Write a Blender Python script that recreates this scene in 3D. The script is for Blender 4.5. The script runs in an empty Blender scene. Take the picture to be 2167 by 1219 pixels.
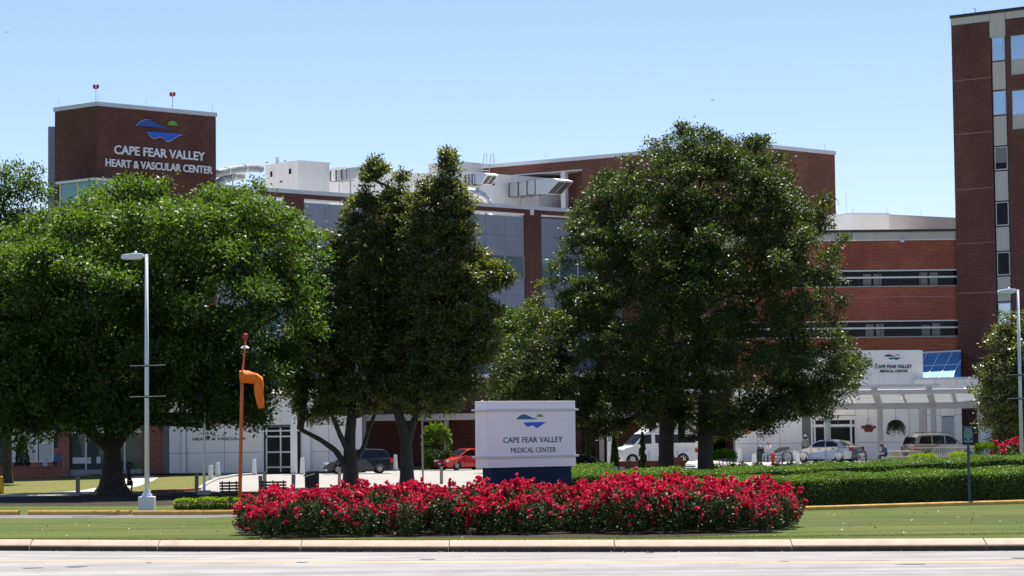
import bpy, bmesh, math, random
import numpy as np
from mathutils import Matrix, Vector
R = math.radians
sc = bpy.context.scene
col = sc.collection
random.seed(7)

# ------------------------------------------------------------------ camera, sky, sun, exposure
FPX, CX, CY, EYE = 5000.0, 1083.5, 609.5, 3.0      # focal length in photo pixels, photo centre, eye height above the lawn
PITCH, ROLL = math.atan(293.5 / FPX), 0.0115
f0 = Vector((0, math.cos(PITCH), math.sin(PITCH))); u0 = Vector((0, -math.sin(PITCH), math.cos(PITCH))); r0 = Vector((1, 0, 0))
UP = (u0 * math.cos(ROLL) + r0 * math.sin(ROLL)); RT = (r0 * math.cos(ROLL) - u0 * math.sin(ROLL)); FW = f0
EYEP = Vector((0, 0, EYE))
camd = bpy.data.cameras.new('camera'); cam = bpy.data.objects.new('camera', camd); col.objects.link(cam)
camd.sensor_width = 36; camd.lens = 36 * FPX / 2167; camd.clip_start = 0.5; camd.clip_end = 6000
m = Matrix((RT, UP, -FW)).transposed().to_4x4(); m.translation = EYEP
cam.matrix_world = m
sc.camera = cam

SUN_EL, SUN_AZ = R(65), R(14)                        # azimuth measured from +Y (behind the buildings) towards +X
sd = Vector((math.sin(SUN_AZ) * math.cos(SUN_EL), math.cos(SUN_AZ) * math.cos(SUN_EL), math.sin(SUN_EL)))
w = bpy.data.worlds.new('World'); sc.world = w; w.use_nodes = True
nt = w.node_tree
bg = nt.nodes['Background']
sky = nt.nodes.new('ShaderNodeTexSky'); sky.sky_type = 'NISHITA'; sky.sun_disc = False
sky.sun_elevation = SUN_EL; sky.sun_rotation = SUN_AZ
sky.altitude = 100; sky.air_density = 1.0; sky.dust_density = 0.0; sky.ozone_density = 3.8
tint = nt.nodes.new('ShaderNodeVectorMath'); tint.operation = 'MULTIPLY'; tint.inputs[1].default_value = (1.03, 0.945, 1.03)   # the camera's white balance
nt.links.new(sky.outputs[0], tint.inputs[0]); nt.links.new(tint.outputs[0], bg.inputs[0]); bg.inputs[1].default_value = 0.068
sun = bpy.data.lights.new('sun', 'SUN'); sun.energy = 4.7; sun.angle = R(0.53); sun.color = (1, 0.95, 0.87)
so = bpy.data.objects.new('sun', sun); col.objects.link(so); so.rotation_euler = sd.to_track_quat('Z', 'Y').to_euler(); so.location = (0, 0, 60)
vs = sc.view_settings
vs.view_transform = 'Standard'; vs.look = 'None'; vs.gamma = 1; vs.use_curve_mapping = False
vs.exposure = 1.10
sc.render.engine = 'CYCLES'
sc.cycles.use_denoising = True
sc.cycles.max_bounces = 6; sc.cycles.diffuse_bounces = 3; sc.cycles.glossy_bounces = 3; sc.cycles.transmission_bounces = 4; sc.cycles.transparent_max_bounces = 6

# ------------------------------------------------------------------ photo geometry: a pixel and a distance give a place
def ray(px, py): return FW + RT * ((px - CX) / FPX) - UP * ((py - CY) / FPX)
def at(px, py, Y):
    d = ray(px, py); return EYEP + d * (Y / d.y)
def gnd(px, py, z=0.0):
    d = ray(px, py); return EYEP + d * ((z - EYE) / d.z)
def project(p):
    v = Vector(p) - EYEP; d = v.dot(FW); return CX + FPX * v.dot(RT) / d, CY - FPX * v.dot(UP) / d
def hz(px): return 903 - (px - CX) * math.tan(ROLL)
class Wall:
    """a vertical plane; local x along it, local -y out of it towards the viewer, local z up"""
    def __init__(s, A, B):
        s.o = Vector((A[0], A[1], 0)); d = Vector((B[0] - A[0], B[1] - A[1], 0)); s.L = d.length; s.d = d / s.L
        s.n = Vector((s.d.y, -s.d.x, 0)); s.rot = math.atan2(s.d.y, s.d.x)
        s.M = Matrix.Translation(s.o) @ Matrix.Rotation(s.rot, 4, 'Z')
    def hit(s, px, py):
        r = ray(px, py); t = (s.o - EYEP).dot(s.n) / r.dot(s.n); p = EYEP + r * t
        return (p - s.o).dot(s.d), p.z
    def u(s, px, py): return s.hit(px, py)[0]
    def z(s, px, py): return s.hit(px, py)[1]
    def shifted(s, k):
        o = s.o - s.n * k; return Wall((o.x, o.y), (o.x + s.d.x * s.L, o.y + s.d.y * s.L))
def wall_px(pa, ya, pb, yb, row=700):
    a = at(pa, row, ya); b = at(pb, row, yb); return Wall((a.x, a.y), (b.x, b.y))

# ------------------------------------------------------------------ object helpers
WM = {}
def tag(o, label=None, cat=None, group=None, kind=None):
    if label: o['label'] = label
    if cat: o['category'] = cat
    if group: o['group'] = group
    if kind: o['kind'] = kind
    return o
def link(o, parent=None, M=None):
    M = M or Matrix.Identity(4)
    col.objects.link(o)
    if parent is not None:
        o.parent = parent; o.matrix_parent_inverse = WM[parent.name].inverted()
    o.matrix_basis = M; WM[o.name] = M
    return o
def thing(name, label, cat, loc=(0, 0, 0), rotz=0, group=None):
    o = bpy.data.objects.new(name, None); o.empty_display_size = 0.2
    link(o, None, Matrix.Translation(Vector(loc)) @ Matrix.Rotation(rotz, 4, 'Z'))
    return tag(o, label, cat, group)
def copy_thing(root, loc, rotz=0, label=None, group=None, scale=1.0):
    def build(o, par):
        c = o.copy(); col.objects.link(c)
        if par is not None: c.parent = par
        for ch in CH.get(o.name, []): build(ch, c)
        return c
    CH = {}
    for k in bpy.data.objects:
        if k.parent: CH.setdefault(k.parent.name, []).append(k)
    r = build(root, None)
    r.matrix_basis = Matrix.Translation(Vector(loc)) @ Matrix.Rotation(rotz, 4, 'Z') @ Matrix.Scale(scale, 4)
    if label: r['label'] = label
    if group: r['group'] = group
    return r
class MB:
    def __init__(s): s.v = []; s.f = []; s.m = []
    def add(s, vs, fs, mi=0):
        b = len(s.v); s.v += [tuple(p) for p in vs]; s.f += [tuple(b + i for i in f) for f in fs]; s.m += [mi] * len(fs); return s
    def box(s, x0, x1, y0, y1, z0, z1, mi=0):
        if x0 > x1: x0, x1 = x1, x0
        if y0 > y1: y0, y1 = y1, y0
        if z0 > z1: z0, z1 = z1, z0
        return s.add([(x0, y0, z0), (x1, y0, z0), (x1, y1, z0), (x0, y1, z0), (x0, y0, z1), (x1, y0, z1), (x1, y1, z1), (x0, y1, z1)],
                     [(0, 3, 2, 1), (4, 5, 6, 7), (0, 1, 5, 4), (1, 2, 6, 5), (2, 3, 7, 6), (3, 0, 4, 7)], mi)
    def obox(s, c, ax, half, mi=0):
        c = Vector(c); a, b, d = [Vector(k) * h for k, h in zip(ax, half)]
        P = [c - a - b - d, c + a - b - d, c + a + b - d, c - a + b - d, c - a - b + d, c + a - b + d, c + a + b + d, c - a + b + d]
        return s.add(P, [(0, 3, 2, 1), (4, 5, 6, 7), (0, 1, 5, 4), (1, 2, 6, 5), (2, 3, 7, 6), (3, 0, 4, 7)], mi)
    def bar(s, p, q, wd, th, up=(0, 0, 1), mi=0):
        p = Vector(p); q = Vector(q); d = (q - p); L = d.length; d.normalize(); up = Vector(up)
        a = d.cross(up); a = a.normalized() if a.length > 1e-4 else Vector((1, 0, 0)); b = a.cross(d).normalized()
        return s.obox((p + q) / 2, (d, a, b), (L / 2, wd / 2, th / 2), mi)
    def tube(s, pts, rad, n=8, cap=True, mi=0):
        pts = [Vector(p) for p in pts]
        if not hasattr(rad, '__len__'): rad = [rad] * len(pts)
        vs = []; fs = []; ref = None
        for i, p in enumerate(pts):
            d = (pts[min(i + 1, len(pts) - 1)] - pts[max(i - 1, 0)])
            d = d.normalized() if d.length > 1e-6 else Vector((0, 0, 1))
            if ref is None: ref = Vector((1, 0, 0)) if abs(d.x) < 0.8 else Vector((0, 1, 0))
            a = (ref - d * ref.dot(d)).normalized(); b = d.cross(a); ref = a
            for k in range(n):
                t = 2 * math.pi * k / n; vs.append(p + (a * math.cos(t) + b * math.sin(t)) * rad[i])
        for i in range(len(pts) - 1):
            for k in range(n):
                fs.append((i * n + k, i * n + (k + 1) % n, (i + 1) * n + (k + 1) % n, (i + 1) * n + k))
        if cap:
            fs.append(tuple(range(n))[::-1]); fs.append(tuple((len(pts) - 1) * n + k for k in range(n)))
        return s.add(vs, fs, mi)
    def lathe(s, prof, n=16, c=(0, 0, 0), mi=0):
        vs = []; fs = []
        for r_, z in prof:
            for k in range(n):
                t = 2 * math.pi * k / n; vs.append((c[0] + r_ * math.cos(t), c[1] + r_ * math.sin(t), c[2] + z))
        for i in range(len(prof) - 1):
            for k in range(n): fs.append((i * n + k, i * n + (k + 1) % n, (i + 1) * n + (k + 1) % n, (i + 1) * n + k))
        fs.append(tuple(range(n))[::-1]); fs.append(tuple((len(prof) - 1) * n + k for k in range(n)))
        return s.add(vs, fs, mi)
    def prism_xz(s, poly, y0, y1, mi=0):
        n = len(poly); vs = [(x, y0, z) for x, z in poly] + [(x, y1, z) for x, z in poly]
        fs = [tuple(range(n)), tuple(range(2 * n - 1, n - 1, -1))] + [(i, i + n, (i + 1) % n + n, (i + 1) % n) for i in range(n)]
        return s.add(vs, fs, mi)
    def prism_xy(s, poly, z0, z1, mi=0):
        n = len(poly); vs = [(x, y, z0) for x, y in poly] + [(x, y, z1) for x, y in poly]
        fs = [tuple(range(n - 1, -1, -1)), tuple(range(n, 2 * n))] + [(i, (i + 1) % n, (i + 1) % n + n, i + n) for i in range(n)]
        return s.add(vs, fs, mi)
    def mesh(s, name, mats, smooth=False):
        me = bpy.data.meshes.new(name); me.from_pydata(s.v, [], s.f)
        for mt in (mats if isinstance(mats, (list, tuple)) else [mats]): me.materials.append(mt)
        if any(s.m): me.polygons.foreach_set('material_index', s.m)
        if smooth: me.polygons.foreach_set('use_smooth', [True] * len(me.polygons))
        me.update(); return me
    def build(s, name, mats, parent=None, M=None, smooth=False, bevel=0, seg=2, fix=True):
        me = s.mesh(name, mats, smooth)
        if fix:
            bm = bmesh.new(); bm.from_mesh(me); bmesh.ops.recalc_face_normals(bm, faces=bm.faces); bm.to_mesh(me); bm.free()
        o = bpy.data.objects.new(name, me)
        if bevel:
            b = o.modifiers.new('bevel', 'BEVEL'); b.width = bevel; b.segments = seg; b.limit_method = 'ANGLE'; b.angle_limit = R(35)
            if smooth:
                pass
        return link(o, parent, M)
def inst(name, me, parent, M):
    return link(bpy.data.objects.new(name, me), parent, M)

# ------------------------------------------------------------------ materials
MT = {}
def mat(name, c, rough=0.6, metal=0.0, var=0.12, vscale=3.0, bump=0.0, bscale=40.0, spec=0.5, streak=0.0, emit=None, trans=0.0, alpha=1.0):
    if name in MT: return MT[name]
    mt = bpy.data.materials.new(name); mt.use_nodes = True; n = mt.node_tree; L = n.links
    b = n.nodes['Principled BSDF']; b.inputs['Roughness'].default_value = rough; b.inputs['Metallic'].default_value = metal
    b.inputs['Specular IOR Level'].default_value = spec
    b.inputs['Base Color'].default_value = (*c, 1)
    if trans: b.inputs['Transmission Weight'].default_value = trans
    if alpha < 1: b.inputs['Alpha'].default_value = alpha
    if var or bump:
        tc = n.nodes.new('ShaderNodeTexCoord')
    if var:
        nz = n.nodes.new('ShaderNodeTexNoise'); nz.inputs['Scale'].default_value = vscale; nz.inputs['Detail'].default_value = 6; nz.inputs['Roughness'].default_value = 0.65
        mp = n.nodes.new('ShaderNodeMapping'); L.new(tc.outputs['Object'], mp.inputs[0])
        if streak: mp.inputs['Scale'].default_value = (1, 1, 1 - streak)
        L.new(mp.outputs[0], nz.inputs[0])
        mr = n.nodes.new('ShaderNodeMapRange'); mr.inputs[1].default_value = 0.3; mr.inputs[2].default_value = 0.7; mr.inputs[3].default_value = 1 - var; mr.inputs[4].default_value = 1 + var
        L.new(nz.outputs[0], mr.inputs[0])
        mx = n.nodes.new('ShaderNodeVectorMath'); mx.operation = 'SCALE'; mx.inputs[0].default_value = c
        L.new(mr.outputs[0], mx.inputs['Scale']); L.new(mx.outputs[0], b.inputs['Base Color'])
    if bump:
        n2 = n.nodes.new('ShaderNodeTexNoise'); n2.inputs['Scale'].default_value = bscale; n2.inputs['Detail'].default_value = 4
        L.new(tc.outputs['Object'], n2.inputs[0])
        bp = n.nodes.new('ShaderNodeBump'); bp.inputs['Strength'].default_value = bump; bp.inputs['Distance'].default_value = 0.02
        L.new(n2.outputs[0], bp.inputs['Height']); L.new(bp.outputs[0], b.inputs['Normal'])
    MT[name] = mt; return mt

def brick(name, c1, c2, mortar, bw=0.30, rh=0.10, ms=0.012, stain=0.38):
    mt = bpy.data.materials.new(name); mt.use_nodes = True; n = mt.node_tree; L = n.links
    b = n.nodes['Principled BSDF']; b.inputs['Roughness'].default_value = 0.85; b.inputs['Specular IOR Level'].default_value = 0.25
    tc = n.nodes.new('ShaderNodeTexCoord'); sp = n.nodes.new('ShaderNodeSeparateXYZ'); L.new(tc.outputs['Object'], sp.inputs[0])
    ad = n.nodes.new('ShaderNodeMath'); ad.operation = 'ADD'; L.new(sp.outputs[0], ad.inputs[0]); L.new(sp.outputs[1], ad.inputs[1])
    cb = n.nodes.new('ShaderNodeCombineXYZ'); L.new(ad.outputs[0], cb.inputs[0]); L.new(sp.outputs[2], cb.inputs[1])
    bt = n.nodes.new('ShaderNodeTexBrick'); bt.inputs['Scale'].default_value = 1; bt.inputs['Brick Width'].default_value = bw; bt.inputs['Row Height'].default_value = rh
    bt.inputs['Mortar Size'].default_value = ms; bt.inputs['Color1'].default_value = (*c1, 1); bt.inputs['Color2'].default_value = (*c2, 1); bt.inputs['Mortar'].default_value = (*mortar, 1); bt.inputs['Bias'].default_value = 0.0
    L.new(cb.outputs[0], bt.inputs['Vector'])
    # big soft weather stains and small patches of odd bricks
    nz = n.nodes.new('ShaderNodeTexNoise'); nz.inputs['Scale'].default_value = 0.22; nz.inputs['Detail'].default_value = 8; nz.inputs['Roughness'].default_value = 0.7
    L.new(tc.outputs['Object'], nz.inputs[0])
    mr = n.nodes.new('ShaderNodeMapRange'); mr.inputs[1].default_value = 0.3; mr.inputs[2].default_value = 0.7; mr.inputs[3].default_value = 1 - stain; mr.inputs[4].default_value = 1 + stain
    L.new(nz.outputs[0], mr.inputs[0])
    mx = n.nodes.new('ShaderNodeVectorMath'); mx.operation = 'SCALE'; L.new(bt.outputs[0], mx.inputs[0]); L.new(mr.outputs[0], mx.inputs['Scale']); L.new(mx.outputs[0], b.inputs['Base Color'])
    bp = n.nodes.new('ShaderNodeBump'); bp.inputs['Strength'].default_value = 0.5; bp.inputs['Distance'].default_value = 0.01; bp.invert = True
    L.new(bt.outputs['Fac'], bp.inputs['Height']); L.new(bp.outputs[0], b.inputs['Normal'])
    return mt

def leafmat(name, ramp, rough=0.4, trans=0.35, tcol=None, spec=0.5, under=None):
    """ramp: colours for tone 0..1; the tone is stored per leaf"""
    mt = bpy.data.materials.new(name); mt.use_nodes = True; n = mt.node_tree; L = n.links
    b = n.nodes['Principled BSDF']; b.inputs['Roughness'].default_value = rough; b.inputs['Specular IOR Level'].default_value = spec
    at_ = n.nodes.new('ShaderNodeAttribute'); at_.attribute_name = 'tone'
    cr = n.nodes.new('ShaderNodeValToRGB'); e = cr.color_ramp.elements
    for i, c in enumerate(ramp):
        p = i / (len(ramp) - 1)
        if i < 2: el = e[i]; el.position = p if i == 0 else 1.0
        if i == 0: el.color = (*c, 1)
    while len(e) > 1: e.remove(e[-1])
    for i, c in enumerate(ramp):
        if i == 0: continue
        el = e.new(i / (len(ramp) - 1)); el.color = (*c, 1)
    L.new(at_.outputs['Fac'], cr.inputs[0]); L.new(cr.outputs[0], b.inputs['Base Color'])
    if under:                                                  # leaves with a rusty felted underside
        ge = n.nodes.new('ShaderNodeNewGeometry'); mu_ = n.nodes.new('ShaderNodeMix'); mu_.data_type = 'RGBA'; mu_.inputs['B'].default_value = (*under, 1)
        L.new(ge.outputs['Backfacing'], mu_.inputs['Factor']); L.new(cr.outputs[0], mu_.inputs['A']); L.new(mu_.outputs['Result'], b.inputs['Base Color'])
    if trans:
        tr = n.nodes.new('ShaderNodeBsdfTranslucent'); mx = n.nodes.new('ShaderNodeMixShader'); mx.inputs[0].default_value = trans
        k = n.nodes.new('ShaderNodeVectorMath'); k.operation = 'MULTIPLY'; k.inputs[1].default_value = tcol or (1.3, 1.5, 0.5)
        L.new(cr.outputs[0], k.inputs[0]); L.new(k.outputs[0], tr.inputs[0])
        L.new(b.outputs[0], mx.inputs[1]); L.new(tr.outputs[0], mx.inputs[2]); L.new(mx.outputs[0], n.nodes['Material Output'].inputs[0])
    return mt

CANW = None
def frost_mat():
    mt = bpy.data.materials.new('frosted_glass'); mt.use_nodes = True; n = mt.node_tree; L = n.links; b = n.nodes['Principled BSDF']; b.inputs['Base Color'].default_value = (0.5, 0.53, 0.56, 1); b.inputs['Roughness'].default_value = 0.2
    t = n.nodes.new('ShaderNodeBsdfTranslucent'); t.inputs[0].default_value = (0.75, 0.77, 0.78, 1); x = n.nodes.new('ShaderNodeMixShader'); x.inputs[0].default_value = 0.40
    L.new(b.outputs[0], x.inputs[1]); L.new(t.outputs[0], x.inputs[2]); L.new(x.outputs[0], n.nodes['Material Output'].inputs[0]); return mt
def ground_mat(name, c1, c2, c3, s1=0.35, s2=6.0, stripe=0.0, rough=0.9, bump=0.3):
    mt = bpy.data.materials.new(name); mt.use_nodes = True; n = mt.node_tree; L = n.links
    b = n.nodes['Principled BSDF']; b.inputs['Roughness'].default_value = rough; b.inputs['Specular IOR Level'].default_value = 0.2
    tc = n.nodes.new('ShaderNodeTexCoord')
    a = n.nodes.new('ShaderNodeTexNoise'); a.inputs['Scale'].default_value = s1; a.inputs['Detail'].default_value = 8; a.inputs['Roughness'].default_value = 0.7; L.new(tc.outputs['Object'], a.inputs[0])
    d = n.nodes.new('ShaderNodeTexNoise'); d.inputs['Scale'].default_value = s2; d.inputs['Detail'].default_value = 6; d.inputs['Roughness'].default_value = 0.8; L.new(tc.outputs['Object'], d.inputs[0])
    cr = n.nodes.new('ShaderNodeValToRGB'); e = cr.color_ramp.elements; e[0].position = 0.40; e[0].color = (*c1, 1); e[1].position = 0.60; e[1].color = (*c2, 1)
    L.new(a.outputs[0], cr.inputs[0])
    mr = n.nodes.new('ShaderNodeMapRange'); mr.inputs[1].default_value = 0.45; mr.inputs[2].default_value = 0.75; L.new(d.outputs[0], mr.inputs[0])
    mx = n.nodes.new('ShaderNodeMix'); mx.data_type = 'RGBA'; mx.inputs['B'].default_value = (*c3, 1); L.new(mr.outputs[0], mx.inputs['Factor']); L.new(cr.outputs[0], mx.inputs['A'])
    out = mx.outputs['Result']
    if stripe:
        mp = n.nodes.new('ShaderNodeMapping'); mp.inputs['Scale'].default_value = (0.03, 0.9, 1); mp.inputs['Rotation'].default_value = (0, 0, 0.04); L.new(tc.outputs['Object'], mp.inputs[0])
        wv = n.nodes.new('ShaderNodeTexNoise'); wv.inputs['Scale'].default_value = 1.6; wv.inputs['Detail'].default_value = 5; L.new(mp.outputs[0], wv.inputs[0])
        m2 = n.nodes.new('ShaderNodeMapRange'); m2.inputs[1].default_value = 0.40; m2.inputs[2].default_value = 0.60; m2.inputs[3].default_value = 1 - stripe; m2.inputs[4].default_value = 1 + stripe
        L.new(wv.outputs[0], m2.inputs[0])
        sc_ = n.nodes.new('ShaderNodeVectorMath'); sc_.operation = 'SCALE'; L.new(out, sc_.inputs[0]); L.new(m2.outputs[0], sc_.inputs['Scale']); out = sc_.outputs[0]
    L.new(out, b.inputs['Base Color'])
    bp = n.nodes.new('ShaderNodeBump'); bp.inputs['Strength'].default_value = bump; bp.inputs['Distance'].default_value = 0.03; L.new(d.outputs[0], bp.inputs['Height']); L.new(bp.outputs[0], b.inputs['Normal'])
    return mt

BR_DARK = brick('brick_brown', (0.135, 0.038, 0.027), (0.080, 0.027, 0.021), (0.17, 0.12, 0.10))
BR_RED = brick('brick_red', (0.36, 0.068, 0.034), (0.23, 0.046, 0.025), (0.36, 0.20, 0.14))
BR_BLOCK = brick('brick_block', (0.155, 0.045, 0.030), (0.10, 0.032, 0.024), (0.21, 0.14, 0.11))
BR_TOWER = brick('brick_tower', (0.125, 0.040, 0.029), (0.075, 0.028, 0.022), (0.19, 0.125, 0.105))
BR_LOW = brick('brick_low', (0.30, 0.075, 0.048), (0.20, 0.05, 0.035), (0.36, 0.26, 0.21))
WHITE = mat('white_paint', (0.78, 0.78, 0.77), 0.5, var=0.05, vscale=0.8, streak=0.7)
PANELW = mat('white_panel', (0.88, 0.85, 0.80), 0.55, var=0.07, vscale=0.6, streak=0.7)
GREYP = mat('grey_panel', (0.25, 0.28, 0.36), 0.45, var=0.07, vscale=0.7, streak=0.7)
TRIM = mat('metal_trim', (0.58, 0.61, 0.66), 0.4, var=0.06)
UNITW = mat('unit_white', (0.70, 0.69, 0.67), 0.5, var=0.07, vscale=1.2, streak=0.85)
BEIGE = mat('beige_panel', (0.50, 0.48, 0.42), 0.6, var=0.08, vscale=0.9, streak=0.7)
GALV = mat('galvanised', (0.55, 0.57, 0.58), 0.38, 0.7, var=0.12, vscale=4)
DARK = mat('dark_metal', (0.02, 0.021, 0.024), 0.5, var=0.1)
BLACKV = mat('dark_void', (0.012, 0.012, 0.014), 0.9, var=0)
GLASSD = mat('glass_dark', (0.010, 0.012, 0.014), 0.08, var=0, spec=0.12)
GLASSB = mat('glass_sky', (0.42, 0.52, 0.62), 0.06, 0.85, var=0.05, vscale=0.7)
GLASSG = mat('glass_green', (0.16, 0.27, 0.29), 0.08, 0.5, var=0.06)
GLASSC = mat('glass_pale', (0.42, 0.47, 0.46), 0.1, 0.0, var=0.1, vscale=1.5)
SKYL = mat('skylight_blue', (0.09, 0.34, 0.66), 0.45, 0.0, var=0.05, spec=0.2)
FROST = frost_mat()
BLIND = mat('blind', (0.20, 0.19, 0.17), 0.7, var=0.1)
CONC = mat('concrete', (0.37, 0.295, 0.215), 0.85, var=0.16, vscale=2.2, bump=0.25, bscale=60)
CONCL = mat('concrete_pale', (0.38, 0.36, 0.335), 0.85, var=0.12, vscale=1.5, bump=0.15, bscale=60)
YEL = mat('kerb_yellow', (0.60, 0.37, 0.09), 0.8, var=0.28, vscale=5, bump=0.2)
YELP = mat('yellow_paint', (0.75, 0.45, 0.02), 0.5, var=0.1)
ROADM = ground_mat('road_asphalt', (0.225, 0.215, 0.207), (0.285, 0.272, 0.262), (0.18, 0.173, 0.168), 0.5, 30, stripe=0.15, rough=0.85, bump=0.1)
DRIVE = ground_mat('drive_concrete', (0.275, 0.262, 0.245), (0.325, 0.308, 0.288), (0.24, 0.23, 0.217), 0.3, 18, rough=0.85, bump=0.1)
LAWN = ground_mat('lawn_grass', (0.048, 0.080, 0.005), (0.080, 0.085, 0.010), (0.037, 0.062, 0.004), 0.22, 9, stripe=0.30, bump=0.6)
LAWNY = ground_mat('lawn_dry', (0.095, 0.115, 0.016), (0.145, 0.125, 0.03), (0.07, 0.088, 0.012), 0.3, 8, bump=0.6)
MULCH = ground_mat('mulch', (0.024, 0.018, 0.012), (0.04, 0.028, 0.018), (0.016, 0.012, 0.009), 0.8, 14, bump=0.9)
PAINT_O = mat('line_orange', (0.62, 0.40, 0.18), 0.8, var=0.25, vscale=8)
PAINT_W = mat('line_white', (0.62, 0.62, 0.61), 0.8, var=0.2, vscale=8)
WOODG = mat('post_wood', (0.27, 0.25, 0.21), 0.85, var=0.25, vscale=9, bump=0.3)
BARK = mat('bark', (0.045, 0.038, 0.030), 0.95, var=0.35, vscale=6, bump=0.9, bscale=14)
BARKM = mat('bark_magnolia', (0.060, 0.052, 0.044), 0.95, var=0.3, vscale=6, bump=0.6, bscale=14)
ORANGE = mat('orange_pole', (0.68, 0.13, 0.025), 0.5, var=0.15, vscale=8)
SOCK = mat('sock_fabric', (0.92, 0.19, 0.012), 0.75, var=0.1, vscale=6)
REDP = mat('red_paint', (0.40, 0.015, 0.015), 0.4, var=0.1)
SIGNW = mat('sign_white', (0.92, 0.90, 0.90), 0.4, var=0.03, vscale=1.0)
NAVY = mat('navy_base', (0.010, 0.024, 0.062), 0.6, var=0.1, spec=0.15)
TXT = mat('letter_blue', (0.010, 0.070, 0.160), 0.4, var=0)
TXTN = mat('letter_navy', (0.015, 0.018, 0.06), 0.4, var=0)
LETW = mat('letter_white', (0.80, 0.80, 0.82), 0.4, var=0)
LG_HILL = mat('logo_hill', (0.012, 0.115, 0.22), 0.4, var=0)
LG_HILLB = mat('logo_hill_blue', (0.015, 0.075, 0.33), 0.4, var=0)
LG_SUN = mat('logo_sun', (0.12, 0.36, 0.02), 0.4, var=0)
LG_WAT = mat('logo_water', (0.02, 0.11, 0.62), 0.4, var=0)
BLUES = mat('sign_blue', (0.01, 0.055, 0.095), 0.5, var=0.05)
RUB = mat('tyre', (0.015, 0.015, 0.016), 0.85, var=0.1)
RIM = mat('rim', (0.50, 0.51, 0.53), 0.3, 0.8, var=0)
CHROME = mat('chrome', (0.7, 0.7, 0.72), 0.15, 0.95, var=0)
CGLASS = mat('car_glass', (0.010, 0.012, 0.014), 0.05, var=0, spec=0.35)
TAIL = mat('tail_red', (0.45, 0.02, 0.01), 0.2, var=0)
HEADL = mat('headlight', (0.75, 0.76, 0.78), 0.1, var=0)

# ------------------------------------------------------------------ foliage helpers
def leaf_mesh(name, C, size, asp, mt, seed, tone, up=0.3, out=None, curl=0.15, jit=0.35):
    """one quad-pair leaf per row of C (N,3); tone (N,) picks the leaf's colour"""
    rng = np.random.default_rng(seed); N = len(C)
    t = rng.normal(size=(N, 3))
    if out is not None: t += out * 0.9
    t /= np.linalg.norm(t, axis=1)[:, None] + 1e-9
    n = rng.normal(size=(N, 3)); n[:, 2] += up * 3
    b = np.cross(t, n); b /= np.linalg.norm(b, axis=1)[:, None] + 1e-9
    n = np.cross(b, t)
    L = size * (1 + jit * rng.uniform(-1, 1, N))[:, None]; Wd = L * asp * 0.5
    v = np.empty((N, 4, 3), np.float32)
    v[:, 0] = C - t * L * 0.5
    v[:, 1] = C + b * Wd + n * L * curl * 0.5
    v[:, 2] = C + t * L * 0.5 - n * L * curl
    v[:, 3] = C - b * Wd + n * L * curl * 0.5
    me = bpy.data.meshes.new(name)
    me.vertices.add(4 * N); me.vertices.foreach_set('co', v.reshape(-1))
    me.loops.add(4 * N); me.loops.foreach_set('vertex_index', np.arange(4 * N, dtype=np.int32))
    me.polygons.add(N); me.polygons.foreach_set('loop_start', np.arange(0, 4 * N, 4, dtype=np.int32)); me.polygons.foreach_set('loop_total', np.full(N, 4, np.int32))
    a = me.attributes.new('tone', 'FLOAT', 'FACE'); a.data.foreach_set('value', np.clip(tone, 0, 1).astype(np.float32))
    me.materials.append(mt); me.update(calc_edges=True)
    return me

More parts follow.
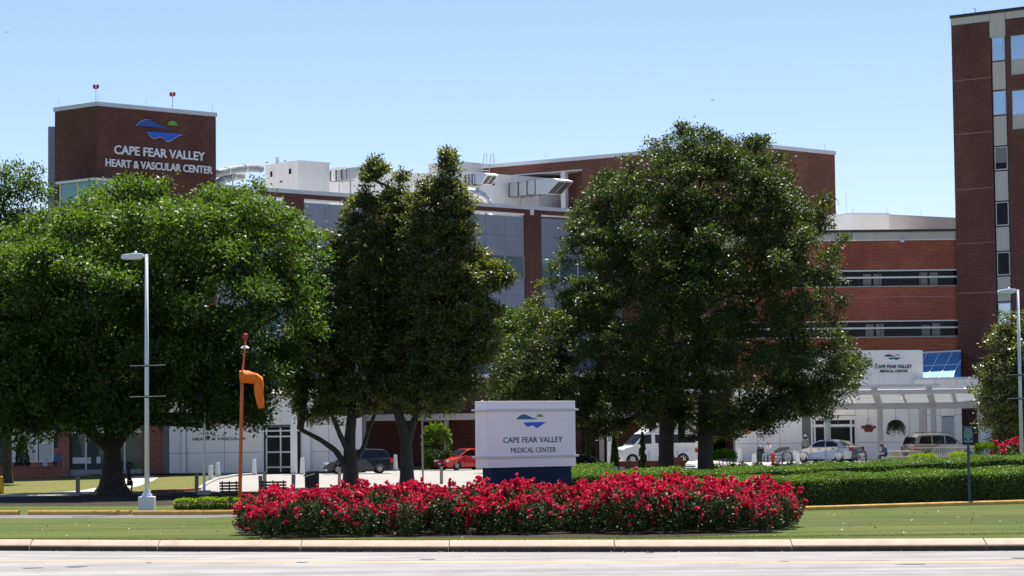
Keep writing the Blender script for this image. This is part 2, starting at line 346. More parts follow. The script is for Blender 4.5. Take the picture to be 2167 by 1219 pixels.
def grow_tree(name, label, base, rows, Y, mats, leaf, nleaf, trunk_r, fork_z, seed, df=0.9, lobe_r=1.1, nlobes=90, clus=11, csig=0.3, extra=(), lean=(0, 0),
              group=None, skip=0.0, bias=0.45, zflat=0.8, asp=0.5, tonefn=None, trunks=None, inner=0.25, up=0.3, droop=0.0, flare=1.5, branch_scale=1.0, sep=0.15, trs=None):
    """crown: boughs (lobes) fill the outline given by rows (photo row, left, right) at distance Y and are as deep as they are wide;
    every bough carries leaf clusters, every cluster leaves; limbs run from the trunk to the boughs"""
    rng = np.random.default_rng(seed)
    rt = thing(name, label, 'tree', base, 0, group)
    prof = []
    for (py, l, r_) in rows:
        a = at(l, py, Y); b = at(r_, py, Y); prof.append((a.z * 0.5 + b.z * 0.5, a.x, b.x))
    prof.sort()
    zs = np.array([p[0] for p in prof]); xl = np.array([p[1] for p in prof]); xr = np.array([p[2] for p in prof])
    zmin, zmax = zs[0], zs[-1]
    lob = []
    def half(z):
        l = np.interp(z, zs, xl); r_ = np.interp(z, zs, xr); return (l + r_) / 2, max((r_ - l) / 2, 0.15)
    # weight heights by width
    zz = np.linspace(zmin, zmax, 80); ww = np.array([half(z)[1] for z in zz]); cw = np.cumsum(ww ** 1.3); cw /= cw[-1]
    tries = 0
    while len(lob) < nlobes and tries < nlobes * 60:
        tries += 1
        z = float(np.interp(rng.uniform(), cw, zz)); cx, hw = half(z)
        rl = lobe_r * rng.uniform(0.65, 1.25); rl = min(rl, hw * 0.8 + 0.15)
        if rng.uniform() < inner: fr = rng.uniform(0.0, 0.6)
        else: fr = rng.uniform(0.7, 1.0)
        rr = max(hw - rl * 0.85, 0) * fr
        th = rng.uniform(0, 2 * math.pi)
        if rng.uniform() < 0.55: th = -abs(th) if th < math.pi else th          # a little denser on the viewer's half only where it shows
        p = np.array([cx + rr * math.cos(th), base[1] + rr * df * math.sin(th), z - rl * 0.3])
        if any(np.linalg.norm(p - q[0]) < (rl + q[1]) * sep * 2.6 for q in lob): continue
        lob.append((p, rl))
    for z in np.arange(zmin, zmax, lobe_r * 0.75):                               # boughs that carry the outline
        cx, hw = half(z)
        for sgn in (-1, 1):
            if rng.uniform() < skip: continue
            rl = min(lobe_r * rng.uniform(0.5, 0.9), hw * 0.8 + 0.1)
            lob.append((np.array([cx + sgn * (hw - rl * 0.9), base[1] + rng.uniform(-1, 1) * hw * 0.3, z + rng.uniform(-.3, .3) - rl * 0.2]), rl))
    for (px, py, dy, rl) in extra:
        q = at(px, py, Y); q = np.array(q); lob.append((np.array([q[0], base[1] + dy, q[2]]), rl))
    # leaf clusters
    CL = []; CO = []; CLW = []
    for p, rl in lob:
        k = max(4, int(clus * (rl / lobe_r) ** 2))
        d = rng.normal(size=(k, 3)); d[:, 2] += bias; d /= np.linalg.norm(d, axis=1)[:, None]
        q = p + d * rl * rng.uniform(0.55, 1.0, k)[:, None] * np.array([1, 1, zflat])
        CL.append(q); CO.append(d); CLW.append(rng.uniform(0.6, 1.4, k))
    CL = np.vstack(CL); CO = np.vstack(CO); CLW = np.concatenate(CLW)
    cnt = rng.multinomial(nleaf, CLW / CLW.sum())
    idx = np.repeat(np.arange(len(CL)), cnt)
    off = rng.normal(size=(len(idx), 3)) * csig * np.array([1.15, 1.15, 0.75])
    if droop: off[:, 2] -= droop * (off[:, 0] ** 2 + off[:, 1] ** 2)
    C = CL[idx] + off
    out = CO[idx] + off / csig * 0.5
    ctone = rng.uniform(-0.18, 0.18, len(CL))
    tone = 0.42 + ctone[idx] + rng.normal(size=len(idx)) * 0.16
    if tonefn is not None: tone = tonefn(C, tone, rng)
    cm = leaf_mesh('crown', C, leaf, asp, mats[0], seed + 1, tone, up=up, out=out)
    link(bpy.data.objects.new('crown', cm), rt)
    # limbs: join every bough to the nearest lower node already connected
    nodes = []; par = []; 
    tr = trunks or [[(base[0], base[1], base[2]), (base[0] + lean[0] * 0.5, base[1], base[2] + fork_z * 0.5), (base[0] + lean[0], base[1] + lean[1], base[2] + fork_z)]]
    tips = []
    chains = []
    for ch in tr:
        i0 = len(nodes)
        for j, p in enumerate(ch):
            nodes.append(np.array(p, float)); par.append(-1 if j == 0 else len(nodes) - 2)
        tips.append(len(nodes) - 1); chains.append((i0, len(nodes)))
        # leader up into the crown
        top = np.array(ch[-1], float); cx, hw = half(min(zmax, top[2] + 3)); 
        H = (zmax - top[2]) * 0.8
        prev = len(nodes) - 1
        for s_ in np.linspace(0.2, 1, 5):
            zc = top[2] + H * s_; cx, hw = half(zc)
            q = np.array([top[0] * (1 - s_ * 0.7) + cx * s_ * 0.7 + rng.normal() * 0.15, top[1] + rng.normal() * 0.3, zc]); nodes.append(q); par.append(prev); prev = len(nodes) - 1
    ntr = set()
    for a, b in chains: ntr |= set(range(a, b - 1))
    load = [0.0] * len(nodes)
    c0 = np.array(tr[0][-1]); order = sorted(range(len(lob)), key=lambda i: np.linalg.norm(lob[i][0] - c0))
    lobnode = {}
    for i in order:
        p = lob[i][0]; best = None; bd = 1e9
        for k, q in enumerate(nodes):
            if k in ntr: continue
            d = np.linalg.norm(p - q) + (max(0, q[2] - p[2] + 0.2) * 1.2)
            if d < bd: bd = d; best = k
        q = nodes[best]
        mid = (p + q) / 2 + rng.normal(size=3) * 0.12 * np.linalg.norm(p - q) + np.array([0, 0, -0.06]) * np.linalg.norm(p - q)
        nodes.append(mid); par.append(best); nodes.append(p); par.append(len(nodes) - 2); lobnode[i] = len(nodes) - 1
    load = np.zeros(len(nodes)); 
    for i, k in lobnode.items(): load[k] += lob[i][1] ** 2
    for k in range(len(nodes) - 1, -1, -1):
        if par[k] >= 0: load[par[k]] += load[k] + 0.02
    tot = max(load[chains[0][0]], 1e-6) if len(tr) == 1 else max(load[c[0]] for c in chains)
    rad = trunk_r * 0.92 * (load / tot) ** 0.5 * branch_scale
    mb = MB()
    for k in range(len(nodes)):
        if par[k] < 0 or k in ntr: continue
        a = nodes[par[k]]; b = nodes[k]
        istr = any(c0_ <= k < c1_ for c0_, c1_ in chains)
        if istr: continue
        mb.tube([a, (a + b) / 2 + rng.normal(size=3) * 0.02, b], [min(max(rad[par[k]] * 0.9, 0.02), max(rad[k], 0.02) * 1.5), max(rad[k], 0.018) * 1.05, max(rad[k] * 0.9, 0.014)], 7 if rad[k] > 0.05 else 5, cap=False)
    for ci, (a, b) in enumerate(chains):
        tr_ = (trs[ci] if trs else 1.0) * trunk_r; fl_ = flare if nodes[a][2] < base[2] + 0.2 else 1.0
        pts = [Vector(nodes[k]) for k in range(a, b)]
        # smooth resample with root flare
        fine = []; rr = []
        n = 14
        for i in range(n + 1):
            s_ = i / n * (len(pts) - 1); j = min(int(s_), len(pts) - 2); q = pts[j].lerp(pts[j + 1], s_ - j); fine.append(q)
            z_ = q.z - pts[0].z; rr.append(tr_ * (1 + (fl_ - 1) * math.exp(-z_ / 0.35)) * (1 - (0.10 if not trs else 0.42) * i / n) * (1 + 0.03 * math.sin(i * 2.1)))
        if fl_ > 1: fine[0].z -= 0.3
        mb.tube(fine, rr, 14, cap=False)
    for i, k in lobnode.items():                                                 # twigs
        p, rl = lob[i]
        for _ in range(4):
            d = rng.normal(size=3); d[2] += 0.4; d /= np.linalg.norm(d); mb.tube([p, p + d * rl * 0.8], [0.016, 0.006], 3, cap=False)
    mb.build('trunk', mats[1], rt, smooth=True, fix=False)
    return rt

OAK = leafmat('oak_leaf', [(0.020, 0.044, 0.009), (0.050, 0.100, 0.015), (0.092, 0.150, 0.023), (0.150, 0.205, 0.036)], 0.5, 0.40, (1.5, 1.6, 0.5), spec=0.4)
MAG = leafmat('magnolia_leaf', [(0.020, 0.036, 0.013), (0.055, 0.088, 0.022), (0.115, 0.14, 0.034), (0.21, 0.205, 0.05), (0.29, 0.20, 0.04)], 0.40, 0.36, (1.5, 1.6, 0.5), spec=0.6, under=(0.115, 0.13, 0.06))
MAGG = leafmat('magnolia_leaf_green', [(0.010, 0.026, 0.009), (0.024, 0.054, 0.012), (0.055, 0.095, 0.016), (0.135, 0.175, 0.024), (0.22, 0.18, 0.02)], 0.48, 0.30, (1.6, 1.5, 0.4), spec=0.38, under=(0.07, 0.080, 0.03))
HEDGE = leafmat('hedge_leaf', [(0.035, 0.085, 0.009), (0.085, 0.165, 0.014), (0.14, 0.235, 0.020), (0.20, 0.29, 0.035)], 0.5, 0.3, (1.2, 1.3, 0.4), spec=0.35)
LIMEL = leafmat('lime_leaf', [(0.10, 0.17, 0.015), (0.19, 0.27, 0.022), (0.27, 0.33, 0.035)], 0.5, 0.5, (1.2, 1.3, 0.4))
ROSEL = leafmat('rose_leaf', [(0.016, 0.035, 0.012), (0.03, 0.06, 0.018), (0.06, 0.09, 0.03), (0.11, 0.075, 0.03)], 0.5, 0.25, (1.3, 1.3, 0.5), spec=0.35)
ROSEB = leafmat('rose_petal', [(0.20, 0.004, 0.020), (0.46, 0.010, 0.045), (0.68, 0.024, 0.080), (0.68, 0.08, 0.20)], 0.6, 0.30, (1.3, 1.0, 1.0), spec=0.3)
YEW = leafmat('yew_leaf', [(0.012, 0.026, 0.010), (0.022, 0.045, 0.016), (0.04, 0.07, 0.02)], 0.6, 0.1)
GRASSB = leafmat('grass_blade', [(0.085, 0.115, 0.016), (0.125, 0.145, 0.024), (0.18, 0.175, 0.045)], 0.6, 0.45, (1.1, 1.2, 0.6), spec=0.2)
PINKP = leafmat('pink_petal', [(0.45, 0.05, 0.18), (0.6, 0.12, 0.3), (0.7, 0.3, 0.45)], 0.6, 0.2, (1.1, 1, 1))
PALEL = leafmat('pale_leaf', [(0.10, 0.14, 0.06), (0.20, 0.24, 0.13), (0.35, 0.36, 0.25)], 0.5, 0.2, (1.1, 1.2, 0.8))

# ------------------------------------------------------------------ ground, road, kerbs, paths
mb = MB(); mb.add([(-3000, -3000, -0.36), (3000, -3000, -0.36), (3000, 3000, -0.36), (-3000, 3000, -0.36)], [(0, 1, 2, 3)])
tag(mb.build('ground', LAWN), 'wide flat ground of mown grass reaching to the horizon', 'ground', kind='structure')
mb = MB(); mb.add([(-500, -60, -0.30), (500, -60, -0.30), (500, 68.5, -0.30), (-500, 68.5, -0.30)], [(0, 1, 2, 3)])
road = tag(mb.build('road', ROADM), 'sunbleached grey road along the bottom edge of the picture', 'road', kind='structure')
E0, E1, E2 = gnd(0, 1165.5, -0.3), gnd(1000, 1168.5, -0.3), gnd(2167, 1165.5, -0.3)
def edge(x):                                       # road edge: a shallow curve through three measured points
    a = (x - E1.x) * (x - E2.x) / ((E0.x - E1.x) * (E0.x - E2.x)); b = (x - E0.x) * (x - E2.x) / ((E1.x - E0.x) * (E1.x - E2.x)); c = (x - E0.x) * (x - E1.x) / ((E2.x - E0.x) * (E2.x - E1.x))
    if abs(x) > 18: x = max(min(x, 18), -18); return edge(x)
    return a * E0.y + b * E1.y + c * E2.y
# painted lines and tar marks on the road
def ribbon(name, pts, wd, z, mt, parent):
    mb = MB(); n = len(pts)
    for i in range(n - 1):
        a, b = pts[i], pts[i + 1]
        mb.add([(a[0], a[1] - wd / 2, z), (b[0], b[1] - wd / 2, z), (b[0], b[1] + wd / 2, z), (a[0], a[1] + wd / 2, z)], [(0, 1, 2, 3)])
    return mb.build(name, mt, parent, fix=False)
for dy, wd in ((-4.6, 0.16), (-5.0, 0.16)):
    ribbon('lane_line', [(x, edge(x) + dy - 0.006 * x) for x in range(-40, 41, 4)], wd, -0.296, PAINT_O, road)
ribbon('edge_line', [(x, edge(x) - 2.4) for x in range(-40, 1, 4)], 0.10, -0.296, PAINT_W, road)
TAR = mat('tar', (0.04, 0.04, 0.04), 0.8, var=0.2)
for px, py, ln in ((160, 1199.5, 0.6), (68, 1202, 0.5), (640, 1190, 0.35), (905, 1184, 0.4), (1375, 1169.5, 0.25), (1930, 1194, 0.7), (1660, 1188, 0.25), (2158, 1181, 0.4), (315, 1191, 0.12)):
    p = gnd(px, py, -0.296); mb = MB(); k = 9
    mb.add([(p.x + ln * 0.5 * math.cos(t) * (1 + 0.25 * math.sin(3 * t)), p.y + 0.22 * math.sin(t) * (1 + 0.3 * math.cos(2 * t + px)), -0.295) for t in [2 * math.pi * i / k for i in range(k)]], [tuple(range(k))])
    mb.build('tar_patch', TAR, road, fix=False)
# near kerb, cast in lengths
kerb = tag(bpy.data.objects.new('kerb', None), 'rounded concrete kerb between the road and the near lawn', 'kerb', kind='structure'); link(kerb)
KP = [(0.0, -0.34), (0.0, -0.195), (0.018, -0.165), (0.05, -0.138), (0.10, -0.115), (0.20, -0.075), (0.36, -0.025), (0.46, 0.0), (0.52, -0.02), (0.52, -0.34)]
KMID = mat('kerb_shade_mid', (0.17, 0.14, 0.105), 0.9, var=0.3, vscale=3.5)  # half-dark colour, softens the painted shade where the face rounds over
KSHADE = mat('kerb_shade_grime', (0.045, 0.038, 0.031), 0.95, var=0.35, vscale=3.5, bump=0.3)
jx = [gnd(p, 1167, -0.3).x for p in (-900, -560, -230, 58, 334, 638, 951, 1300, 1676, 2093, 2460, 2800, 3150)]
for i in range(len(jx) - 1):
    a, b = jx[i] + 0.008, jx[i + 1] - 0.008; mb = MB(); ns = 8; vs_ = []
    dz = random.uniform(-0.006, 0.006); dy0 = random.uniform(-0.012, 0.012)
    for k in range(ns + 1):
        x = a + (b - a) * k / ns
        for t, z in KP: vs_.append((x, edge(x) + t + dy0, z + dz))
    n = len(KP); fs = [(k * n + j, (k + 1) * n + j, (k + 1) * n + j + 1, k * n + j + 1) for k in range(ns) for j in range(n - 1)]
    fs += [tuple(range(n)), tuple(ns * n + j for j in range(n))[::-1]]
    mb.add(vs_, fs)
    for k in range(ns): mb.m[k * (n - 1)] = 1; mb.m[k * (n - 1) + 1] = 1; mb.m[k * (n - 1) + 2] = 2                        # upright face darkened: its shade painted in, with grime; softer step above
    mb.build('kerb_segment', [CONC, KSHADE, KMID], kerb, bevel=0.012, seg=1)
# the lawn sheet behind the kerb
mb = MB(); xs = [-1500, -200, -60] + list(range(-30, 31, 2)) + [60, 200, 1500]; v = []
for x in xs: v += [(x, edge(x) + 0.49, -0.004), (x, edge(x) + 3, 0.0), (x, 78, 0.0), (x, 3000, 0.0)]
fs = [(i * 4 + j, (i + 1) * 4 + j, (i + 1) * 4 + j + 1, i * 4 + j + 1) for i in range(len(xs) - 1) for j in range(3)]
mb.add(v, fs); tag(mb.build('lawn', LAWN, fix=False), 'mown green lawn behind the near kerb', 'lawn', kind='structure')
def flat(name, pts, z, mt, label, cat=None):
    q = [gnd(px, py, z) for px, py in pts]; mb = MB(); mb.add([(p.x, p.y, z) for p in q], [tuple(range(len(q)))])
    o = mb.build(name, mt, fix=False)
    me = o.data
    if me.polygons[0].normal.z < 0: me.flip_normals()
    return tag(o, label, cat or name, kind='structure')
flat('lane', [(-500, 1098), (-500, 1091), (0, 1090), (495, 1089), (510, 1092), (430, 1096), (0, 1097)], 0.004, ground_mat('lane_asphalt', (0.13, 0.127, 0.122), (0.17, 0.163, 0.157), (0.11, 0.105, 0.10), 0.5, 20, rough=0.9, bump=0.1), 'thin grey lane in front of the yellow kerb at left', 'lane')
flat('lawn_patch', [(-300, 1046), (-300, 1016), (0, 1012), (200, 1005), (440, 1001), (470, 1006), (440, 1022), (418, 1034), (330, 1040), (200, 1046)], 0.004, LAWNY, 'sunlit dry patch of lawn behind the big oak', 'lawn')
flat('mulch_shade', [(-300, 1071), (-300, 1053), (150, 1050), (300, 1044), (430, 1041), (700, 1040), (900, 1034), (1000, 1034), (900, 1052), (700, 1060), (480, 1064), (330, 1070)], 0.006, MULCH, 'dark mulch and painted tree shade spread on the ground under the trees', 'mulch')  # tree shade put into the ground colour along with the mulch
flat('rose_bed', [(505, 1130), (560, 1136), (1000, 1138), (1400, 1137), (1620, 1129), (1690, 1106), (1685, 1092), (1500, 1082), (1080, 1078), (650, 1082), (500, 1098)], 0.006, MULCH, 'dark mulch bed under the red roses', 'mulch')
flat('path', [(-200, 1055), (-200, 1050), (0, 1046), (100, 1043), (170, 1038), (215, 1030), (255, 1016), (285, 1008), (320, 1006.5), (336, 1010), (322, 1018), (292, 1029), (250, 1038), (190, 1045), (100, 1049), (0, 1052)], 0.012, CONCL, 'curving pale concrete footpath round the oak', 'path')
flat('driveway', [(405, 1043), (438, 1026), (462, 1015), (500, 1008), (560, 1003), (700, 1000), (1000, 989), (1340, 981), (1345, 1004), (1100, 1022), (1000, 1034), (700, 1040), (520, 1040)], 0.008, DRIVE, 'bright concrete drop-off driveway behind the magnolias', 'driveway')
def slab(name, pts, z0, z1, mt, label):
    q = [gnd(px, py, z1) for px, py in pts]; mb = MB(); mb.prism_xy([(p.x, p.y) for p in q], z0, z1)
    return tag(mb.build(name, mt), label, name, kind='structure')
slab('pavement', [(-200, 1013), (150, 1004), (360, 1000.5), (480, 1001), (560, 999), (700, 995), (1000, 985), (1330, 975), (1330, 960), (1000, 966), (500, 976), (-200, 984)], -0.1, 0.10, CONCL, 'raised pavement along the front of the heart building')
TZ = 0.5
q = [(at(1335, 990, 127)), (at(2600, 970, 127)), (at(2700, 960, 230)), (at(1335, 960, 175))]
mb = MB(); mb.prism_xy([(p.x, p.y) for p in q], -0.2, TZ)
tag(mb.build('terrace', mat('terrace_concrete', (0.36, 0.345, 0.32), 0.9, var=0.15, vscale=1.2)), 'raised concrete forecourt before the main entrance', 'forecourt', kind='structure')
def kerb_line(name, pts, hgt, wd, mt, parent, jit=0.0):
    """a run of kerb pieces between successive points (world x, y)"""
    for a, b in zip(pts[:-1], pts[1:]):
        a = Vector((a[0], a[1], 0)); b = Vector((b[0], b[1], 0)); d = (b - a).normalized(); nrm = Vector((-d.y, d.x, 0))
        mb = MB(); prof = [(0, -0.05), (0, hgt * 0.75), (0.03, hgt), (wd - 0.02, hgt), (wd, hgt * 0.8), (wd, -0.05)]
        a2 = a + d * 0.012; b2 = b - d * 0.012; vs_ = [a2 + nrm * t + Vector((0, 0, z)) for t, z in prof] + [b2 + nrm * t + Vector((0, 0, z + random.uniform(-jit, jit))) for t, z in prof]
        n = len(prof); mb.add(vs_, [(j, j + n, (j + 1) % n + n, (j + 1) % n) for j in range(n)] + [tuple(range(n)), tuple(range(2 * n - 1, n - 1, -1))])
        mb.build('kerb_segment', mt, parent)
yk = link(tag(bpy.data.objects.new('yellow_kerb', None), 'worn yellow kerb along the lane at left', 'kerb', kind='structure'))
def gp(L_): return [(gnd(a, b).x, gnd(a, b).y) for a, b in L_]
kerb_line('k', gp([(-420, 1090.5), (-180, 1090.5), (38, 1090)]), 0.16, 0.2, YEL, yk)
kerb_line('k', gp([(58, 1090), (196, 1090)]), 0.16, 0.2, YEL, yk); kerb_line('k', gp([(196, 1090), (273, 1090)]), 0.16, 0.2, YEL, yk)
kerb_line('k', gp([(279, 1090.3), (352, 1090.3), (430, 1090), (505, 1089)]), 0.16, 0.2, YEL, yk)
yk2 = link(tag(bpy.data.objects.new('hedge_kerb', None), 'yellow kerb at the foot of the long hedge at right', 'kerb', kind='structure'))
kerb_line('k', gp([(1560, 1083.5), (1640, 1082), (1767, 1078.5), (1890, 1074.5), (2055, 1069.5), (2110, 1068), (2250, 1064), (2420, 1060)]), 0.14, 0.22, YEL, yk2)
rk = link(tag(bpy.data.objects.new('drive_kerb', None), 'low kerb round the bend of the driveway, red at its near end', 'kerb', kind='structure'))
kerb_line('k', gp([(325, 1042.5), (380, 1040.5), (425, 1037)]), 0.13, 0.18, mat('kerb_red', (0.30, 0.07, 0.06), 0.8, var=0.3, vscale=5), rk)
kerb_line('k', gp([(425, 1037), (440, 1026), (462, 1015), (500, 1008), (560, 1003)]), 0.13, 0.18, CONCL, rk)
# grass blades on the near lawn
rng = np.random.default_rng(5)
N = 12000
gx = rng.uniform(-16, 16, N); gy = 62.6 + rng.exponential(0.5, N)
gy = np.maximum(gy, np.array([edge(x) for x in np.linspace(-16, 16, 200)])[np.clip(((gx + 16) / 32 * 199).astype(int), 0, 199)] + 0.47)
Cg = np.stack([gx, gy, np.full(N, 0.012)], 1); ou = np.tile([0, 0, 2.0], (N, 1))
tn = 0.45 + 0.25 * np.sin(gy * 2.4 + gx * 0.1) * rng.uniform(0, 1, N) + rng.normal(size=N) * 0.2
gm = leaf_mesh('grass', Cg, 0.045, 0.25, GRASSB, 3, tn, up=0.0, out=ou)
o = link(bpy.data.objects.new('grass', gm)); tag(o, 'short mown grass blades covering the near lawn', 'grass', kind='stuff')

# fallen petals and leaf litter on the lawn; leaves in the gutter
N = 280; lx = rng.uniform(-15, 15, N); ly = rng.uniform(63.2, 80, N); keep = (np.abs(lx - 0.2) > 8.2) | (ly < 64.6); lx, ly = lx[keep], ly[keep]
Cl = np.stack([lx, ly, np.full(len(lx), 0.02)], 1)
LIT = leafmat('litter', [(0.03, 0.03, 0.02), (0.10, 0.07, 0.03), (0.35, 0.30, 0.20), (0.7, 0.68, 0.6)], 0.7, 0.1)
o = link(bpy.data.objects.new('leaf_litter', leaf_mesh('leaf_litter', Cl, 0.07, 0.6, LIT, 8, rng.uniform(0, 1, len(lx)), up=1.0))); tag(o, 'scattered fallen petals and leaves on the near lawn', 'litter', kind='stuff')
gx = rng.uniform(-16, 16, 260); Cl = np.stack([gx, np.array([edge(x) for x in gx]) - rng.exponential(0.12, 260) - 0.02, np.full(260, -0.285)], 1)
o = link(bpy.data.objects.new('gutter_litter', leaf_mesh('gutter_litter', Cl, 0.06, 0.5, LIT, 9, rng.uniform(0, 0.7, 260), up=1.0))); tag(o, 'bits of leaf and grit lying in the gutter', 'litter', kind='stuff')
CRACK = mat('crack', (0.10, 0.097, 0.095), 0.9, var=0.2)
for cx_, cy_, n_, sl in ((-11, 58.5, 14, 0.10), (3, 57.2, 18, -0.06), (9, 60.0, 12, 0.12), (-3, 60.6, 10, -0.05)):
    pts_ = [(cx_ + i * 0.35, cy_ + i * sl * 0.35 + rng.normal() * 0.06) for i in range(n_)]; ribbon('crack', pts_, 0.05, -0.2955, CRACK, road)

# ------------------------------------------------------------------ lettering and the wave emblem
def text_mesh(body, wd, ht, depth, mt, bold=0.0):
    """letters as a mesh in local x (right), z (up), front at y = -depth; fitted to wd x ht, lower left at 0"""
    cu = bpy.data.curves.new('letters', 'FONT'); cu.body = body; cu.size = 1; cu.extrude = 0.05; cu.offset = bold; cu.resolution_u = 3
    to = bpy.data.objects.new('letters', cu); col.objects.link(to)
    dg = bpy.context.evaluated_depsgraph_get(); dg.update()
    me = bpy.data.meshes.new_from_object(to.evaluated_get(dg)); bpy.data.objects.remove(to)
    n = len(me.vertices); co = np.empty(n * 3, np.float32); me.vertices.foreach_get('co', co); co = co.reshape(-1, 3)
    mn = co.min(0); mxx = co.max(0); s = (mxx - mn)
    out = np.empty_like(co); out[:, 0] = (co[:, 0] - mn[0]) / s[0] * wd; out[:, 2] = (co[:, 1] - mn[1]) / s[1] * ht; out[:, 1] = -(co[:, 2] - mn[2]) / s[2] * depth
    me.vertices.foreach_set('co', out.reshape(-1)); me.materials.clear(); me.materials.append(mt); me.update()
    return me
def split_islands(me, mt):
    bm = bmesh.new(); bm.from_mesh(me); seen = set(); res = []
    bmesh.ops.remove_doubles(bm, verts=bm.verts, dist=1e-5); bm.verts.ensure_lookup_table()
    for v in bm.verts:
        if v.index in seen: continue
        st = [v]; isl = []
        seen.add(v.index)
        while st:
            a = st.pop(); isl.append(a)
            for e in a.link_edges:
                b = e.other_vert(a)
                if b.index not in seen: seen.add(b.index); st.append(b)
        ids = {a.index: i for i, a in enumerate(isl)}
        fs = {f for a in isl for f in a.link_faces}
        m2 = bpy.data.meshes.new('letter'); m2.from_pydata([a.co[:] for a in isl], [], [tuple(ids[v_.index] for v_ in f.verts) for f in fs]); m2.materials.append(mt); m2.update()
        res.append(m2)
    bm.free(); return res
def lettering(body, W, u0, u1, z0, z1, off, depth, mt, parent, bold=0.0, split=True, name='letter'):
    me = text_mesh(body, u1 - u0, z1 - z0, depth, mt, bold)
    M = W.M @ Matrix.Translation((u0, -off, z0))
    if not split: return inst('lettering', me, parent, M)
    for k in split_islands(me, mt): inst(name, k, parent, M)
HILL = [(0, 54), (8, 42), (20, 28), (45, 10), (70, 3), (95, 4), (120, 12), (150, 28), (180, 40), (222, 48), (200, 54), (150, 53), (80, 52)]
SUNL = [(216, 28), (222, 14), (234, 4), (250, 0), (266, 2), (280, 12), (292, 27), (255, 28)]
WATR = [(76, 88), (110, 84), (180, 84), (260, 82), (325, 85), (300, 95), (280, 108), (255, 125), (235, 138), (222, 143), (208, 140), (195, 128), (185, 120), (170, 117), (155, 120), (140, 127), (122, 130), (105, 122), (90, 108)]
def emblem(W, u0, u1, z0, z1, off, depth, mats, parent):
    for nm, poly, mt in (('emblem_hill', HILL, mats[0]), ('emblem_sun', SUNL, mats[1]), ('emblem_water', WATR, mats[2])):
        mb = MB(); mb.prism_xz([(u0 + x / 325 * (u1 - u0), z1 - y / 143 * (z1 - z0)) for x, y in poly], -off - depth, -off); mb.build(nm, mt, parent, W.M)
def wb(W, name, mt, parent, u0, u1, z0, z1, y0, y1, bevel=0):
    mb = MB(); mb.box(u0, u1, y0, y1, z0, z1); return mb.build(name, mt, parent, W.M, bevel=bevel)
def rods(parent, W, us, z, h=0.6):
    for u_ in us:
        mb = MB(); mb.tube([(u_, 0.1, z), (u_, 0.1, z + h)], 0.012, 5); mb.build('lightning_rod', GALV, parent, W.M)

# ================================================================== heart tower
WA_R = wall_px(205, 156, 457, 162.2, 300); c0 = WA_R.o
aL = at(116, 300, 158.7); WA_L = Wall((aL.x, aL.y), (c0.x, c0.y))
zA = WA_R.z(205, 215)
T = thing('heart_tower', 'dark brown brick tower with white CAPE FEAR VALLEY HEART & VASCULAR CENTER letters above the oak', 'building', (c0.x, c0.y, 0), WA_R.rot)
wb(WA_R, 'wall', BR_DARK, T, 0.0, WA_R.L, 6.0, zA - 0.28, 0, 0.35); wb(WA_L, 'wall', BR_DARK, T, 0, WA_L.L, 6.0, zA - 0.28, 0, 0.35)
back = c0 + (WA_R.d * WA_R.L - WA_R.n * 9)
mb = MB(); e = 0.30
P = [c0 - (WA_R.n + WA_L.n).normalized() * e * 1.2, c0 + WA_R.d * (WA_R.L - 0.02) - WA_R.n * e, c0 + WA_R.d * (WA_R.L - 0.02) - WA_R.n * 9, at(128, 300, 168)]
mb.prism_xy([(p.x, p.y) for p in P], 6.0, zA - 0.4); mb.build('core', BR_DARK, T)
wb(WA_R, 'coping', TRIM, T, -0.02, WA_R.L + 0.06, zA - 0.28, zA, -0.08, 0.40); wb(WA_L, 'coping', TRIM, T, -0.06, WA_L.L - 0.03, zA - 0.281, zA - 0.001, -0.079, 0.40)
u = WA_R.u; z = WA_R.z
z_at = lambda px, py: WA_R.hit(px, py)[1]
# raised letters (each letter its own piece) and emblem; the rows follow the wall
lettering('CAPE FEAR VALLEY', WA_R, u(240, 315), u(432, 327), z_at(240, 326) , z_at(240, 307), 0.03, 0.10, LETW, T, bold=0.018)
lettering('HEART & VASCULAR CENTER', WA_R, u(222, 345), u(448, 358), z_at(222, 352), z_at(222, 335.5), 0.03, 0.10, LETW, T, bold=0.018)
emblem(WA_R, u(288, 270), u(385, 285), z_at(336, 297.5), z_at(336, 255), 0.03, 0.08, (LG_HILLB, LG_SUN, LG_WAT), T)
emblem(WA_R, u(287, 270), u(386.5, 285), z_at(336, 298.6), z_at(336, 254), 0.012, 0.016, (LETW, LETW, LETW), T)
# projecting glazed bay and side panel
zb = WA_L.z(205, 384); zb2 = WA_L.z(205, 470)
for W_, a_, b_ in ((WA_L, WA_L.u(140, 385), WA_L.L + 0.5), (WA_R, -0.3, 1.4)):
    wb(W_, 'bay_roof', WHITE, T, a_ - 0.2, b_, zb, zb + 0.16 - (0.002 if W_ is WA_R else 0), -0.75, 0.1)
    n_ = 2
    for k in range(n_):
        x0 = a_ + (b_ - a_) * k / n_ + 0.05; x1 = a_ + (b_ - a_) * (k + 1) / n_ - 0.03
        wb(W_, 'bay_window', GLASSG, T, x0, x1, zb2, zb, -0.48, -0.44)
    for k in range(n_ + 1):
        x = a_ + (b_ - a_) * k / n_; wb(W_, 'mullion', WHITE, T, x - 0.04, x + 0.04, zb2, zb - 0.004, -0.53, -0.40)
pa, pb = at(103, 300, 160.5), at(118, 300, 160.5)
mb = MB(); zt = at(110, 268, 160.5).z; mb.box(pa.x, pb.x, 160.5, 164, 6.0, zt); mb.box(pa.x - .03, pb.x, 160.44, 160.5, zt - 12, zt, 1); mb.build('side_panel', [mat('dark_panel', (0.16, 0.15, 0.15), 0.5, var=0.1), GREYP], T)
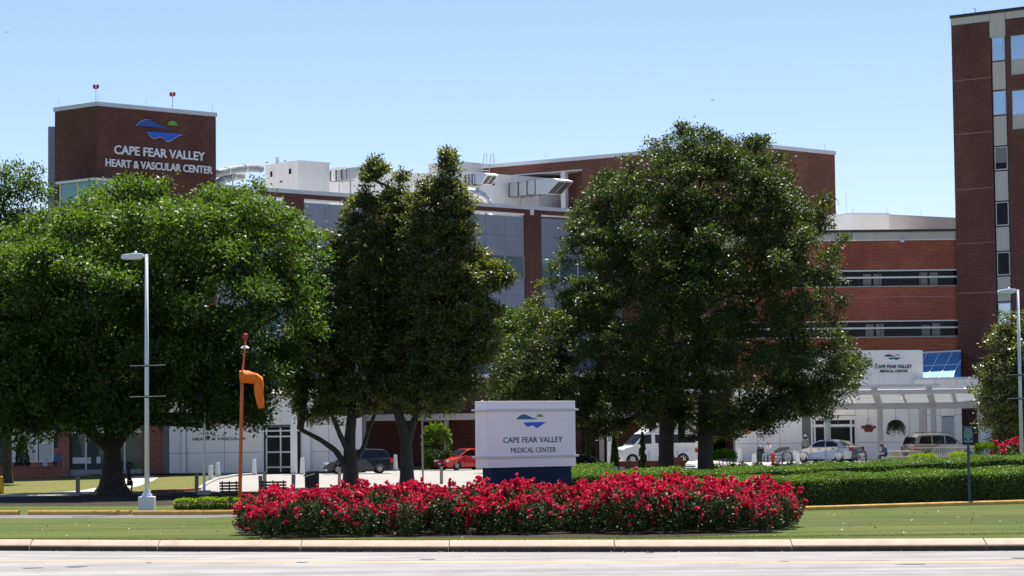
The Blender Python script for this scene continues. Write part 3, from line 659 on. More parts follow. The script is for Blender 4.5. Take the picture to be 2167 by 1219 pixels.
for px, ptop, pbot in ((203, 180, 213), (365, 196, 229)):
    b_ = at(px, pbot, 158 if px < 300 else 160.5); t_ = at(px, ptop, b_.y)
    L_ = thing('beacon_mast', 'red aircraft warning beacon on a thin mast, %s of the two on the brick tower' % ('left' if px < 300 else 'right'), 'beacon', (b_.x, b_.y, zA - 0.02), 0, 'warning beacons on the tower roof')
    mb = MB(); mb.tube([(b_.x, b_.y, zA - 0.3), (t_.x, b_.y, t_.z - 0.2)], 0.025, 6); mb.build('mast', GALV, L_)
    for s_ in (-1, 1):
        mb = MB(); mb.lathe([(0.07, 0), (0.10, 0.03), (0.10, 0.2), (0.06, 0.26)], 10, (t_.x + s_ * 0.11, b_.y, t_.z - 0.22)); mb.build('beacon_lamp', REDP, L_)
    mb = MB(); mb.box(t_.x - 0.14, t_.x + 0.14, b_.y - 0.03, b_.y + 0.03, t_.z - 0.26, t_.z - 0.22); mb.build('bracket', REDP, L_)
rods(T, WA_R, (0.2, 3.9, WA_R.L - 0.2), zA); rods(T, WA_L, (0.3,), zA)

# ================================================================== panelled wing
WB = wall_px(430, 162.5, 1345, 189.5, 420)
B = thing('panel_wing', 'long office wing with grey metal panels, brick pilasters and brick parapet', 'building', WB.o, WB.rot)
zB = WB.z(985, 427); zpt = WB.z(1060, 452)
wb(WB, 'wall', GREYP, B, 0, WB.L, 6.0, zpt - 0.3, 0.0, 0.3)
wb(WB, 'parapet', BR_DARK, B, 0, WB.L, zpt + 0.12, zB - 0.28, -0.16, 0.25)
wb(WB, 'coping', TRIM, B, 0, WB.L, zB - 0.28, zB, -0.24, 0.35)
wb(WB, 'roof', mat('roof_membrane', (0.70, 0.69, 0.66), 0.9), B, 0, WB.L + 4, zB - 1.2, zB - 1.0, 0.25, 16)
u1143, u1108, u985 = WB.u(1143, 500), WB.u(1108, 500), WB.u(985, 500)
per = u1143 - u985; pw = u1143 - u1108
rowz = [WB.z(1060, y) for y in (456, 498, 541, 588, 624, 661)]; rowk = ['p', 'p', 'g', 'p', 'p']
sto = rowz[2] - rowz[5]
rows_ = []
zz_ = rowz[0]
rows_ = [(rowz[1], rowz[0], 'p'), (rowz[2], rowz[1], 'p')]
zt = rowz[2]
while zt > 7.4:
    h1 = rowz[2] - rowz[3]; h2 = rowz[3] - rowz[4]; h3 = rowz[4] - rowz[5]
    for h_, k_ in ((h1, 'g'), (h2, 'p'), (h3, 'p')):
        rows_.append((max(zt - h_, 6.0), zt, k_)); zt -= h_
k0 = -5
for k in range(-6, 3):
    ue = u1143 + k * per; us = ue - pw
    if ue > 0.5 and us < WB.L:
        wb(WB, 'pilaster', BR_DARK, B, max(us, 0.02), min(ue, WB.L), 6.0, zpt + 0.118, -0.158, 0.1)
    a_ = ue; b_ = us + per
    if b_ < 0.5 or a_ > WB.L - 0.5: continue
    a_ = max(a_, 0.05); b_ = min(b_, WB.L)
    wb(WB, 'head_trim', WHITE, B, a_, b_, zpt, zpt + 0.117, -0.12, 0.05)
    nc = 3
    for (z0, z1, kd) in rows_:
        for c in range(nc):
            x0 = a_ + (b_ - a_) * c / nc; x1 = a_ + (b_ - a_) * (c + 1) / nc
            if kd == 'p': wb(WB, 'panel', GREYP, B, x0 + 0.015, x1 - 0.015, z0 + 0.012, z1 - 0.012, -0.05, 0.02)
            else: wb(WB, 'pane', GLASSG, B, x0 + 0.03, x1 - 0.03, z0 + 0.03, z1 - 0.03, -0.02, 0.02)
        if kd == 'g':
            for c in range(nc + 1):
                x = a_ + (b_ - a_) * c / nc; wb(WB, 'mullion', TRIM, B, x - 0.03, x + 0.03, z0, z1, -0.06, 0.015)
mb = MB(); ul, zl = WB.hit(1121, 450); mb.box(ul - 0.13, ul + 0.13, -0.34, -0.16, zl - 0.2, zl + 0.2); mb.build('wall_lamp', WHITE, B, WB.M)

# ---- rooftop plant on the wing
RW = WB.rot
def rot_frame(p): return Matrix.Translation(p) @ Matrix.Rotation(RW, 4, 'Z')
def on_roof(px, py, back):
    """a place on the wing's roof, `back` metres behind its front, seen at this pixel column"""
    W_ = WB.shifted(back); uu, zz = W_.hit(px, py); p = W_.o + W_.d * uu; return Vector((p.x, p.y, 0)), zz
def roof_unit(name, label, px, ytop, back, wd, dp, doors=(), lid=0.08):
    p, zt = on_roof(px, ytop, back); zb_ = zB - 1.0
    U = thing(name, label, 'roof unit', (p.x, p.y, zb_), RW); M = Matrix.Translation((p.x, p.y, 0)) @ Matrix.Rotation(RW, 4, 'Z')
    mb = MB(); mb.box(0, wd, 0, dp, zb_, zt - lid); mb.build('casing', UNITW, U, M, bevel=0.02)
    mb = MB(); mb.box(-0.06, wd + 0.06, -0.06, dp + 0.06, zt - lid, zt); mb.build('lid', UNITW, U, M)
    n = max(1, int(wd / 1.5))
    for k in range(1, n):
        mb = MB(); mb.box(wd * k / n - 0.012, wd * k / n + 0.012, -0.012, 0.0, zb_ + 0.02, zt - lid - 0.02); mb.build('seam', TRIM, U, M)
    for (side, pos, w_, h_) in doors:
        mb = MB()
        if side == 'f': mb.box(pos, pos + w_, -0.03, 0, zt - 0.35 - h_, zt - 0.35)
        else: mb.box(-0.03, 0, pos, pos + w_, zt - 0.35 - h_, zt - 0.35)
        d = mb.build('door', UNITW, U, M)
        mb = MB()
        if side == 'f': mb.box(pos + w_ * .3, pos + w_ * .7, -0.05, -0.03, zt - 0.95, zt - 0.55)
        else: mb.box(-0.05, -0.03, pos + w_ * .3, pos + w_ * .7, zt - 0.95, zt - 0.55)
        mb.build('vision_panel', GLASSD, d, M)
    return U, M, zt
roof_unit('roof_unit', 'tall white boxy plant unit with doors beside the brick tower roof', 630, 339, 5.0, 2.9, 4.2, (('l', 0.55, 0.75, 1.7), ('l', 3.0, 0.7, 1.6)))
roof_unit('roof_unit', 'long white plant unit behind the peak of the brown magnolia', 722, 354, 7.9, 8.6, 4.0)
roof_unit('roof_unit', 'long low white plant unit with hooded ducts on its front', 948, 360, 7.5, WB.shifted(7.5).u(1210, 380) - WB.shifted(7.5).u(948, 360), 3.0, (('f', 4.3, 0.7, 1.5),))
roof_unit('roof_unit', 'pale penthouse wall with panel seams behind the roof ladder', 955, 340, 13.0, 6.2, 3.0)
p, zt = on_roof(587, 333, 8); mb = MB(); mb.box(p.x - 0.13, p.x + 0.13, p.y, p.y + 0.3, zB - 1, zt); mb.box(p.x - 0.18, p.x + 0.18, p.y - .05, p.y + 0.35, zt - 0.05, zt + 0.02)
tag(mb.build('vent_stack', TRIM), 'small square vent stack above the tall white plant unit', 'vent')
# curved ducts beside the tower
for (pa_, ya, pb_, yb, r_, lb) in ((455, 352, 552, 355, 0.28, 'upper curved galvanised duct beside the brick tower'), (455, 374, 512, 371, 0.28, 'lower curved galvanised duct beside the brick tower')):
    a, za = on_roof(pa_, ya, 3.5); b, zb_ = on_roof(pb_, yb, 6.0)
    D = thing('roof_duct', lb, 'duct', (a.x, a.y, zB - 1), RW)
    mb = MB(); pts = []; 
    for k in range(9):
        t = k / 8; pts.append(Vector((a.x + (b.x - a.x) * t, a.y + (b.y - a.y) * t, za + (zb_ - za) * t - 0.55 + 0.5 * math.sin(t * math.pi * 0.6))))
    mb.tube(pts, r_, 16); mb.build('duct_run', mat('duct_dull', (0.20, 0.215, 0.23), 0.5, var=0.15, vscale=3), D, smooth=True)
    for k in (2, 5):
        mb = MB(); mb.tube([pts[k], pts[k] + (pts[k + 1] - pts[k]) * 0.12], r_ + 0.05, 16); mb.build('flange', TRIM, D)
    mb = MB(); mb.box(pts[3].x - .05, pts[3].x + .05, pts[3].y - .05, pts[3].y + .05, zB - 1.0, pts[3].z); mb.build('stand', GALV, D)
def hood(label, px0, px1, y0, y1, back, frac=0.5, dp=1.1):
    """square duct running out over the roof, at right angles to the wing's front, ending in a rain hood with a slanted mouth"""
    a, zt = on_roof(px0, y0, back); zb_ = on_roof(px0, y1, back)[1]; L_ = 0.5
    while L_ < 9 and project(a + WB.n * L_ + Vector((0, 0, zt)))[0] < px1: L_ += 0.05
    wd = L_; M = Matrix.Translation((a.x, a.y, 0)) @ Matrix.Rotation(RW - R(90), 4, 'Z'); hh = zt - zb_
    H = thing('duct_hood', label, 'duct', (a.x, a.y, zB - 1), RW - R(90))
    xm = wd * frac
    mb = MB(); mb.box(0, xm, 0, dp, zb_ + 0.12 * hh, zt - 0.04); mb.build('duct_run', GALV, H, M)
    prof = [(xm, zb_ + 0.08 * hh), (xm, zt), (xm + (wd - xm) * .35, zt + 0.02), (xm + (wd - xm) * .75, zt - 0.05 * hh), (wd, zt - 0.22 * hh), (wd - 0.03, zt - 0.28 * hh), (xm + (wd - xm) * 0.45, zb_)]
    mb = MB(); mb.prism_xz(prof, -0.04, dp + 0.04); mb.build('hood', GALV, H, M)
    a2 = Vector((wd - 0.03, 0, zt - 0.28 * hh)); b2 = Vector((xm + (wd - xm) * 0.45, 0, zb_)); d = (b2 - a2); nn = Vector((-d.z, 0, d.x)).normalized(); nn = nn if nn.x > 0 else -nn
    for y0_, y1_ in ((0.05, dp / 2 - 0.03), (dp / 2 + 0.03, dp - 0.05)):
        mb = MB(); mb.add([a2 + d * .05 + Vector((0, y0_, 0)) + nn * .01, b2 - d * .05 + Vector((0, y0_, 0)) + nn * .01, b2 - d * .05 + Vector((0, y1_, 0)) + nn * .01, a2 + d * .05 + Vector((0, y1_, 0)) + nn * .01], [(0, 1, 2, 3)]); mb.build('hood_mouth', DARK, H, M)
    for k in (0.03, 0.36, 0.68, 0.98):
        mb = MB(); mb.box(xm * k - 0.03, xm * k + 0.03, -0.05, dp + 0.05, zb_ + 0.08 * hh, zt); mb.build('flange', DARK, H, M)
    for k in (0.3, 0.95):
        mb = MB(); mb.box(xm * k - 0.04, xm * k + 0.04, 0.3, 0.4, zB - 1.0, zb_ + 0.2 * hh); mb.build('stand', GALV, H, M)
hood('square roof duct with dark hood mouth right of the tall white unit', 698, 773, 362, 386, 5.5)
hood('small roof duct hood beside the thick round elbow', 985, 1031, 370, 394, 5.6, 0.45)
hood('long sectioned roof duct with wide hood near the brick block', 1076, 1182, 388, 420, 7.2, 0.55, 1.5)
a, za = on_roof(1000, 412, 4.0); D = thing('round_duct', 'thick round galvanised duct elbow dropping behind the parapet', 'duct', (a.x, a.y, zB - 1), RW)
pts = [a + WB.d * (1.5 * math.sin(t)) + Vector((0, 0, za - 1.0 + 1.1 * math.cos(t))) for t in [k * math.pi / 2 / 7 for k in range(8)]]
mb = MB(); mb.tube([a - WB.d * 1.2 + Vector((0, 0, za + 0.1))] + pts + [pts[-1] - Vector((0, 0, 0.6))], 0.42, 18); mb.build('elbow', GALV, D, smooth=True)
for k in (1, 3, 5, 7):
    mb = MB(); mb.tube([pts[k] - (pts[k] - pts[k - 1]) * 0.06, pts[k] + (pts[k] - pts[k - 1]) * 0.06], 0.46, 18); mb.build('seam_ring', TRIM, D)

# ================================================================== large brick block
WD_R = wall_px(1580, 182, 1768, 188.8, 400); cD = WD_R.o; aD = at(985, 400, 196.8); WD_L = Wall((aD.x, aD.y), (cD.x, cD.y))
zD = WD_R.z(1580, 301)
Dk = thing('brick_block', 'big red brown brick block with a recessed roof opening behind the large magnolia', 'building', cD, WD_R.rot)
wb(WD_R, 'wall', BR_BLOCK, Dk, 0.0, WD_R.L, 0, zD - 0.3, 0, 0.4)
uo0, uo1 = WD_L.u(1085, 380), WD_L.u(1232, 380); zo1 = WD_L.z(1232, 358); zo0 = WD_L.z(1232, 442)
wb(WD_L, 'wall', BR_BLOCK, Dk, uo1, WD_L.L, 0, zD - 0.302, 0, 0.4); wb(WD_L, 'wall', BR_BLOCK, Dk, 0, uo1 - 0.002, zo1, zD - 0.3, 0.03, 0.43); wb(WD_L, 'wall', BR_BLOCK, Dk, 0, uo1 - 0.002, 0, zo0, 0.03, 0.43)
wb(WD_L, 'soffit', WHITE, Dk, uo0, uo1 - 0.004, zo1 - 0.06, zo1 - 0.004, 0.02, 4.0)
wb(WD_L, 'recess_wall', BR_DARK, Dk, 0, uo1 + 3, zo0 - 0.5, zo1, 4.0, 4.2); wb(WD_L, 'recess_side', BR_DARK, Dk, uo1 + 0.001, uo1 + 0.25, zo0 - .5, zo1 - 0.07, 0.42, 4.0)
wb(WD_L, 'recess_floor', CONCL, Dk, 0, uo1, zo0 - 0.2, zo0 - 0.004, 0.44, 4.0)
uc = WD_L.u(1188, 400); wb(WD_L, 'column', WHITE, Dk, uc - 0.22, uc + 0.22, zo0, zo1 - 0.062, 0.25, 0.7)
wb(WD_R, 'coping', TRIM, Dk, -0.05, WD_R.L + 0.05, zD - 0.3, zD, -0.08, 0.45); wb(WD_L, 'coping', TRIM, Dk, 0, WD_L.L - 0.05, zD - 0.301, zD - 0.002, -0.079, 0.45)
P = [cD - (WD_R.n + WD_L.n).normalized() * 0.5, cD + WD_R.d * WD_R.L - WD_R.n * 0.4, cD + WD_R.d * WD_R.L - WD_R.n * 14, cD - WD_L.d * 7.0 - WD_R.n * 14, cD - WD_L.d * (WD_L.L - uo1 - 0.3) - WD_L.n * 0.4]
mb = MB(); mb.prism_xy([(p.x, p.y) for p in P], 0, zD - 0.5); mb.build('core', BR_BLOCK, Dk)
wb(WD_L, 'roof', TRIM, Dk, 0, WD_L.L - 6, zo1 + 0.002, zD - 0.45, 0.46, 5)
rods(Dk, WD_L, (3, 8, 13, 18), zD, 0.55); rods(Dk, WD_R, (3.2, WD_R.L - 1.1), zD, 0.5)
# roof ladder
a = at(1026, 366, 192.5); b = at(1040, 322, 192.5)
Ld = thing('roof_ladder', 'steel access ladder with looped handrails above the brick parapet', 'ladder', (a.x, a.y, a.z))
for s_ in (-0.28, 0.28):
    mb = MB(); pts = [(a.x + s_, a.y, a.z - 1.2), (a.x + s_ + 0.1, a.y + 0.1, a.z + 0.5), (a.x + s_ + 0.28, a.y + 0.2, b.z - 0.05), (a.x + s_ + 0.36, a.y + 0.3, b.z + 0.05), (a.x + s_ + 0.46, a.y + 0.4, b.z - 0.1), (a.x + s_ + 0.42, a.y + 0.5, a.z + 0.6)]
    mb.tube(pts, 0.03, 6); mb.build('handrail', GALV, Ld)
for k in range(6):
    mb = MB(); zz_ = a.z - 1.0 + k * 0.3; mb.tube([(a.x - 0.28, a.y, zz_), (a.x + 0.28, a.y, zz_)], 0.02, 5); mb.build('rung', GALV, Ld)

# ================================================================== banded building and white block above it
WE = wall_px(1560, 165.5, 2035, 165.5, 600)
E = thing('banded_building', 'red brick building with two long dark ribbon windows beside the tall tower', 'building', WE.o, WE.rot)
zrow = lambda y: WE.z(1905, y)
bandsz = [(zrow(607), zrow(571)), (zrow(714), zrow(678))]
ztop = zrow(507); Lw = WE.L
segs = [(0, bandsz[1][0]), (bandsz[1][1], bandsz[0][0]), (bandsz[0][1], ztop)]
for z0, z1 in segs: wb(WE, 'wall', BR_RED, E, 0, Lw, z0, z1, 0, 0.4)
for z0, z1 in bandsz:
    wb(WE, 'sill', CONCL, E, 0, Lw, z0 + 0.001, z0 + 0.08, -0.04, 0.3); wb(WE, 'lintel', WHITE, E, 0, Lw, z1 - 0.08, z1 - 0.001, -0.03, 0.3)
    zm = (z0 + z1) / 2 + 0.08; wb(WE, 'transom', WHITE, E, 0, Lw, zm - 0.06, zm + 0.06, 0.10, 0.30)
    wb(WE, 'recess', BLACKV, E, 0, Lw, z0, z1, 0.9, 1.0)
    n = 11
    for k in range(n):
        x0 = Lw * k / n; x1 = Lw * (k + 1) / n
        mb = MB(); mb.box(x0 + 0.02, x1 - 0.02, 0.22, 0.235, z0 + 0.08, zm - 0.062); mb.build('pane', GLASSD, E, WE.M)
        mb = MB(); mb.box(x0 + 0.02, x1 - 0.02, 0.22, 0.235, zm + 0.062, z1 - 0.08); mb.build('pane', GLASSD, E, WE.M)
        wb(WE, 'mullion', DARK, E, x0 - 0.02, x0 + 0.02, z0 + 0.08, z1 - 0.08, 0.2, 0.26)
    for px in (1836, 1858, 1955, 1977):
        ub = WE.u(px + (3 if z0 < bandsz[0][0] else 0), 590); d_ = random.uniform(0.1, 0.35)
        wb(WE, 'curtain', BLIND, E, ub - 0.28, ub + 0.28, z0 + 0.10, z1 - 0.10 - d_ * 0.8, 0.205, 0.218)
wb(WE, 'fascia', BEIGE, E, 0, Lw, ztop + 0.002, zrow(491), -0.12, 0.5); wb(WE, 'drip', WHITE, E, 0, Lw, ztop - 0.06, ztop, -0.15, 0.0); wb(WE, 'roof_edge', DARK, E, 0, Lw, zrow(491) + 0.002, zrow(486), -0.25, 0.4)
wb(WE, 'roof', MT['roof_membrane'], E, 0, Lw, zrow(491) - 0.1, zrow(486) + 0.02, 0.4, 16); ul = WE.u(1908, 511); wb(WE, 'flood_lamp', WHITE, E, ul - 0.12, ul + 0.12, zrow(513), zrow(508.5), -0.4, -0.16)
wb(WE, 'expansion_joint', CONCL, E, 0, Lw, zrow(628) - 0.012, zrow(628) + 0.012, -0.006, 0.0)
WG = wall_px(1803, 178, 2040, 184, 470); cG = WG.o; aG = at(1740, 470, 184); WG2 = Wall((aG.x, aG.y), (cG.x, cG.y))
Gb = thing('white_penthouse', 'white stucco penthouse block standing above the banded brick building', 'building', cG, WG.rot)
zG = WG.z(1803, 450)
wb(WG, 'wall', UNITW, Gb, 0, WG.L, 0, zG - 0.15, 0, 3); wb(WG2, 'wall', UNITW, Gb, 0, WG2.L - 0.01, 0, zG - 0.152, 0, 3)
wb(WG, 'coping', TRIM, Gb, -0.04, WG.L, zG - 0.15, zG, -0.07, 3.05); wb(WG2, 'coping', TRIM, Gb, 0, WG2.L, zG - 0.151, zG - 0.001, -0.065, 3.05)
rods(Gb, WG, (0.2, 3.6, 7.0), zG, 0.5)
mb = MB(); a = at(1791, 452, 181); mb.tube([(a.x, a.y, zG - 0.2), (a.x, a.y, zG + 1.7)], 0.018, 5); mb.build('antenna', GALV, Gb)

# ================================================================== tall ward tower at the right edge
WF = wall_px(2016, 165.2, 2167, 162.0, 200)
Ft = thing('ward_tower', 'tall dark brick tower with a vertical strip of windows at the right edge', 'building', WF.o, WF.rot)
zF = WF.z(2013, 33); LF = 30.0
ua, ub = WF.u(2101, 200), WF.u(2128, 200)
zs0 = WF.z(2112, 78)
ux0, ux1 = WF.u(2137, 100), WF.u(2137, 100) + 3.4
wz = [(WF.z(2110, a_), WF.z(2110, b_)) for a_, b_ in ((128, 78), (243, 193), (360, 311), (478, 428), (583, 534), (689, 641))]
zfas = WF.z(2050, 51)
stw = (wz[0][0] - wz[4][0]) / 4
mb = MB(); mb.box(0, LF, 0.35, 20, 0, zF - 0.35); mb.build('core', BR_TOWER, Ft, WF.M)
wb(WF, 'wall', BR_TOWER, Ft, 0, ua - 0.10, 0, zfas, 0, 0.34)
# brick right of the strip, with window openings on the top two floors
wb(WF, 'wall', BR_TOWER, Ft, ub + 0.10, ux0, 0, zfas, 0, 0.34)
rwin = [(WF.z(2150, 125), WF.z(2150, 74), WF.z(2150, 158)), (WF.z(2155, 242), WF.z(2155, 190), WF.z(2155, 273))]
wb(WF, 'wall', BR_TOWER, Ft, ux0, LF, rwin[0][1], zfas, 0.001, 0.34); wb(WF, 'wall', BR_TOWER, Ft, ux0, LF, rwin[1][1], rwin[0][2], 0.001, 0.34); wb(WF, 'wall', BR_TOWER, Ft, ux0, LF, 0, rwin[1][2], 0.001, 0.34)
for zw0, zw1, zp in rwin:
    for k in range(3):
        x0 = ux0 + 0.08 + k * 1.08
        wb(WF, 'window_frame', TRIM, Ft, x0 - 0.06, x0 + 1.06, zw0 - 0.04, zw1 - 0.01, 0.10, 0.16)
        wb(WF, 'pane', GLASSB, Ft, x0, x0 + 1.0, zw0 + 0.04, zw1 - 0.07, 0.08, 0.10)
    wb(WF, 'spandrel', BEIGE, Ft, ux0 + 0.02, ux0 + 3.3, zp + 0.01, zw0 - 0.045, 0.08, 0.3)
    wb(WF, 'wall', BR_TOWER, Ft, ux0 + 3.4, LF, zp + 0.002, zw1 - 0.002, 0.002, 0.34)
wb(WF, 'strip_frame', DARK, Ft, ua - 0.10, ub + 0.10, 0, zs0 - 0.002, 0.12, 0.30)
kinds = [GLASSB, GLASSB, GLASSD, GLASSD, GLASSD, GLASSB]
fl = list(wz) + [(wz[5][0] - stw * (k + 1), wz[5][1] - stw * (k + 1)) for k in range(2)]
for i, (z0, z1) in enumerate(fl):
    wb(WF, 'window_frame', TRIM, Ft, ua, ub, z0, z1, 0.06, 0.12)
    wb(WF, 'pane', kinds[i] if i < 6 else GLASSD, Ft, ua + 0.07, ub - 0.07, z0 + 0.07, z1 - 0.07, 0.03, 0.06)
    if 2 <= i < 5: wb(WF, 'blind', BLIND, Ft, ua + 0.08, ub - 0.08, z0 + 0.5 + 0.25 * (i - 2), z1 - 0.08, 0.022, 0.028) if i == 2 else None
    zn = fl[i + 1][1] if i + 1 < len(fl) else 0
    wb(WF, 'spandrel', BEIGE, Ft, ua, ub, zn + 0.10, z0 - 0.10, 0.05, 0.12)
wb(WF, 'fascia', BEIGE, Ft, -0.02, ua - 0.14, zfas + 0.03, zF - 0.22, -0.03, 0.3); wb(WF, 'fascia', BEIGE, Ft, ub + 0.14, LF, zfas + 0.03, zF - 0.22, -0.03, 0.3)
wb(WF, 'fascia_panel', BEIGE, Ft, ua - 0.10, ub + 0.10, zs0, zF - 0.221, -0.05, 0.3)
wb(WF, 'shadow_gap', DARK, Ft, -0.03, LF, zfas, zfas + 0.03, -0.04, 0.3)
wb(WF, 'roof_edge', DARK, Ft, -0.06, LF, zF - 0.22, zF, -0.10, 20)
ujo = WF.u(2055, 60); wb(WF, 'fascia_joint', TRIM, Ft, ujo - 0.03, ujo + 0.03, zfas + 0.03, zF - 0.23, -0.035, -0.028)
for yj in (168, 282, 400, 515, 620): wb(WF, 'relief_joint', mat('joint', (0.33, 0.22, 0.19), 0.8), Ft, 0, ua - 0.12, WF.z(2055, yj) - 0.02, WF.z(2055, yj) + 0.02, -0.006, 0)
rods(Ft, WF, (1.0,), zF, 0.45)
mb = MB(); a, b = WF.hit(2060, 26); mb.tube([(a, 0.3, zF - 0.1), (a, 0.3, zF + 0.35)], 0.02, 5); mb.tube([(a - 0.2, 0.3, zF + 0.36), (a + 0.06, 0.3, zF + 0.30)], 0.02, 5); mb.build('roof_antenna', DARK, Ft, WF.M)

# ================================================================== main entrance: white panel walls, sign wall, skylight, canopy
WH = wall_px(1555, 158.0, 2036, 157.0, 900)
Hh = thing('entrance_hall', 'white panelled main entrance hall with dark doors under the banded building', 'building', WH.o, WH.rot)
def hu(px): return WH.u(px, 920)
def hzz(py, px=1850): return WH.z(px, py)
ztopH = hzz(818)
jz = hzz(936)
LH = WH.L
wb(WH, 'backing', mat('joint_grey', (0.16, 0.16, 0.16), 0.9, var=0), Hh, 0, LH, TZ, ztopH, 0.06, 5)
def panelrun(a_, b_, n, zlist, W_=WH, par=Hh, y=0.0):
    for k in range(n):
        for z0, z1 in zip(zlist[:-1], zlist[1:]):
            wb(W_, 'panel', PANELW, par, a_ + (b_ - a_) * k / n + 0.012, a_ + (b_ - a_) * (k + 1) / n - 0.012, z0 + 0.012, z1 - 0.012, y, y + 0.05)
panelrun(0, hu(1650), 2, [TZ, jz, ztopH]); panelrun(hu(1650), hu(1698), 1, [TZ, jz, ztopH])
panelrun(hu(1812), hu(1925), 2, [TZ, jz, hzz(862), ztopH]); panelrun(hu(1925), hu(1948), 1, [TZ, jz, ztopH])
panelrun(hu(1962), hu(1992), 1, [TZ, hzz(880), ztopH]); panelrun(hu(2022), LH, 1, [TZ, hzz(880), ztopH]); panelrun(hu(1992), hu(2022), 1, [hzz(882), ztopH])
wb(WH, 'window', GLASSC, Hh, hu(1994), hu(2019), TZ + 0.4, hzz(884), 0.02, 0.05)
for px in (1992, 2021): wb(WH, 'window_frame', WHITE, Hh, hu(px) - 0.05, hu(px) + 0.05, TZ, hzz(882) - 0.012, -0.03, 0.05)
wb(WH, 'return_wall', PANELW, Hh, hu(1698), hu(1714), TZ, ztopH, 0.5, 0.9)
# doors
zl = hzz(890)
panelrun(hu(1716), hu(1812), 2, [hzz(878), ztopH])
for a_, b_ in ((1722, 1743), (1757, 1773), (1776, 1806)): wb(WH, 'transom_pane', GLASSD, Hh, hu(a_), hu(b_), hzz(896), hzz(889), 0.01, 0.05)
wb(WH, 'door_head', PANELW, Hh, hu(1716), hu(1812), hzz(902), hzz(897), -0.02, 0.05); wb(WH, 'door_head', PANELW, Hh, hu(1716), hu(1812), hzz(888), hzz(879), -0.02, 0.05)
for a_, b_ in ((1727, 1744), (1758, 1799), (1804, 1808)):
    d_ = wb(WH, 'door', GLASSD, Hh, hu(a_), hu(b_), TZ, hzz(905), 0.02, 0.05)
for px in (1718, 1724, 1746, 1754, 1801, 1811): wb(WH, 'door_frame', WHITE, Hh, hu(px) - 0.06, hu(px) + 0.06, TZ, hzz(888.2), -0.05, 0.05)
emblem(WH, hu(1613), hu(1632), hzz(907.5, 1620), hzz(897.5, 1620), 0.012, 0.03, (TXTN, TXTN, LG_HILL), Hh)
lettering('CAPE FEAR VALLEY', WH, hu(1603), hu(1645), hzz(914.5, 1620), hzz(910, 1620), 0.012, 0.03, TXTN, Hh, 0.015, split=False)
lettering('MEDICAL CENTER', WH, hu(1607), hu(1639), hzz(920.5, 1620), hzz(916.5, 1620), 0.012, 0.03, TXTN, Hh, 0.015, split=False)
# sign wall above the canopy
WS = wall_px(1700, 155.4, 1946, 156.6, 780)
Sg = thing('sign_wall', 'white panel wall with CAPE FEAR VALLEY MEDICAL CENTER letters above the entrance canopy', 'sign', WS.o, WS.rot)
su = lambda px: WS.u(px, 780); szz = lambda py, px=1890: WS.z(px, py)
for a_, b_ in ((0, su(1790)), (su(1790), su(1842)), (su(1842), WS.L)):
    wb(WS, 'panel', PANELW, Sg, a_ + 0.012, b_ - 0.012, szz(789) + 0.012, szz(741), 0, 0.3); wb(WS, 'panel', PANELW, Sg, a_ + 0.012, b_ - 0.012, szz(838), szz(789) - 0.012, 0, 0.3)
wb(WS, 'backing', PANELW, Sg, 0.02, WS.L + 0.25, szz(838), szz(741) - 0.02, 0.05, 0.5)
emblem(WS, su(1871), su(1909), szz(762), szz(750), 0.0, 0.04, (TXTN, LG_SUN, LG_HILL), Sg)
lettering('CAPE FEAR VALLEY', WS, su(1853), su(1930), szz(779.5), szz(772), 0.0, 0.04, TXTN, Sg, 0.02)
lettering('MEDICAL CENTER', WS, su(1862), su(1921), szz(788), szz(782.5), 0.0, 0.04, TXTN, Sg, 0.02)
# skylight: sloped blue glazing
Sk = thing('skylight', 'sloped blue glass skylight with white bars beside the sign wall', 'skylight', at(1990, 800, 157))
p00, p10, p11, p01 = at(1952, 803, 159.2), at(2033, 799, 159.2), at(2033, 744, 165.0), at(1952, 748, 165.0)
def bi(s_, t_): return (p00.lerp(p10, s_)).lerp(p01.lerp(p11, s_), t_)
SL_ = 0.36; c1_ = lambda v: min(max(v, 0.0), 1.0)
for k in range(-2, 3):                                   # panes lean with the bars
    for j in range(2):
        t0, t1 = j / 2 + 0.012, (j + 1) / 2 - 0.012; sA, sB = k / 3 + 0.10, (k + 1) / 3 + 0.10
        q = [(c1_(sA + SL_ * t0 + .01), t0), (c1_(sB + SL_ * t0 - .01), t0), (c1_(sB + SL_ * t1 - .01), t1), (c1_(sA + SL_ * t1 + .01), t1)]
        if q[1][0] - q[0][0] < 0.02 and q[2][0] - q[3][0] < 0.02: continue
        q = [bi(*p) for p in q]; nn = (p10 - p00).cross(p01 - p00).normalized()
        mb = MB(); mb.add([p - nn * 0.02 for p in q] + [p + nn * 0.02 for p in q], [(0, 1, 2, 3), (7, 6, 5, 4), (0, 4, 5, 1), (1, 5, 6, 2), (2, 6, 7, 3), (3, 7, 4, 0)]); mb.build('pane', SKYL, Sk)
for k in range(-1, 4):
    s0 = k / 3 + 0.10; t0 = max(0, -s0 / SL_); t1 = min(1, (1 - s0) / SL_)
    if t1 - t0 > 0.1: mb = MB(); mb.bar(bi(s0 + SL_ * t0, t0), bi(s0 + SL_ * t1, t1), 0.07, 0.12); mb.build('glazing_bar', WHITE, Sk)
mb = MB(); mb.bar(bi(0, .5), bi(1, .5), 0.05, 0.08); mb.build('glazing_bar', WHITE, Sk); mb = MB(); mb.bar(bi(-.02, 1.02), bi(1, 1.02), 0.1, 0.16); mb.build('top_bar', WHITE, Sk)
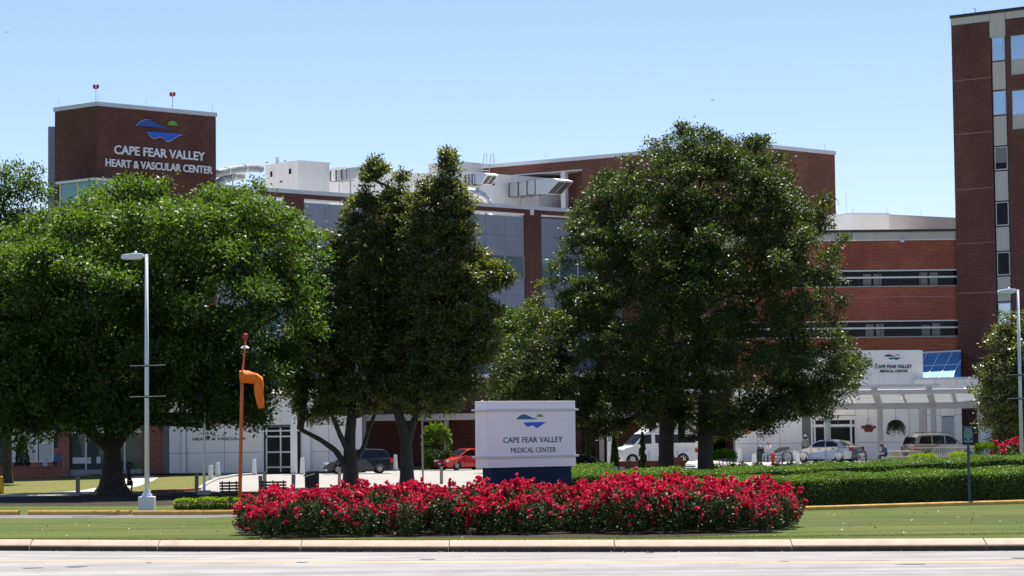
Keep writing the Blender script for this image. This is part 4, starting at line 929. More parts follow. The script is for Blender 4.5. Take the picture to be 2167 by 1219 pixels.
# fascia wall at right of the sign
a = at(1934, 800, 156.0); b = at(2070, 800, 155.0); WK = Wall((a.x, a.y), (b.x, b.y))
Fk = thing('entrance_fascia', 'low pale blue white fascia wall under the blue skylight', 'wall', WK.o, WK.rot)
for k in range(3): wb(WK, 'panel', PANELW, Fk, WK.L * k / 3 + 0.01, WK.L * (k + 1) / 3 - 0.01, WK.z(1990, 822), WK.z(1990, 803), 0, 0.4)
wb(WK, 'coping', TRIM, Fk, 0, WK.L, WK.z(1990, 803) + 0.004, WK.z(1990, 798.5), -0.06, 0.5)
# brick flank under the tower
a = at(2036, 900, 159); b = at(2072, 900, 159); wq = Wall((a.x, a.y), (b.x, b.y)); Qk = thing('brick_flank', 'dark brick flank wall beside the white entrance panels', 'wall', wq.o, wq.rot)
wb(wq, 'wall', BR_TOWER, Qk, 0.0, wq.L, TZ, wq.z(2050, 822), 0, 3)
wb(wq, 'base_course', CONCL, Qk, 0, wq.L, TZ, TZ + 0.2, -0.04, 0)
CANW = mat('canopy_paint', (0.44, 0.45, 0.47), 0.45, var=0.05)
# canopy: round columns, low and high beams, rafters and frosted glass
zlo, zhi = WH.z(1900, 858) - 0.05, WH.z(1900, 833)
yl, yh_ = 152.6, 148.6
cx0, cx1 = at(1742, 860, yl).x, at(2075, 860, yl).x
Cn = thing('canopy', 'white steel and frosted glass canopy on round columns before the entrance', 'canopy', (cx0, yl, TZ))
mb = MB(); mb.box(cx0, cx1, yl - 0.18, yl + 0.18, zlo - 0.22, zlo + 0.22); mb.build('front_beam', CANW, Cn, bevel=0.06)
mb = MB(); mb.box(cx0, cx1 - 0.8, yh_ - 0.14, yh_ + 0.14, zhi - 0.16, zhi + 0.16); mb.build('rear_beam', CANW, Cn, bevel=0.05)
mb = MB(); mb.box(cx0, at(1955, 830, yh_ - .2).x, yh_ - 0.35, yh_ - 0.2, zhi + 0.30, zhi + 0.38); mb.build('ridge_bar', CANW, Cn)
mb = MB(); mb.box(cx0, at(1990, 826, yh_ + .9).x, yh_ + 0.8, yh_ + 1.0, zhi + 0.34, zhi + 0.5); mb.build('gutter', CANW, Cn)
colx = [at(px, 920, yl).x for px in (1752, 1863, 1976)]
raf = []
xx = cx0
rx = sorted(colx + [(colx[i] + colx[i + 1]) / 2 for i in range(2)] + [cx1 - 1.6, cx1 - 0.1])
def zc(y): return zlo + (zhi - zlo) * (y - yl) / (yh_ - yl)
for x in rx:
    big = any(abs(x - c) < 0.01 for c in colx)
    mb = MB(); mb.bar((x, yl, zlo + 0.1), (x - 1.0, yh_ - (0.3 if big else 0.1), zc(yh_ - (0.3 if big else 0.1)) + 0.1), 0.36 if big else 0.12, 0.36 if big else 0.14); mb.build('rafter', CANW, Cn)
for i in range(len(rx) - 1):
    for (ya_, yb_) in ((yl - 0.3, yl - 1.95), (yl - 2.05, yh_ + 0.2)):
        def qx(x, y): return x - 1.0 * (y - yl) / (yh_ - yl)
        g_ = 0.17; q = [Vector((qx(rx[i] + g_, ya_), ya_, zc(ya_) + 0.12)), Vector((qx(rx[i + 1] - g_, ya_), ya_, zc(ya_) + 0.12)), Vector((qx(rx[i + 1] - g_, yb_), yb_, zc(yb_) + 0.12)), Vector((qx(rx[i] + g_, yb_), yb_, zc(yb_) + 0.12))]
        mb = MB(); mb.add(q + [p + Vector((0, 0, 0.02)) for p in q], [(0, 3, 2, 1), (4, 5, 6, 7), (0, 1, 5, 4), (1, 2, 6, 5), (2, 3, 7, 6), (3, 0, 4, 7)]); mb.build('glass_pane', FROST, Cn)
for x in colx:
    mb = MB(); mb.lathe([(0.24, TZ), (0.24, TZ + 0.06), (0.19, TZ + 0.1), (0.185, zlo - 0.15)], 18, (x, yl, 0)); mb.build('column', CANW, Cn, smooth=False)
x = at(1953, 920, 153.4).x; mb = MB(); mb.box(x - 0.22, x + 0.22, 153.2, 153.6, TZ, zlo); mb.build('square_column', CANW, Cn, bevel=0.02)

# ================================================================== heart centre entrance at ground level (left of centre)
WJ = wall_px(345, 160.5, 775, 161.5, 940); zJ = WJ.z(560, 842); GZ = 0.10
J = thing('heart_entrance', 'single storey white panel entrance with glass doors behind the windsock', 'building', WJ.o, WJ.rot)
ju = lambda px: WJ.u(px, 950); jzf = lambda py: WJ.z(560, py)
wb(WJ, 'backing', MT['joint_grey'], J, 0, WJ.L, GZ, zJ, 0.06, 4); wb(WJ, 'roof', TRIM, J, -0.1, WJ.L, zJ, zJ + 0.3, -0.3, 5)
jj = jzf(957)
panelrun(ju(358), ju(385), 1, [GZ, jj, zJ], WJ, J); panelrun(ju(385), ju(394), 1, [GZ, jj, zJ], WJ, J, -0.25)
panelrun(ju(394), ju(556), 2, [GZ, jj, jzf(900), zJ], WJ, J); panelrun(ju(657), ju(735), 2, [GZ, jj, jzf(900), zJ], WJ, J)
wb(WJ, 'column', WHITE, J, ju(640), ju(657), GZ, zJ, -0.5, 0.0); wb(WJ, 'column', WHITE, J, ju(752), ju(766), GZ, zJ, -0.1, 0.1)
wb(WJ, 'window', GLASSD, J, ju(737), ju(751), GZ + 0.6, zJ - 0.6, 0.0, 0.04)
wb(WJ, 'glazing', GLASSD, J, ju(557), ju(640), GZ, jzf(905), 0.0, 0.04)
for px in (557, 564, 594, 616, 638): wb(WJ, 'door_frame', WHITE, J, ju(px) - 0.05, ju(px) + 0.05, GZ, jzf(906), -0.05, 0.02)
for py, a_, b_ in ((912, 557, 640), (924, 564, 616), (957, 564, 616), (989, 564, 616)): wb(WJ, 'door_rail', WHITE, J, ju(a_), ju(b_), jzf(py) - 0.05, jzf(py) + 0.05, -0.056, 0.02)
wb(WJ, 'head_panel', PANELW, J, ju(557), ju(640), jzf(899), zJ, 0.0, 0.05)
x = at(622, 950, 157).x; mb = MB(); mb.box(x - 0.2, x + 0.2, 156.8, 157.2, GZ, jzf(880)); mb.build('post_column', WHITE, J, bevel=0.02)
lettering('HEART & VASCULAR', WJ, ju(408), ju(520), jzf(930.5), jzf(924.5), 0.004, 0.03, TXTN, J, 0.015)
# left: glazed lobby with brick piers
WL = wall_px(-60, 163, 360, 161, 940); lu = lambda px: WL.u(px, 950); lz = lambda py: WL.z(180, py)
Lb = thing('lobby_wing', 'low brick and glass lobby wing behind the trunk of the oak', 'building', WL.o, WL.rot)
zl2 = lz(800)
wb(WL, 'core', BLACKV, Lb, 0, WL.L, GZ, zl2, 1.6, 6); wb(WL, 'upper_wall', BR_LOW, Lb, 0, WL.L, lz(893), zl2, 0.0, 1.6); wb(WL, 'roof', TRIM, Lb, 0, WL.L, zl2, zl2 + 0.3, -0.2, 6)
for a_, b_ in ((124, 148), (303, 358)): wb(WL, 'brick_pier', BR_LOW, Lb, lu(a_), lu(b_), GZ, lz(893) - 0.002, -0.2, 0.3)
wb(WL, 'base_wall', BR_LOW, Lb, 0, lu(113), GZ, lz(976), -0.05, 0.3); wb(WL, 'fascia', WHITE, Lb, 0, lu(111), lz(913), lz(904), -0.1, 0.1)
wb(WL, 'dark_slot', DARK, Lb, lu(113), lu(124), GZ, lz(900), 0.1, 0.2)
for a_, b_ in ((-60, -15), (-15, 31), (34, 78), (80, 112)):
    for y0, y1 in ((975, 938), (935, 914)): wb(WL, 'pane', GLASSC, Lb, lu(a_) + 0.04, lu(b_) - 0.04, lz(y0), lz(y1), 0.08, 0.11)
    wb(WL, 'mullion', WHITE, Lb, lu(b_) - 0.05, lu(b_) + 0.05, lz(975), lz(913), 0.0, 0.08)
wb(WL, 'transom', WHITE, Lb, 0, lu(112), lz(938), lz(935), 0.02, 0.08); wb(WL, 'sill', WHITE, Lb, 0, lu(112), lz(977), lz(975), -0.08, 0.1)
mb = MB(); mb.box(lu(95), lu(123), -0.9, -0.1, lz(919), lz(909)); mb.build('door_awning', WHITE, Lb, WL.M)
GLOB = mat('glass_lobby', (0.075, 0.10, 0.095), 0.05, 0.1, var=0.25, vscale=0.6)
for a_, b_ in ((150, 181), (183, 224), (226, 263), (265, 302)):
    wb(WL, 'pane', GLOB, Lb, lu(a_), lu(b_), lz(994), lz(916), 0.05, 0.08); wb(WL, 'pane', GLASSC, Lb, lu(a_), lu(b_), lz(913), lz(894), 0.05, 0.08)
    wb(WL, 'mullion', WHITE, Lb, lu(b_) - 0.02, lu(b_) + 0.08, GZ, lz(893) - 0.003, -0.03, 0.1)
wb(WL, 'transom', WHITE, Lb, lu(149), lu(303), lz(916.5), lz(913), -0.02, 0.09); wb(WL, 'plinth', CONCL, Lb, lu(149), lu(303), GZ, lz(994), -0.05, 0.1)
for a_, b_, y0, y1 in ((153, 192, 981, 968), (204, 212, 981, 967)): wb(WL, 'reception_desk', WHITE, Lb, lu(a_), lu(b_), lz(y0), lz(y1), 0.034, 0.045)
# middle: low shaded brick wing behind the magnolias
WM_ = wall_px(764, 176, 1560, 176, 930); mu = lambda px: WM_.u(px, 930); mz = lambda py: WM_.z(960, py)
Mw = thing('low_brick_wing', 'low shaded brick wing with white pilasters behind the magnolia trunks', 'building', WM_.o, WM_.rot)
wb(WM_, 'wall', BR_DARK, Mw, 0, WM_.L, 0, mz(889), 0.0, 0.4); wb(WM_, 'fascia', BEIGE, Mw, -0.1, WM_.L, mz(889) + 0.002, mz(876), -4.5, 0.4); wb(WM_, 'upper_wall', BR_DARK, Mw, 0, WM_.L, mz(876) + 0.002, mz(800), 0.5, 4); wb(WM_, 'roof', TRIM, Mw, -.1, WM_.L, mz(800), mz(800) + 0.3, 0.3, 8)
for px in (940, 1100, 1268, 1420): wb(WM_, 'pilaster', WHITE, Mw, mu(px), mu(px + 10), 0, mz(889) - 0.003, -0.25, 0.1)
for a_ in (896, 1050, 1225, 1380, 1500):
    wb(WM_, 'window_frame', WHITE, Mw, mu(a_) - 0.08, mu(a_ + 37) + 0.08, mz(905), mz(890), -0.02, 0.05)
    for k in range(2): wb(WM_, 'pane', GLASSD, Mw, mu(a_ + 19 * k), mu(a_ + 17 + 19 * k), mz(904), mz(891.5), -0.05, -0.02)
    wb(WM_, 'door_leaf', GLASSD, Mw, mu(a_ + 6), mu(a_ + 34), 0.0, mz(915), -0.04, 0.02)
x = at(1290, 930, 168).x; mb = MB(); mb.lathe([(0.2, 0), (0.19, 0.1), (0.18, 5.2)], 14, (x, 168, 0)); mb.box(x - 3, x + 8, 167.6, 168.4, 5.2, 5.5); mb.build('porch_column', WHITE, Mw)

# ------------------------------------------------------------------ trees
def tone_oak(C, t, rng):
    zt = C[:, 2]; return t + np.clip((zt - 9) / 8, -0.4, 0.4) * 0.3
b = gnd(238, 1046)
YO = b.y
fork = b + Vector((0, 0, 2.6))
grow_tree('oak_tree', 'huge spreading green oak with a thick dark trunk left of the white lamp post', b, [
    (398, 240, 300), (412, 190, 370), (424, 160, 560), (440, 135, 600), (462, 100, 640), (490, -20, 668), (550, -90, 682), (620, -140, 690), (690, -150, 672), (750, -150, 640), (800, -140, 600), (845, -120, 592), (880, -70, 560)],
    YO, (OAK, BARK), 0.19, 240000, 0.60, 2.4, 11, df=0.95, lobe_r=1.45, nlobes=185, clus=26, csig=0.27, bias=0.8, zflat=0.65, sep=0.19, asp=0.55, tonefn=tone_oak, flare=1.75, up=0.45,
    extra=[(430, 900, 1.0, 0.6), (480, 895, -0.5, 0.7), (530, 880, 0.6, 0.8), (548, 902, -.6, .5), (30, 890, -2, 0.8), (70, 880, -2.5, 0.8), (10, 860, -1, .8), (545, 396, 0, .6), (430, 412, 0, .5), (345, 404, -1, .5), (262, 390, 0, .5), (200, 410, 0, .5), (530, 560, -4, .9), (600, 480, -2, 1.0), (620, 560, -2, 1.0), (560, 460, -3, 1.0), (565, 640, -6, 1.0), (560, 720, -6.5, .9), (590, 800, -5, 0.9)],
    trunks=[[tuple(b), (b.x, b.y, 1.4), tuple(fork)], [(b.x - 0.1, b.y, 2.2), (b.x - 1.3, b.y - 0.2, 3.2), (b.x - 2.9, b.y - 0.4, 4.3)], [(b.x + 0.1, b.y, 2.2), (b.x + 1.0, b.y - 0.3, 3.4), (b.x + 2.0, b.y - 0.5, 4.8)]], trs=[1.0, 0.5, 0.45], branch_scale=0.62, lean=(0, 0))
b2 = gnd(15, 1012); b2 = Vector((at(15, 1000, 140).x, 140, 0))
grow_tree('background_tree', 'rounded green tree rising behind the left edge of the oak', b2, [(348, 10, 60), (360, -20, 85), (400, -60, 105), (460, -90, 120), (540, -100, 120), (640, -90, 110), (740, -60, 80)], 140, (OAK, BARK), 0.20, 30000, 0.3, 4.5, 12, lobe_r=1.0, nlobes=60, clus=12, csig=0.28, asp=0.55, up=0.45)
def tone_mag(C, t, rng):
    r = rng.uniform(size=len(t)); t = t.copy(); t[r < 0.14] += 0.38; return t - 0.02
bA = Vector((at(742, 1028, 121).x, 121, 0))
grow_tree('magnolia_tree', 'bronze tinged magnolia with low forking limbs, pointed top left of the pair', bA, [
    (340, 780, 800), (365, 766, 820), (400, 748, 850), (445, 718, 880), (500, 700, 885), (560, 678, 885), (620, 634, 880), (700, 606, 875), (780, 592, 870), (835, 610, 860), (862, 655, 810)],
    121, (MAG, BARKM), 0.19, 100000, 0.42, 3.2, 21, lobe_r=1.0, nlobes=90, clus=22, csig=0.17, skip=0.4, sep=0.2, bias=0.6, zflat=0.75, asp=0.42, tonefn=tone_mag, inner=0.3, flare=1.25, extra=[(850, 395, 0, .5), (848, 440, -.5, .7), (862, 480, -.8, .8), (822, 430, -.5, .6), (735, 470, 0, .6), (700, 545, 0, .6), (660, 640, 0, .7), (640, 720, -.5, .7), (760, 420, -.3, .5), (640, 860, -.7, .6), (662, 880, -.8, .6), (690, 872, -.5, .6), (615, 835, -.6, .6), (790, 342, 0, .35), (700, 500, 0, .5), (850, 372, -.2, .4)],
    trunks=[[tuple(bA), (bA.x + 0.02, 121, 1.2), (bA.x - 0.05, 121, 2.2), (bA.x + 0.1, 121, 3.8)], [(bA.x - 0.1, 121, 0.9), (bA.x - 0.75, 120.8, 1.9), (bA.x - 1.5, 120.6, 2.45), (bA.x - 2.5, 120.3, 3.0)], [(bA.x + 0.1, 121, 1.1), (bA.x + 0.65, 121.2, 2.0), (bA.x + 0.85, 121.3, 2.7), (bA.x + 1.3, 121.5, 3.9)], [(bA.x, 120.9, 1.6), (bA.x - 0.5, 120.6, 2.7), (bA.x - 0.9, 120.2, 3.8)]], trs=[1.0, 0.42, 0.36, 0.4], branch_scale=0.8)
bB = Vector((at(862, 1030, 119).x, 119, 0))
grow_tree('magnolia_tree', 'bronze tinged magnolia with a tall pointed crown left of the monument sign', bB, [
    (324, 941, 953), (350, 920, 971), (385, 886, 990), (440, 850, 1008), (500, 836, 1004), (545, 830, 1004), (575, 832, 1082), (605, 832, 1080), (640, 824, 1060), (690, 822, 1052), (740, 815, 1046), (800, 808, 1020), (840, 815, 1000), (866, 840, 960)],
    119, (MAG, BARKM), 0.19, 105000, 0.38, 3.4, 22, lobe_r=1.0, nlobes=95, clus=22, csig=0.17, skip=0.4, sep=0.2, bias=0.6, zflat=0.75, asp=0.42, tonefn=tone_mag, inner=0.3, flare=1.2, extra=[(985, 430, 0, .6), (995, 490, 0, .7), (880, 430, -.4, .6), (905, 390, -.3, .5), (1000, 540, -.3, .7), (1040, 660, 0, .7), (1030, 720, -.5, .8), (948, 332, 0, .3), (1075, 590, 0, .5), (1060, 570, 0, .4), (990, 455, 0, .4)],
    trunks=[[tuple(bB), (bB.x - 0.03, 119, 1.3), (bB.x - 0.05, 119, 2.5), (bB.x - 0.55, 118.8, 4.2)], [(bB.x, 119, 2.2), (bB.x + 0.25, 119, 3.0), (bB.x + 0.7, 119.2, 4.4)]], trs=[1.0, 0.62], branch_scale=0.8)
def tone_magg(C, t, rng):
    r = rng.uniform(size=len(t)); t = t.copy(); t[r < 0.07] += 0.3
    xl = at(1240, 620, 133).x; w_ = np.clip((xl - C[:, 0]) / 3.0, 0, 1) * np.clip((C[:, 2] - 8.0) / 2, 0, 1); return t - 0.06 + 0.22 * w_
bC = Vector((at(1455, 995, 133).x, 133, 0.0)); xa, xb_ = at(1410, 960, 133).x, at(1492, 960, 132).x
grow_tree('magnolia_tree', 'very large dark green magnolia with twin trunks right of the monument sign', bC, [
    (274, 1428, 1452), (298, 1376, 1618), (330, 1326, 1662), (370, 1262, 1696), (420, 1220, 1716), (470, 1182, 1736), (500, 1188, 1760), (520, 1180, 1795), (560, 1152, 1786), (620, 1112, 1780), (680, 1084, 1784), (730, 1064, 1796), (762, 1046, 1838), (800, 1034, 1834), (840, 1030, 1818), (875, 1060, 1735), (895, 1240, 1640)],
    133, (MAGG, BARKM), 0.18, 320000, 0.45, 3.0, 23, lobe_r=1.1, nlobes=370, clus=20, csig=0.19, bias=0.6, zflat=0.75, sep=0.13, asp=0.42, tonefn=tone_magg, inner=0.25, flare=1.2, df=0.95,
    extra=[(1440, 284, 0, .5), (1555, 300, 0, .5), (1612, 300, 0, .4), (1738, 445, -1, .75), (1740, 425, -1, .4), (1720, 475, -1, .6), (1790, 510, 0, .5), (1600, 890, -4, .7), (1720, 870, -3, .7), (1690, 880, -4, .5), (1640, 885, -5, .6), (1830, 770, 0, .5), (1760, 860, -1, .5), (1480, 290, 0, .5), (1060, 740, -2, .8), (1090, 770, -4, 1.0), (1130, 740, -5, 1.0), (1060, 800, -3, .9), (1110, 820, -5, 1.0), (1160, 790, -6, 1.1), (1170, 850, -5, 1.0), (1220, 830, -6, 1.0), (1120, 860, -4, .8), (1030, 830, -1, .7), (1180, 700, -5, 1.0), (1130, 680, -3, .8), (1240, 760, -6.5, 1.1), (1300, 840, -6, .9), (1230, 880, -3, .7), (1080, 860, -2, .7)],
    trunks=[[(xa, 133, 0.0), (xa, 133, 2.0), (xa + 0.15, 133, 4.2)], [(xb_, 132, 0.0), (xb_ + 0.05, 132, 2.2), (xb_ + 0.1, 132, 4.6)]])
bD = Vector((at(2140, 960, 140).x, 140, TZ))
grow_tree('magnolia_tree', 'smaller olive green magnolia behind the lamp post at the right edge', bD, [(676, 2130, 2190), (700, 2112, 2230), (740, 2094, 2260), (790, 2072, 2280), (850, 2064, 2290), (890, 2074, 2280), (922, 2088, 2260)], 140, (MAG, BARKM), 0.19, 55000, 0.25, 2.3, 24, lobe_r=0.75, nlobes=90, clus=9, csig=0.22, asp=0.42, tonefn=tone_mag, inner=0.3)
b3 = Vector((at(1075, 1000, 158).x, 158, 0))
grow_tree('background_tree', 'light green tree showing between the two groups of magnolias', b3, [(655, 1080, 1104), (675, 1055, 1115), (700, 1040, 1120), (730, 1040, 1110)], 158, (OAK, BARK), 0.18, 12000, 0.2, 3.5, 25, lobe_r=0.9, nlobes=36, clus=11, csig=0.26, asp=0.55)

# ------------------------------------------------------------------ shrubs, hedges, roses
def shell_pts(rng, n, a, b, c):
    d = rng.normal(size=(n, 3)); d /= np.linalg.norm(d, axis=1)[:, None]; return d
def shrub(name, label, loc, rx, ry, h, mt, n, leaf, seed, cat='shrub', group=None, tone0=0.5, flat=0.5, core=True, asp=0.5):
    rng = np.random.default_rng(seed); S = thing(name, label, cat, loc, 0, group)
    d = rng.normal(size=(n, 3)); d /= np.linalg.norm(d, axis=1)[:, None]
    ph = np.arctan2(d[:, 1], d[:, 0]); lump = 1 + 0.09 * np.sin(5 * ph + seed) + 0.07 * np.sin(9 * d[:, 2] * 3 + 3 * ph)
    rad = (1 - rng.exponential(0.10, n).clip(0, 0.6)) * lump
    C = np.stack([loc[0] + d[:, 0] * rx * rad, loc[1] + d[:, 1] * ry * rad, loc[2] + h * 0.5 + np.sign(d[:, 2]) * np.abs(d[:, 2]) ** flat * h * 0.5 * rad], 1)
    C[:, 2] = np.maximum(C[:, 2], loc[2] + 0.02)
    tn = tone0 + rng.normal(size=n) * 0.2 + 0.15 * d[:, 2]
    link(bpy.data.objects.new('foliage', leaf_mesh('foliage', C, leaf, asp, mt, seed, tn, up=0.4, out=d)), S)
    mb = MB()
    for k in range(7):
        t = k * 0.9 + seed; mb.tube([(loc[0] + 0.04 * math.cos(t), loc[1] + 0.04 * math.sin(t), loc[2] - 0.05), (loc[0] + rx * 0.35 * math.cos(t), loc[1] + ry * 0.35 * math.sin(t), loc[2] + h * 0.4), (loc[0] + rx * 0.6 * math.cos(t + .3), loc[1] + ry * 0.6 * math.sin(t + .3), loc[2] + h * 0.75)], [0.02, 0.015, 0.006], 4)
    mb.build('stem', BARKM, S); return S
def hedge(name, label, A, Bp, depth, h0, h1, n, seed, leaf=0.075, tone0=0.5, rise=0.0):
    """clipped hedge from A to B (front foot, world x,y), `depth` deep, height h0 at the front and h1 at the back"""
    rng = np.random.default_rng(seed); A = np.array([A[0], A[1]]); Bp = np.array([Bp[0], Bp[1]]); d = Bp - A; L_ = np.linalg.norm(d); d = d / L_; nb = np.array([-d[1], d[0]])
    Hh_ = thing(name, label, 'hedge', (A[0], A[1], 0))
    af, at_, ae = L_ * h0, L_ * depth, depth * h0 * 2
    k = rng.choice(3, n, p=np.array([af, at_ * 1.3, ae]) / (af + at_ * 1.3 + ae)); s_ = rng.uniform(0, L_, n); t_ = rng.uniform(0, depth, n); zz = rng.uniform(0.03, 1, n)
    wav = 0.045 * np.sin(s_ * 1.7 + seed) + 0.035 * np.sin(s_ * 4.1 + t_ * 3) + rng.normal(size=n) * 0.03
    out = np.zeros((n, 3)); P = np.zeros((n, 3))
    side = np.where(rng.uniform(size=n) < 0.5, 0, 1)
    s2 = np.where(k == 2, side * L_, s_); t2 = np.where(k == 0, 0.0, t_); 
    hh = h0 + (h1 - h0) * t2 / depth + rise * s2 / L_
    rnd = 0.16
    # rounded shoulders
    z3 = np.where(k == 1, hh, zz * hh)
    push = np.where(k == 0, wav - np.clip(z3 - (hh - rnd), 0, 1) ** 2 / rnd * -1.0, 0)
    t2 = np.where(k == 0, push * 1.0 + 0.0, t2); z3 = np.where(k == 1, z3 + wav - np.exp(-t2 / 0.1) * 0.06, z3)
    s2 = np.where(k == 2, s2 + wav, s2)
    P[:, :2] = A + s2[:, None] * d + t2[:, None] * nb; P[:, 2] = z3
    out[k == 0, :2] = -nb; out[k == 1, 2] = 1; out[(k == 2) & (side == 0), :2] = -d; out[(k == 2) & (side == 1), :2] = d
    P -= out * rng.exponential(0.04, n)[:, None]
    tn = tone0 + rng.normal(size=n) * 0.18 + 0.12 * np.sin(s_ * 2.3 + np.cos(t_ * 2)) 
    link(bpy.data.objects.new('foliage', leaf_mesh('foliage', P, leaf, 0.55, HEDGE, seed, tn, up=0.3, out=out)), Hh_)
    mb = MB(); g = 0.10; q = [A + d * g + nb * g, A + d * (L_ - g) + nb * g, A + d * (L_ - g) + nb * (depth - g), A + d * g + nb * (depth - g)]
    v = [(p[0], p[1], -0.05) for p in q] + [(q[0][0], q[0][1], h0 - g), (q[1][0], q[1][1], h0 - g + rise), (q[2][0], q[2][1], h1 - g + rise), (q[3][0], q[3][1], h1 - g)]
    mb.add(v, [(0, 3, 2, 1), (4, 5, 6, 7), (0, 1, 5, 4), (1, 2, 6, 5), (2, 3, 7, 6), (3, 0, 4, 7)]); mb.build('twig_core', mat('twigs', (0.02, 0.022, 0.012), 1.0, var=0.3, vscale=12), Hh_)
    return Hh_
g1, g2 = gnd(1385, 1086), gnd(2420, 1058)
def off(p, k): return (p.x, p.y + k)
hedge('hedge', 'long clipped green hedge behind the yellow kerb at right, front row', off(g1, 0.6), off(g2, 0.6), 3.4, 0.98, 1.0, 110000, 31, 0.062, rise=0.26)
a_, b_ = at(1430, 980, 96), at(2420, 960, 105)
hedge('hedge', 'second clipped hedge showing as a band above the front hedge at right', (a_.x, 96), (b_.x, 105), 2.4, 1.0, 1.06, 70000, 32, 0.062, rise=0.60)
a_, b_ = at(1150, 1000, 84.5), at(1362, 1000, 83.5)
hedge('hedge', 'short clipped hedge just right of the monument sign base', (a_.x, 84.5), (b_.x, 83.0), 4.5, 1.30, 1.38, 42000, 33, 0.062)
a_, b_ = at(1340, 1000, 89.6), at(1427, 1000, 89)
hedge('hedge', 'small rounded hedge end right of the short hedge behind the roses', (a_.x, 89.6), (b_.x, 89), 2.4, 1.28, 1.3, 15000, 34, 0.062)
a_, b_ = at(1190, 1000, 97), at(1281, 1000, 96.6)
hedge('hedge', 'small back hedge touching the right side of the sign', (a_.x, 97), (b_.x, 96.6), 2.0, 1.38, 1.42, 14000, 35, 0.062)
# round and lime shrubs
p = at(1532, 985, 122); shrub('round_shrub', 'round bright green shrub right of the big magnolia trunks', (p.x, 122, 0.45), 0.66, 0.6, 1.25, HEDGE, 5000, 0.09, 41)
p = at(2088, 968, 124); shrub('round_shrub', 'square topped green shrub right of the blue sign', (p.x, 124, 0.5), 0.66, 0.6, 1.35, HEDGE, 6000, 0.09, 42, flat=0.35)
p = at(1955, 970, 132); shrub('grassy_shrub', 'low bright green shrub behind the railing below the beige car', (p.x, 132, TZ), 0.8, 0.5, 0.75, LIMEL, 2500, 0.14, 43, asp=0.25)
p = at(2030, 970, 132); shrub('grassy_shrub', 'yellow green shrub against the railing left of the blue sign', (p.x, 132, TZ), 0.55, 0.5, 0.8, LIMEL, 2200, 0.14, 44, asp=0.25)
for i, (px, w_, h_, lb) in enumerate(((395, 0.5, 0.42, 'low yellow green shrub in the brick edged bed, left one'), (440, 0.45, 0.46, 'low yellow green shrub in the brick edged bed, middle one'), (485, 0.42, 0.46, 'low yellow green shrub in the brick edged bed touching the roses'))):
    p = gnd(px, 1081); shrub('lime_shrub', lb, (p.x, p.y, 0.04), w_, 0.4, h_, LIMEL, 2200, 0.085, 45 + i, tone0=0.45)
be = thing('brick_edging', 'low red brick edging in front of the yellow green shrubs', 'edging', gnd(430, 1083))
a_, b_ = gnd(362, 1084), gnd(505, 1084)
n = 24
bm_ = MB(); bm_.box(-0.095, 0.095, -0.05, 0.05, -0.03, 0.075); bme = bm_.mesh('brick', mat('edge_brick', (0.20, 0.055, 0.038), 0.9, var=0.3, vscale=4))
for k in range(n):
    x = a_.x + (b_.x - a_.x) * (k + .5) / n; inst('brick', bme, be, Matrix.Translation((x, a_.y + random.uniform(-.008, .008), random.uniform(-.008, .008))) @ Matrix.Rotation(random.uniform(-.03, .03), 4, 'Z') @ Matrix.Scale((b_.x - a_.x) / n / 0.2, 4, (1, 0, 0)))
# small conifers
def conifer(label, px, ytop, Y, z0, w_, seed, spiral=False, mt=YEW, name='conifer'):
    p = at(px, ytop, Y); h = p.z - z0; rng = np.random.default_rng(seed); S = thing(name, label, 'shrub', (p.x, Y, z0))
    n = 5000; t = rng.uniform(0, 1, n) ** 0.8; ang = rng.uniform(0, 2 * math.pi, n)
    r_ = w_ * 0.5 * np.clip(1 - t, 0.06, 1) ** 0.55 * np.clip(t * 8 + 0.55, 0, 1)
    if spiral: r_ = r_ * (0.45 + 0.55 * (np.sin(t * 22 - ang) > -0.1)) 
    rr = r_ * (1 - rng.exponential(0.1, n).clip(0, .7)) * (1 + 0.12 * np.sin(ang * 5 + t * 17))
    C = np.stack([p.x + rr * np.cos(ang), Y + rr * np.sin(ang), z0 + 0.08 + t * (h - 0.1)], 1); out = np.stack([np.cos(ang) * .5, np.sin(ang) * .5, np.full(n, 1.2)], 1)
    link(bpy.data.objects.new('foliage', leaf_mesh('foliage', C, 0.11, 0.35, mt, seed, 0.5 + rng.normal(size=n) * .22, up=0.2, out=out)), S)
    mb = MB(); mb.tube([(p.x, Y, z0 - .05), (p.x, Y, z0 + h * .9)], [0.05, 0.01], 6); mb.build('stem', BARKM, S); return S
conifer('dark columnar yew before the lobby windows, second from the left edge', 47, 922, 155, 0.1, 1.15, 51)
conifer('dark columnar yew cut by the left edge of the picture', 3, 915, 155, 0.1, 1.3, 52)
YEWG = leafmat('cypress_leaf', [(0.05, 0.065, 0.02), (0.09, 0.11, 0.03), (0.14, 0.15, 0.05)], 0.6, 0.15)
conifer('narrow upright cypress just left of the white van', 1300, 912, 138, 0.3, 0.55, 53, mt=YEWG, name='cypress')
conifer('spiral clipped cypress in front of the side of the white van', 1359, 914, 134, 0.3, 0.55, 54, True, mt=YEWG, name='spiral_topiary')
conifer('narrow young cypress by the right end of the monument sign', 1244, 932, 138, 0.1, 0.5, 55, mt=YEWG, name='cypress')
p = at(925, 960, 166); shrub('leafy_bush', 'tall leafy green bush by the white pilaster behind the red car', (p.x, 166, 0.1), 1.0, 0.7, 3.1, OAK, 5000, 0.17, 56, tone0=0.6)
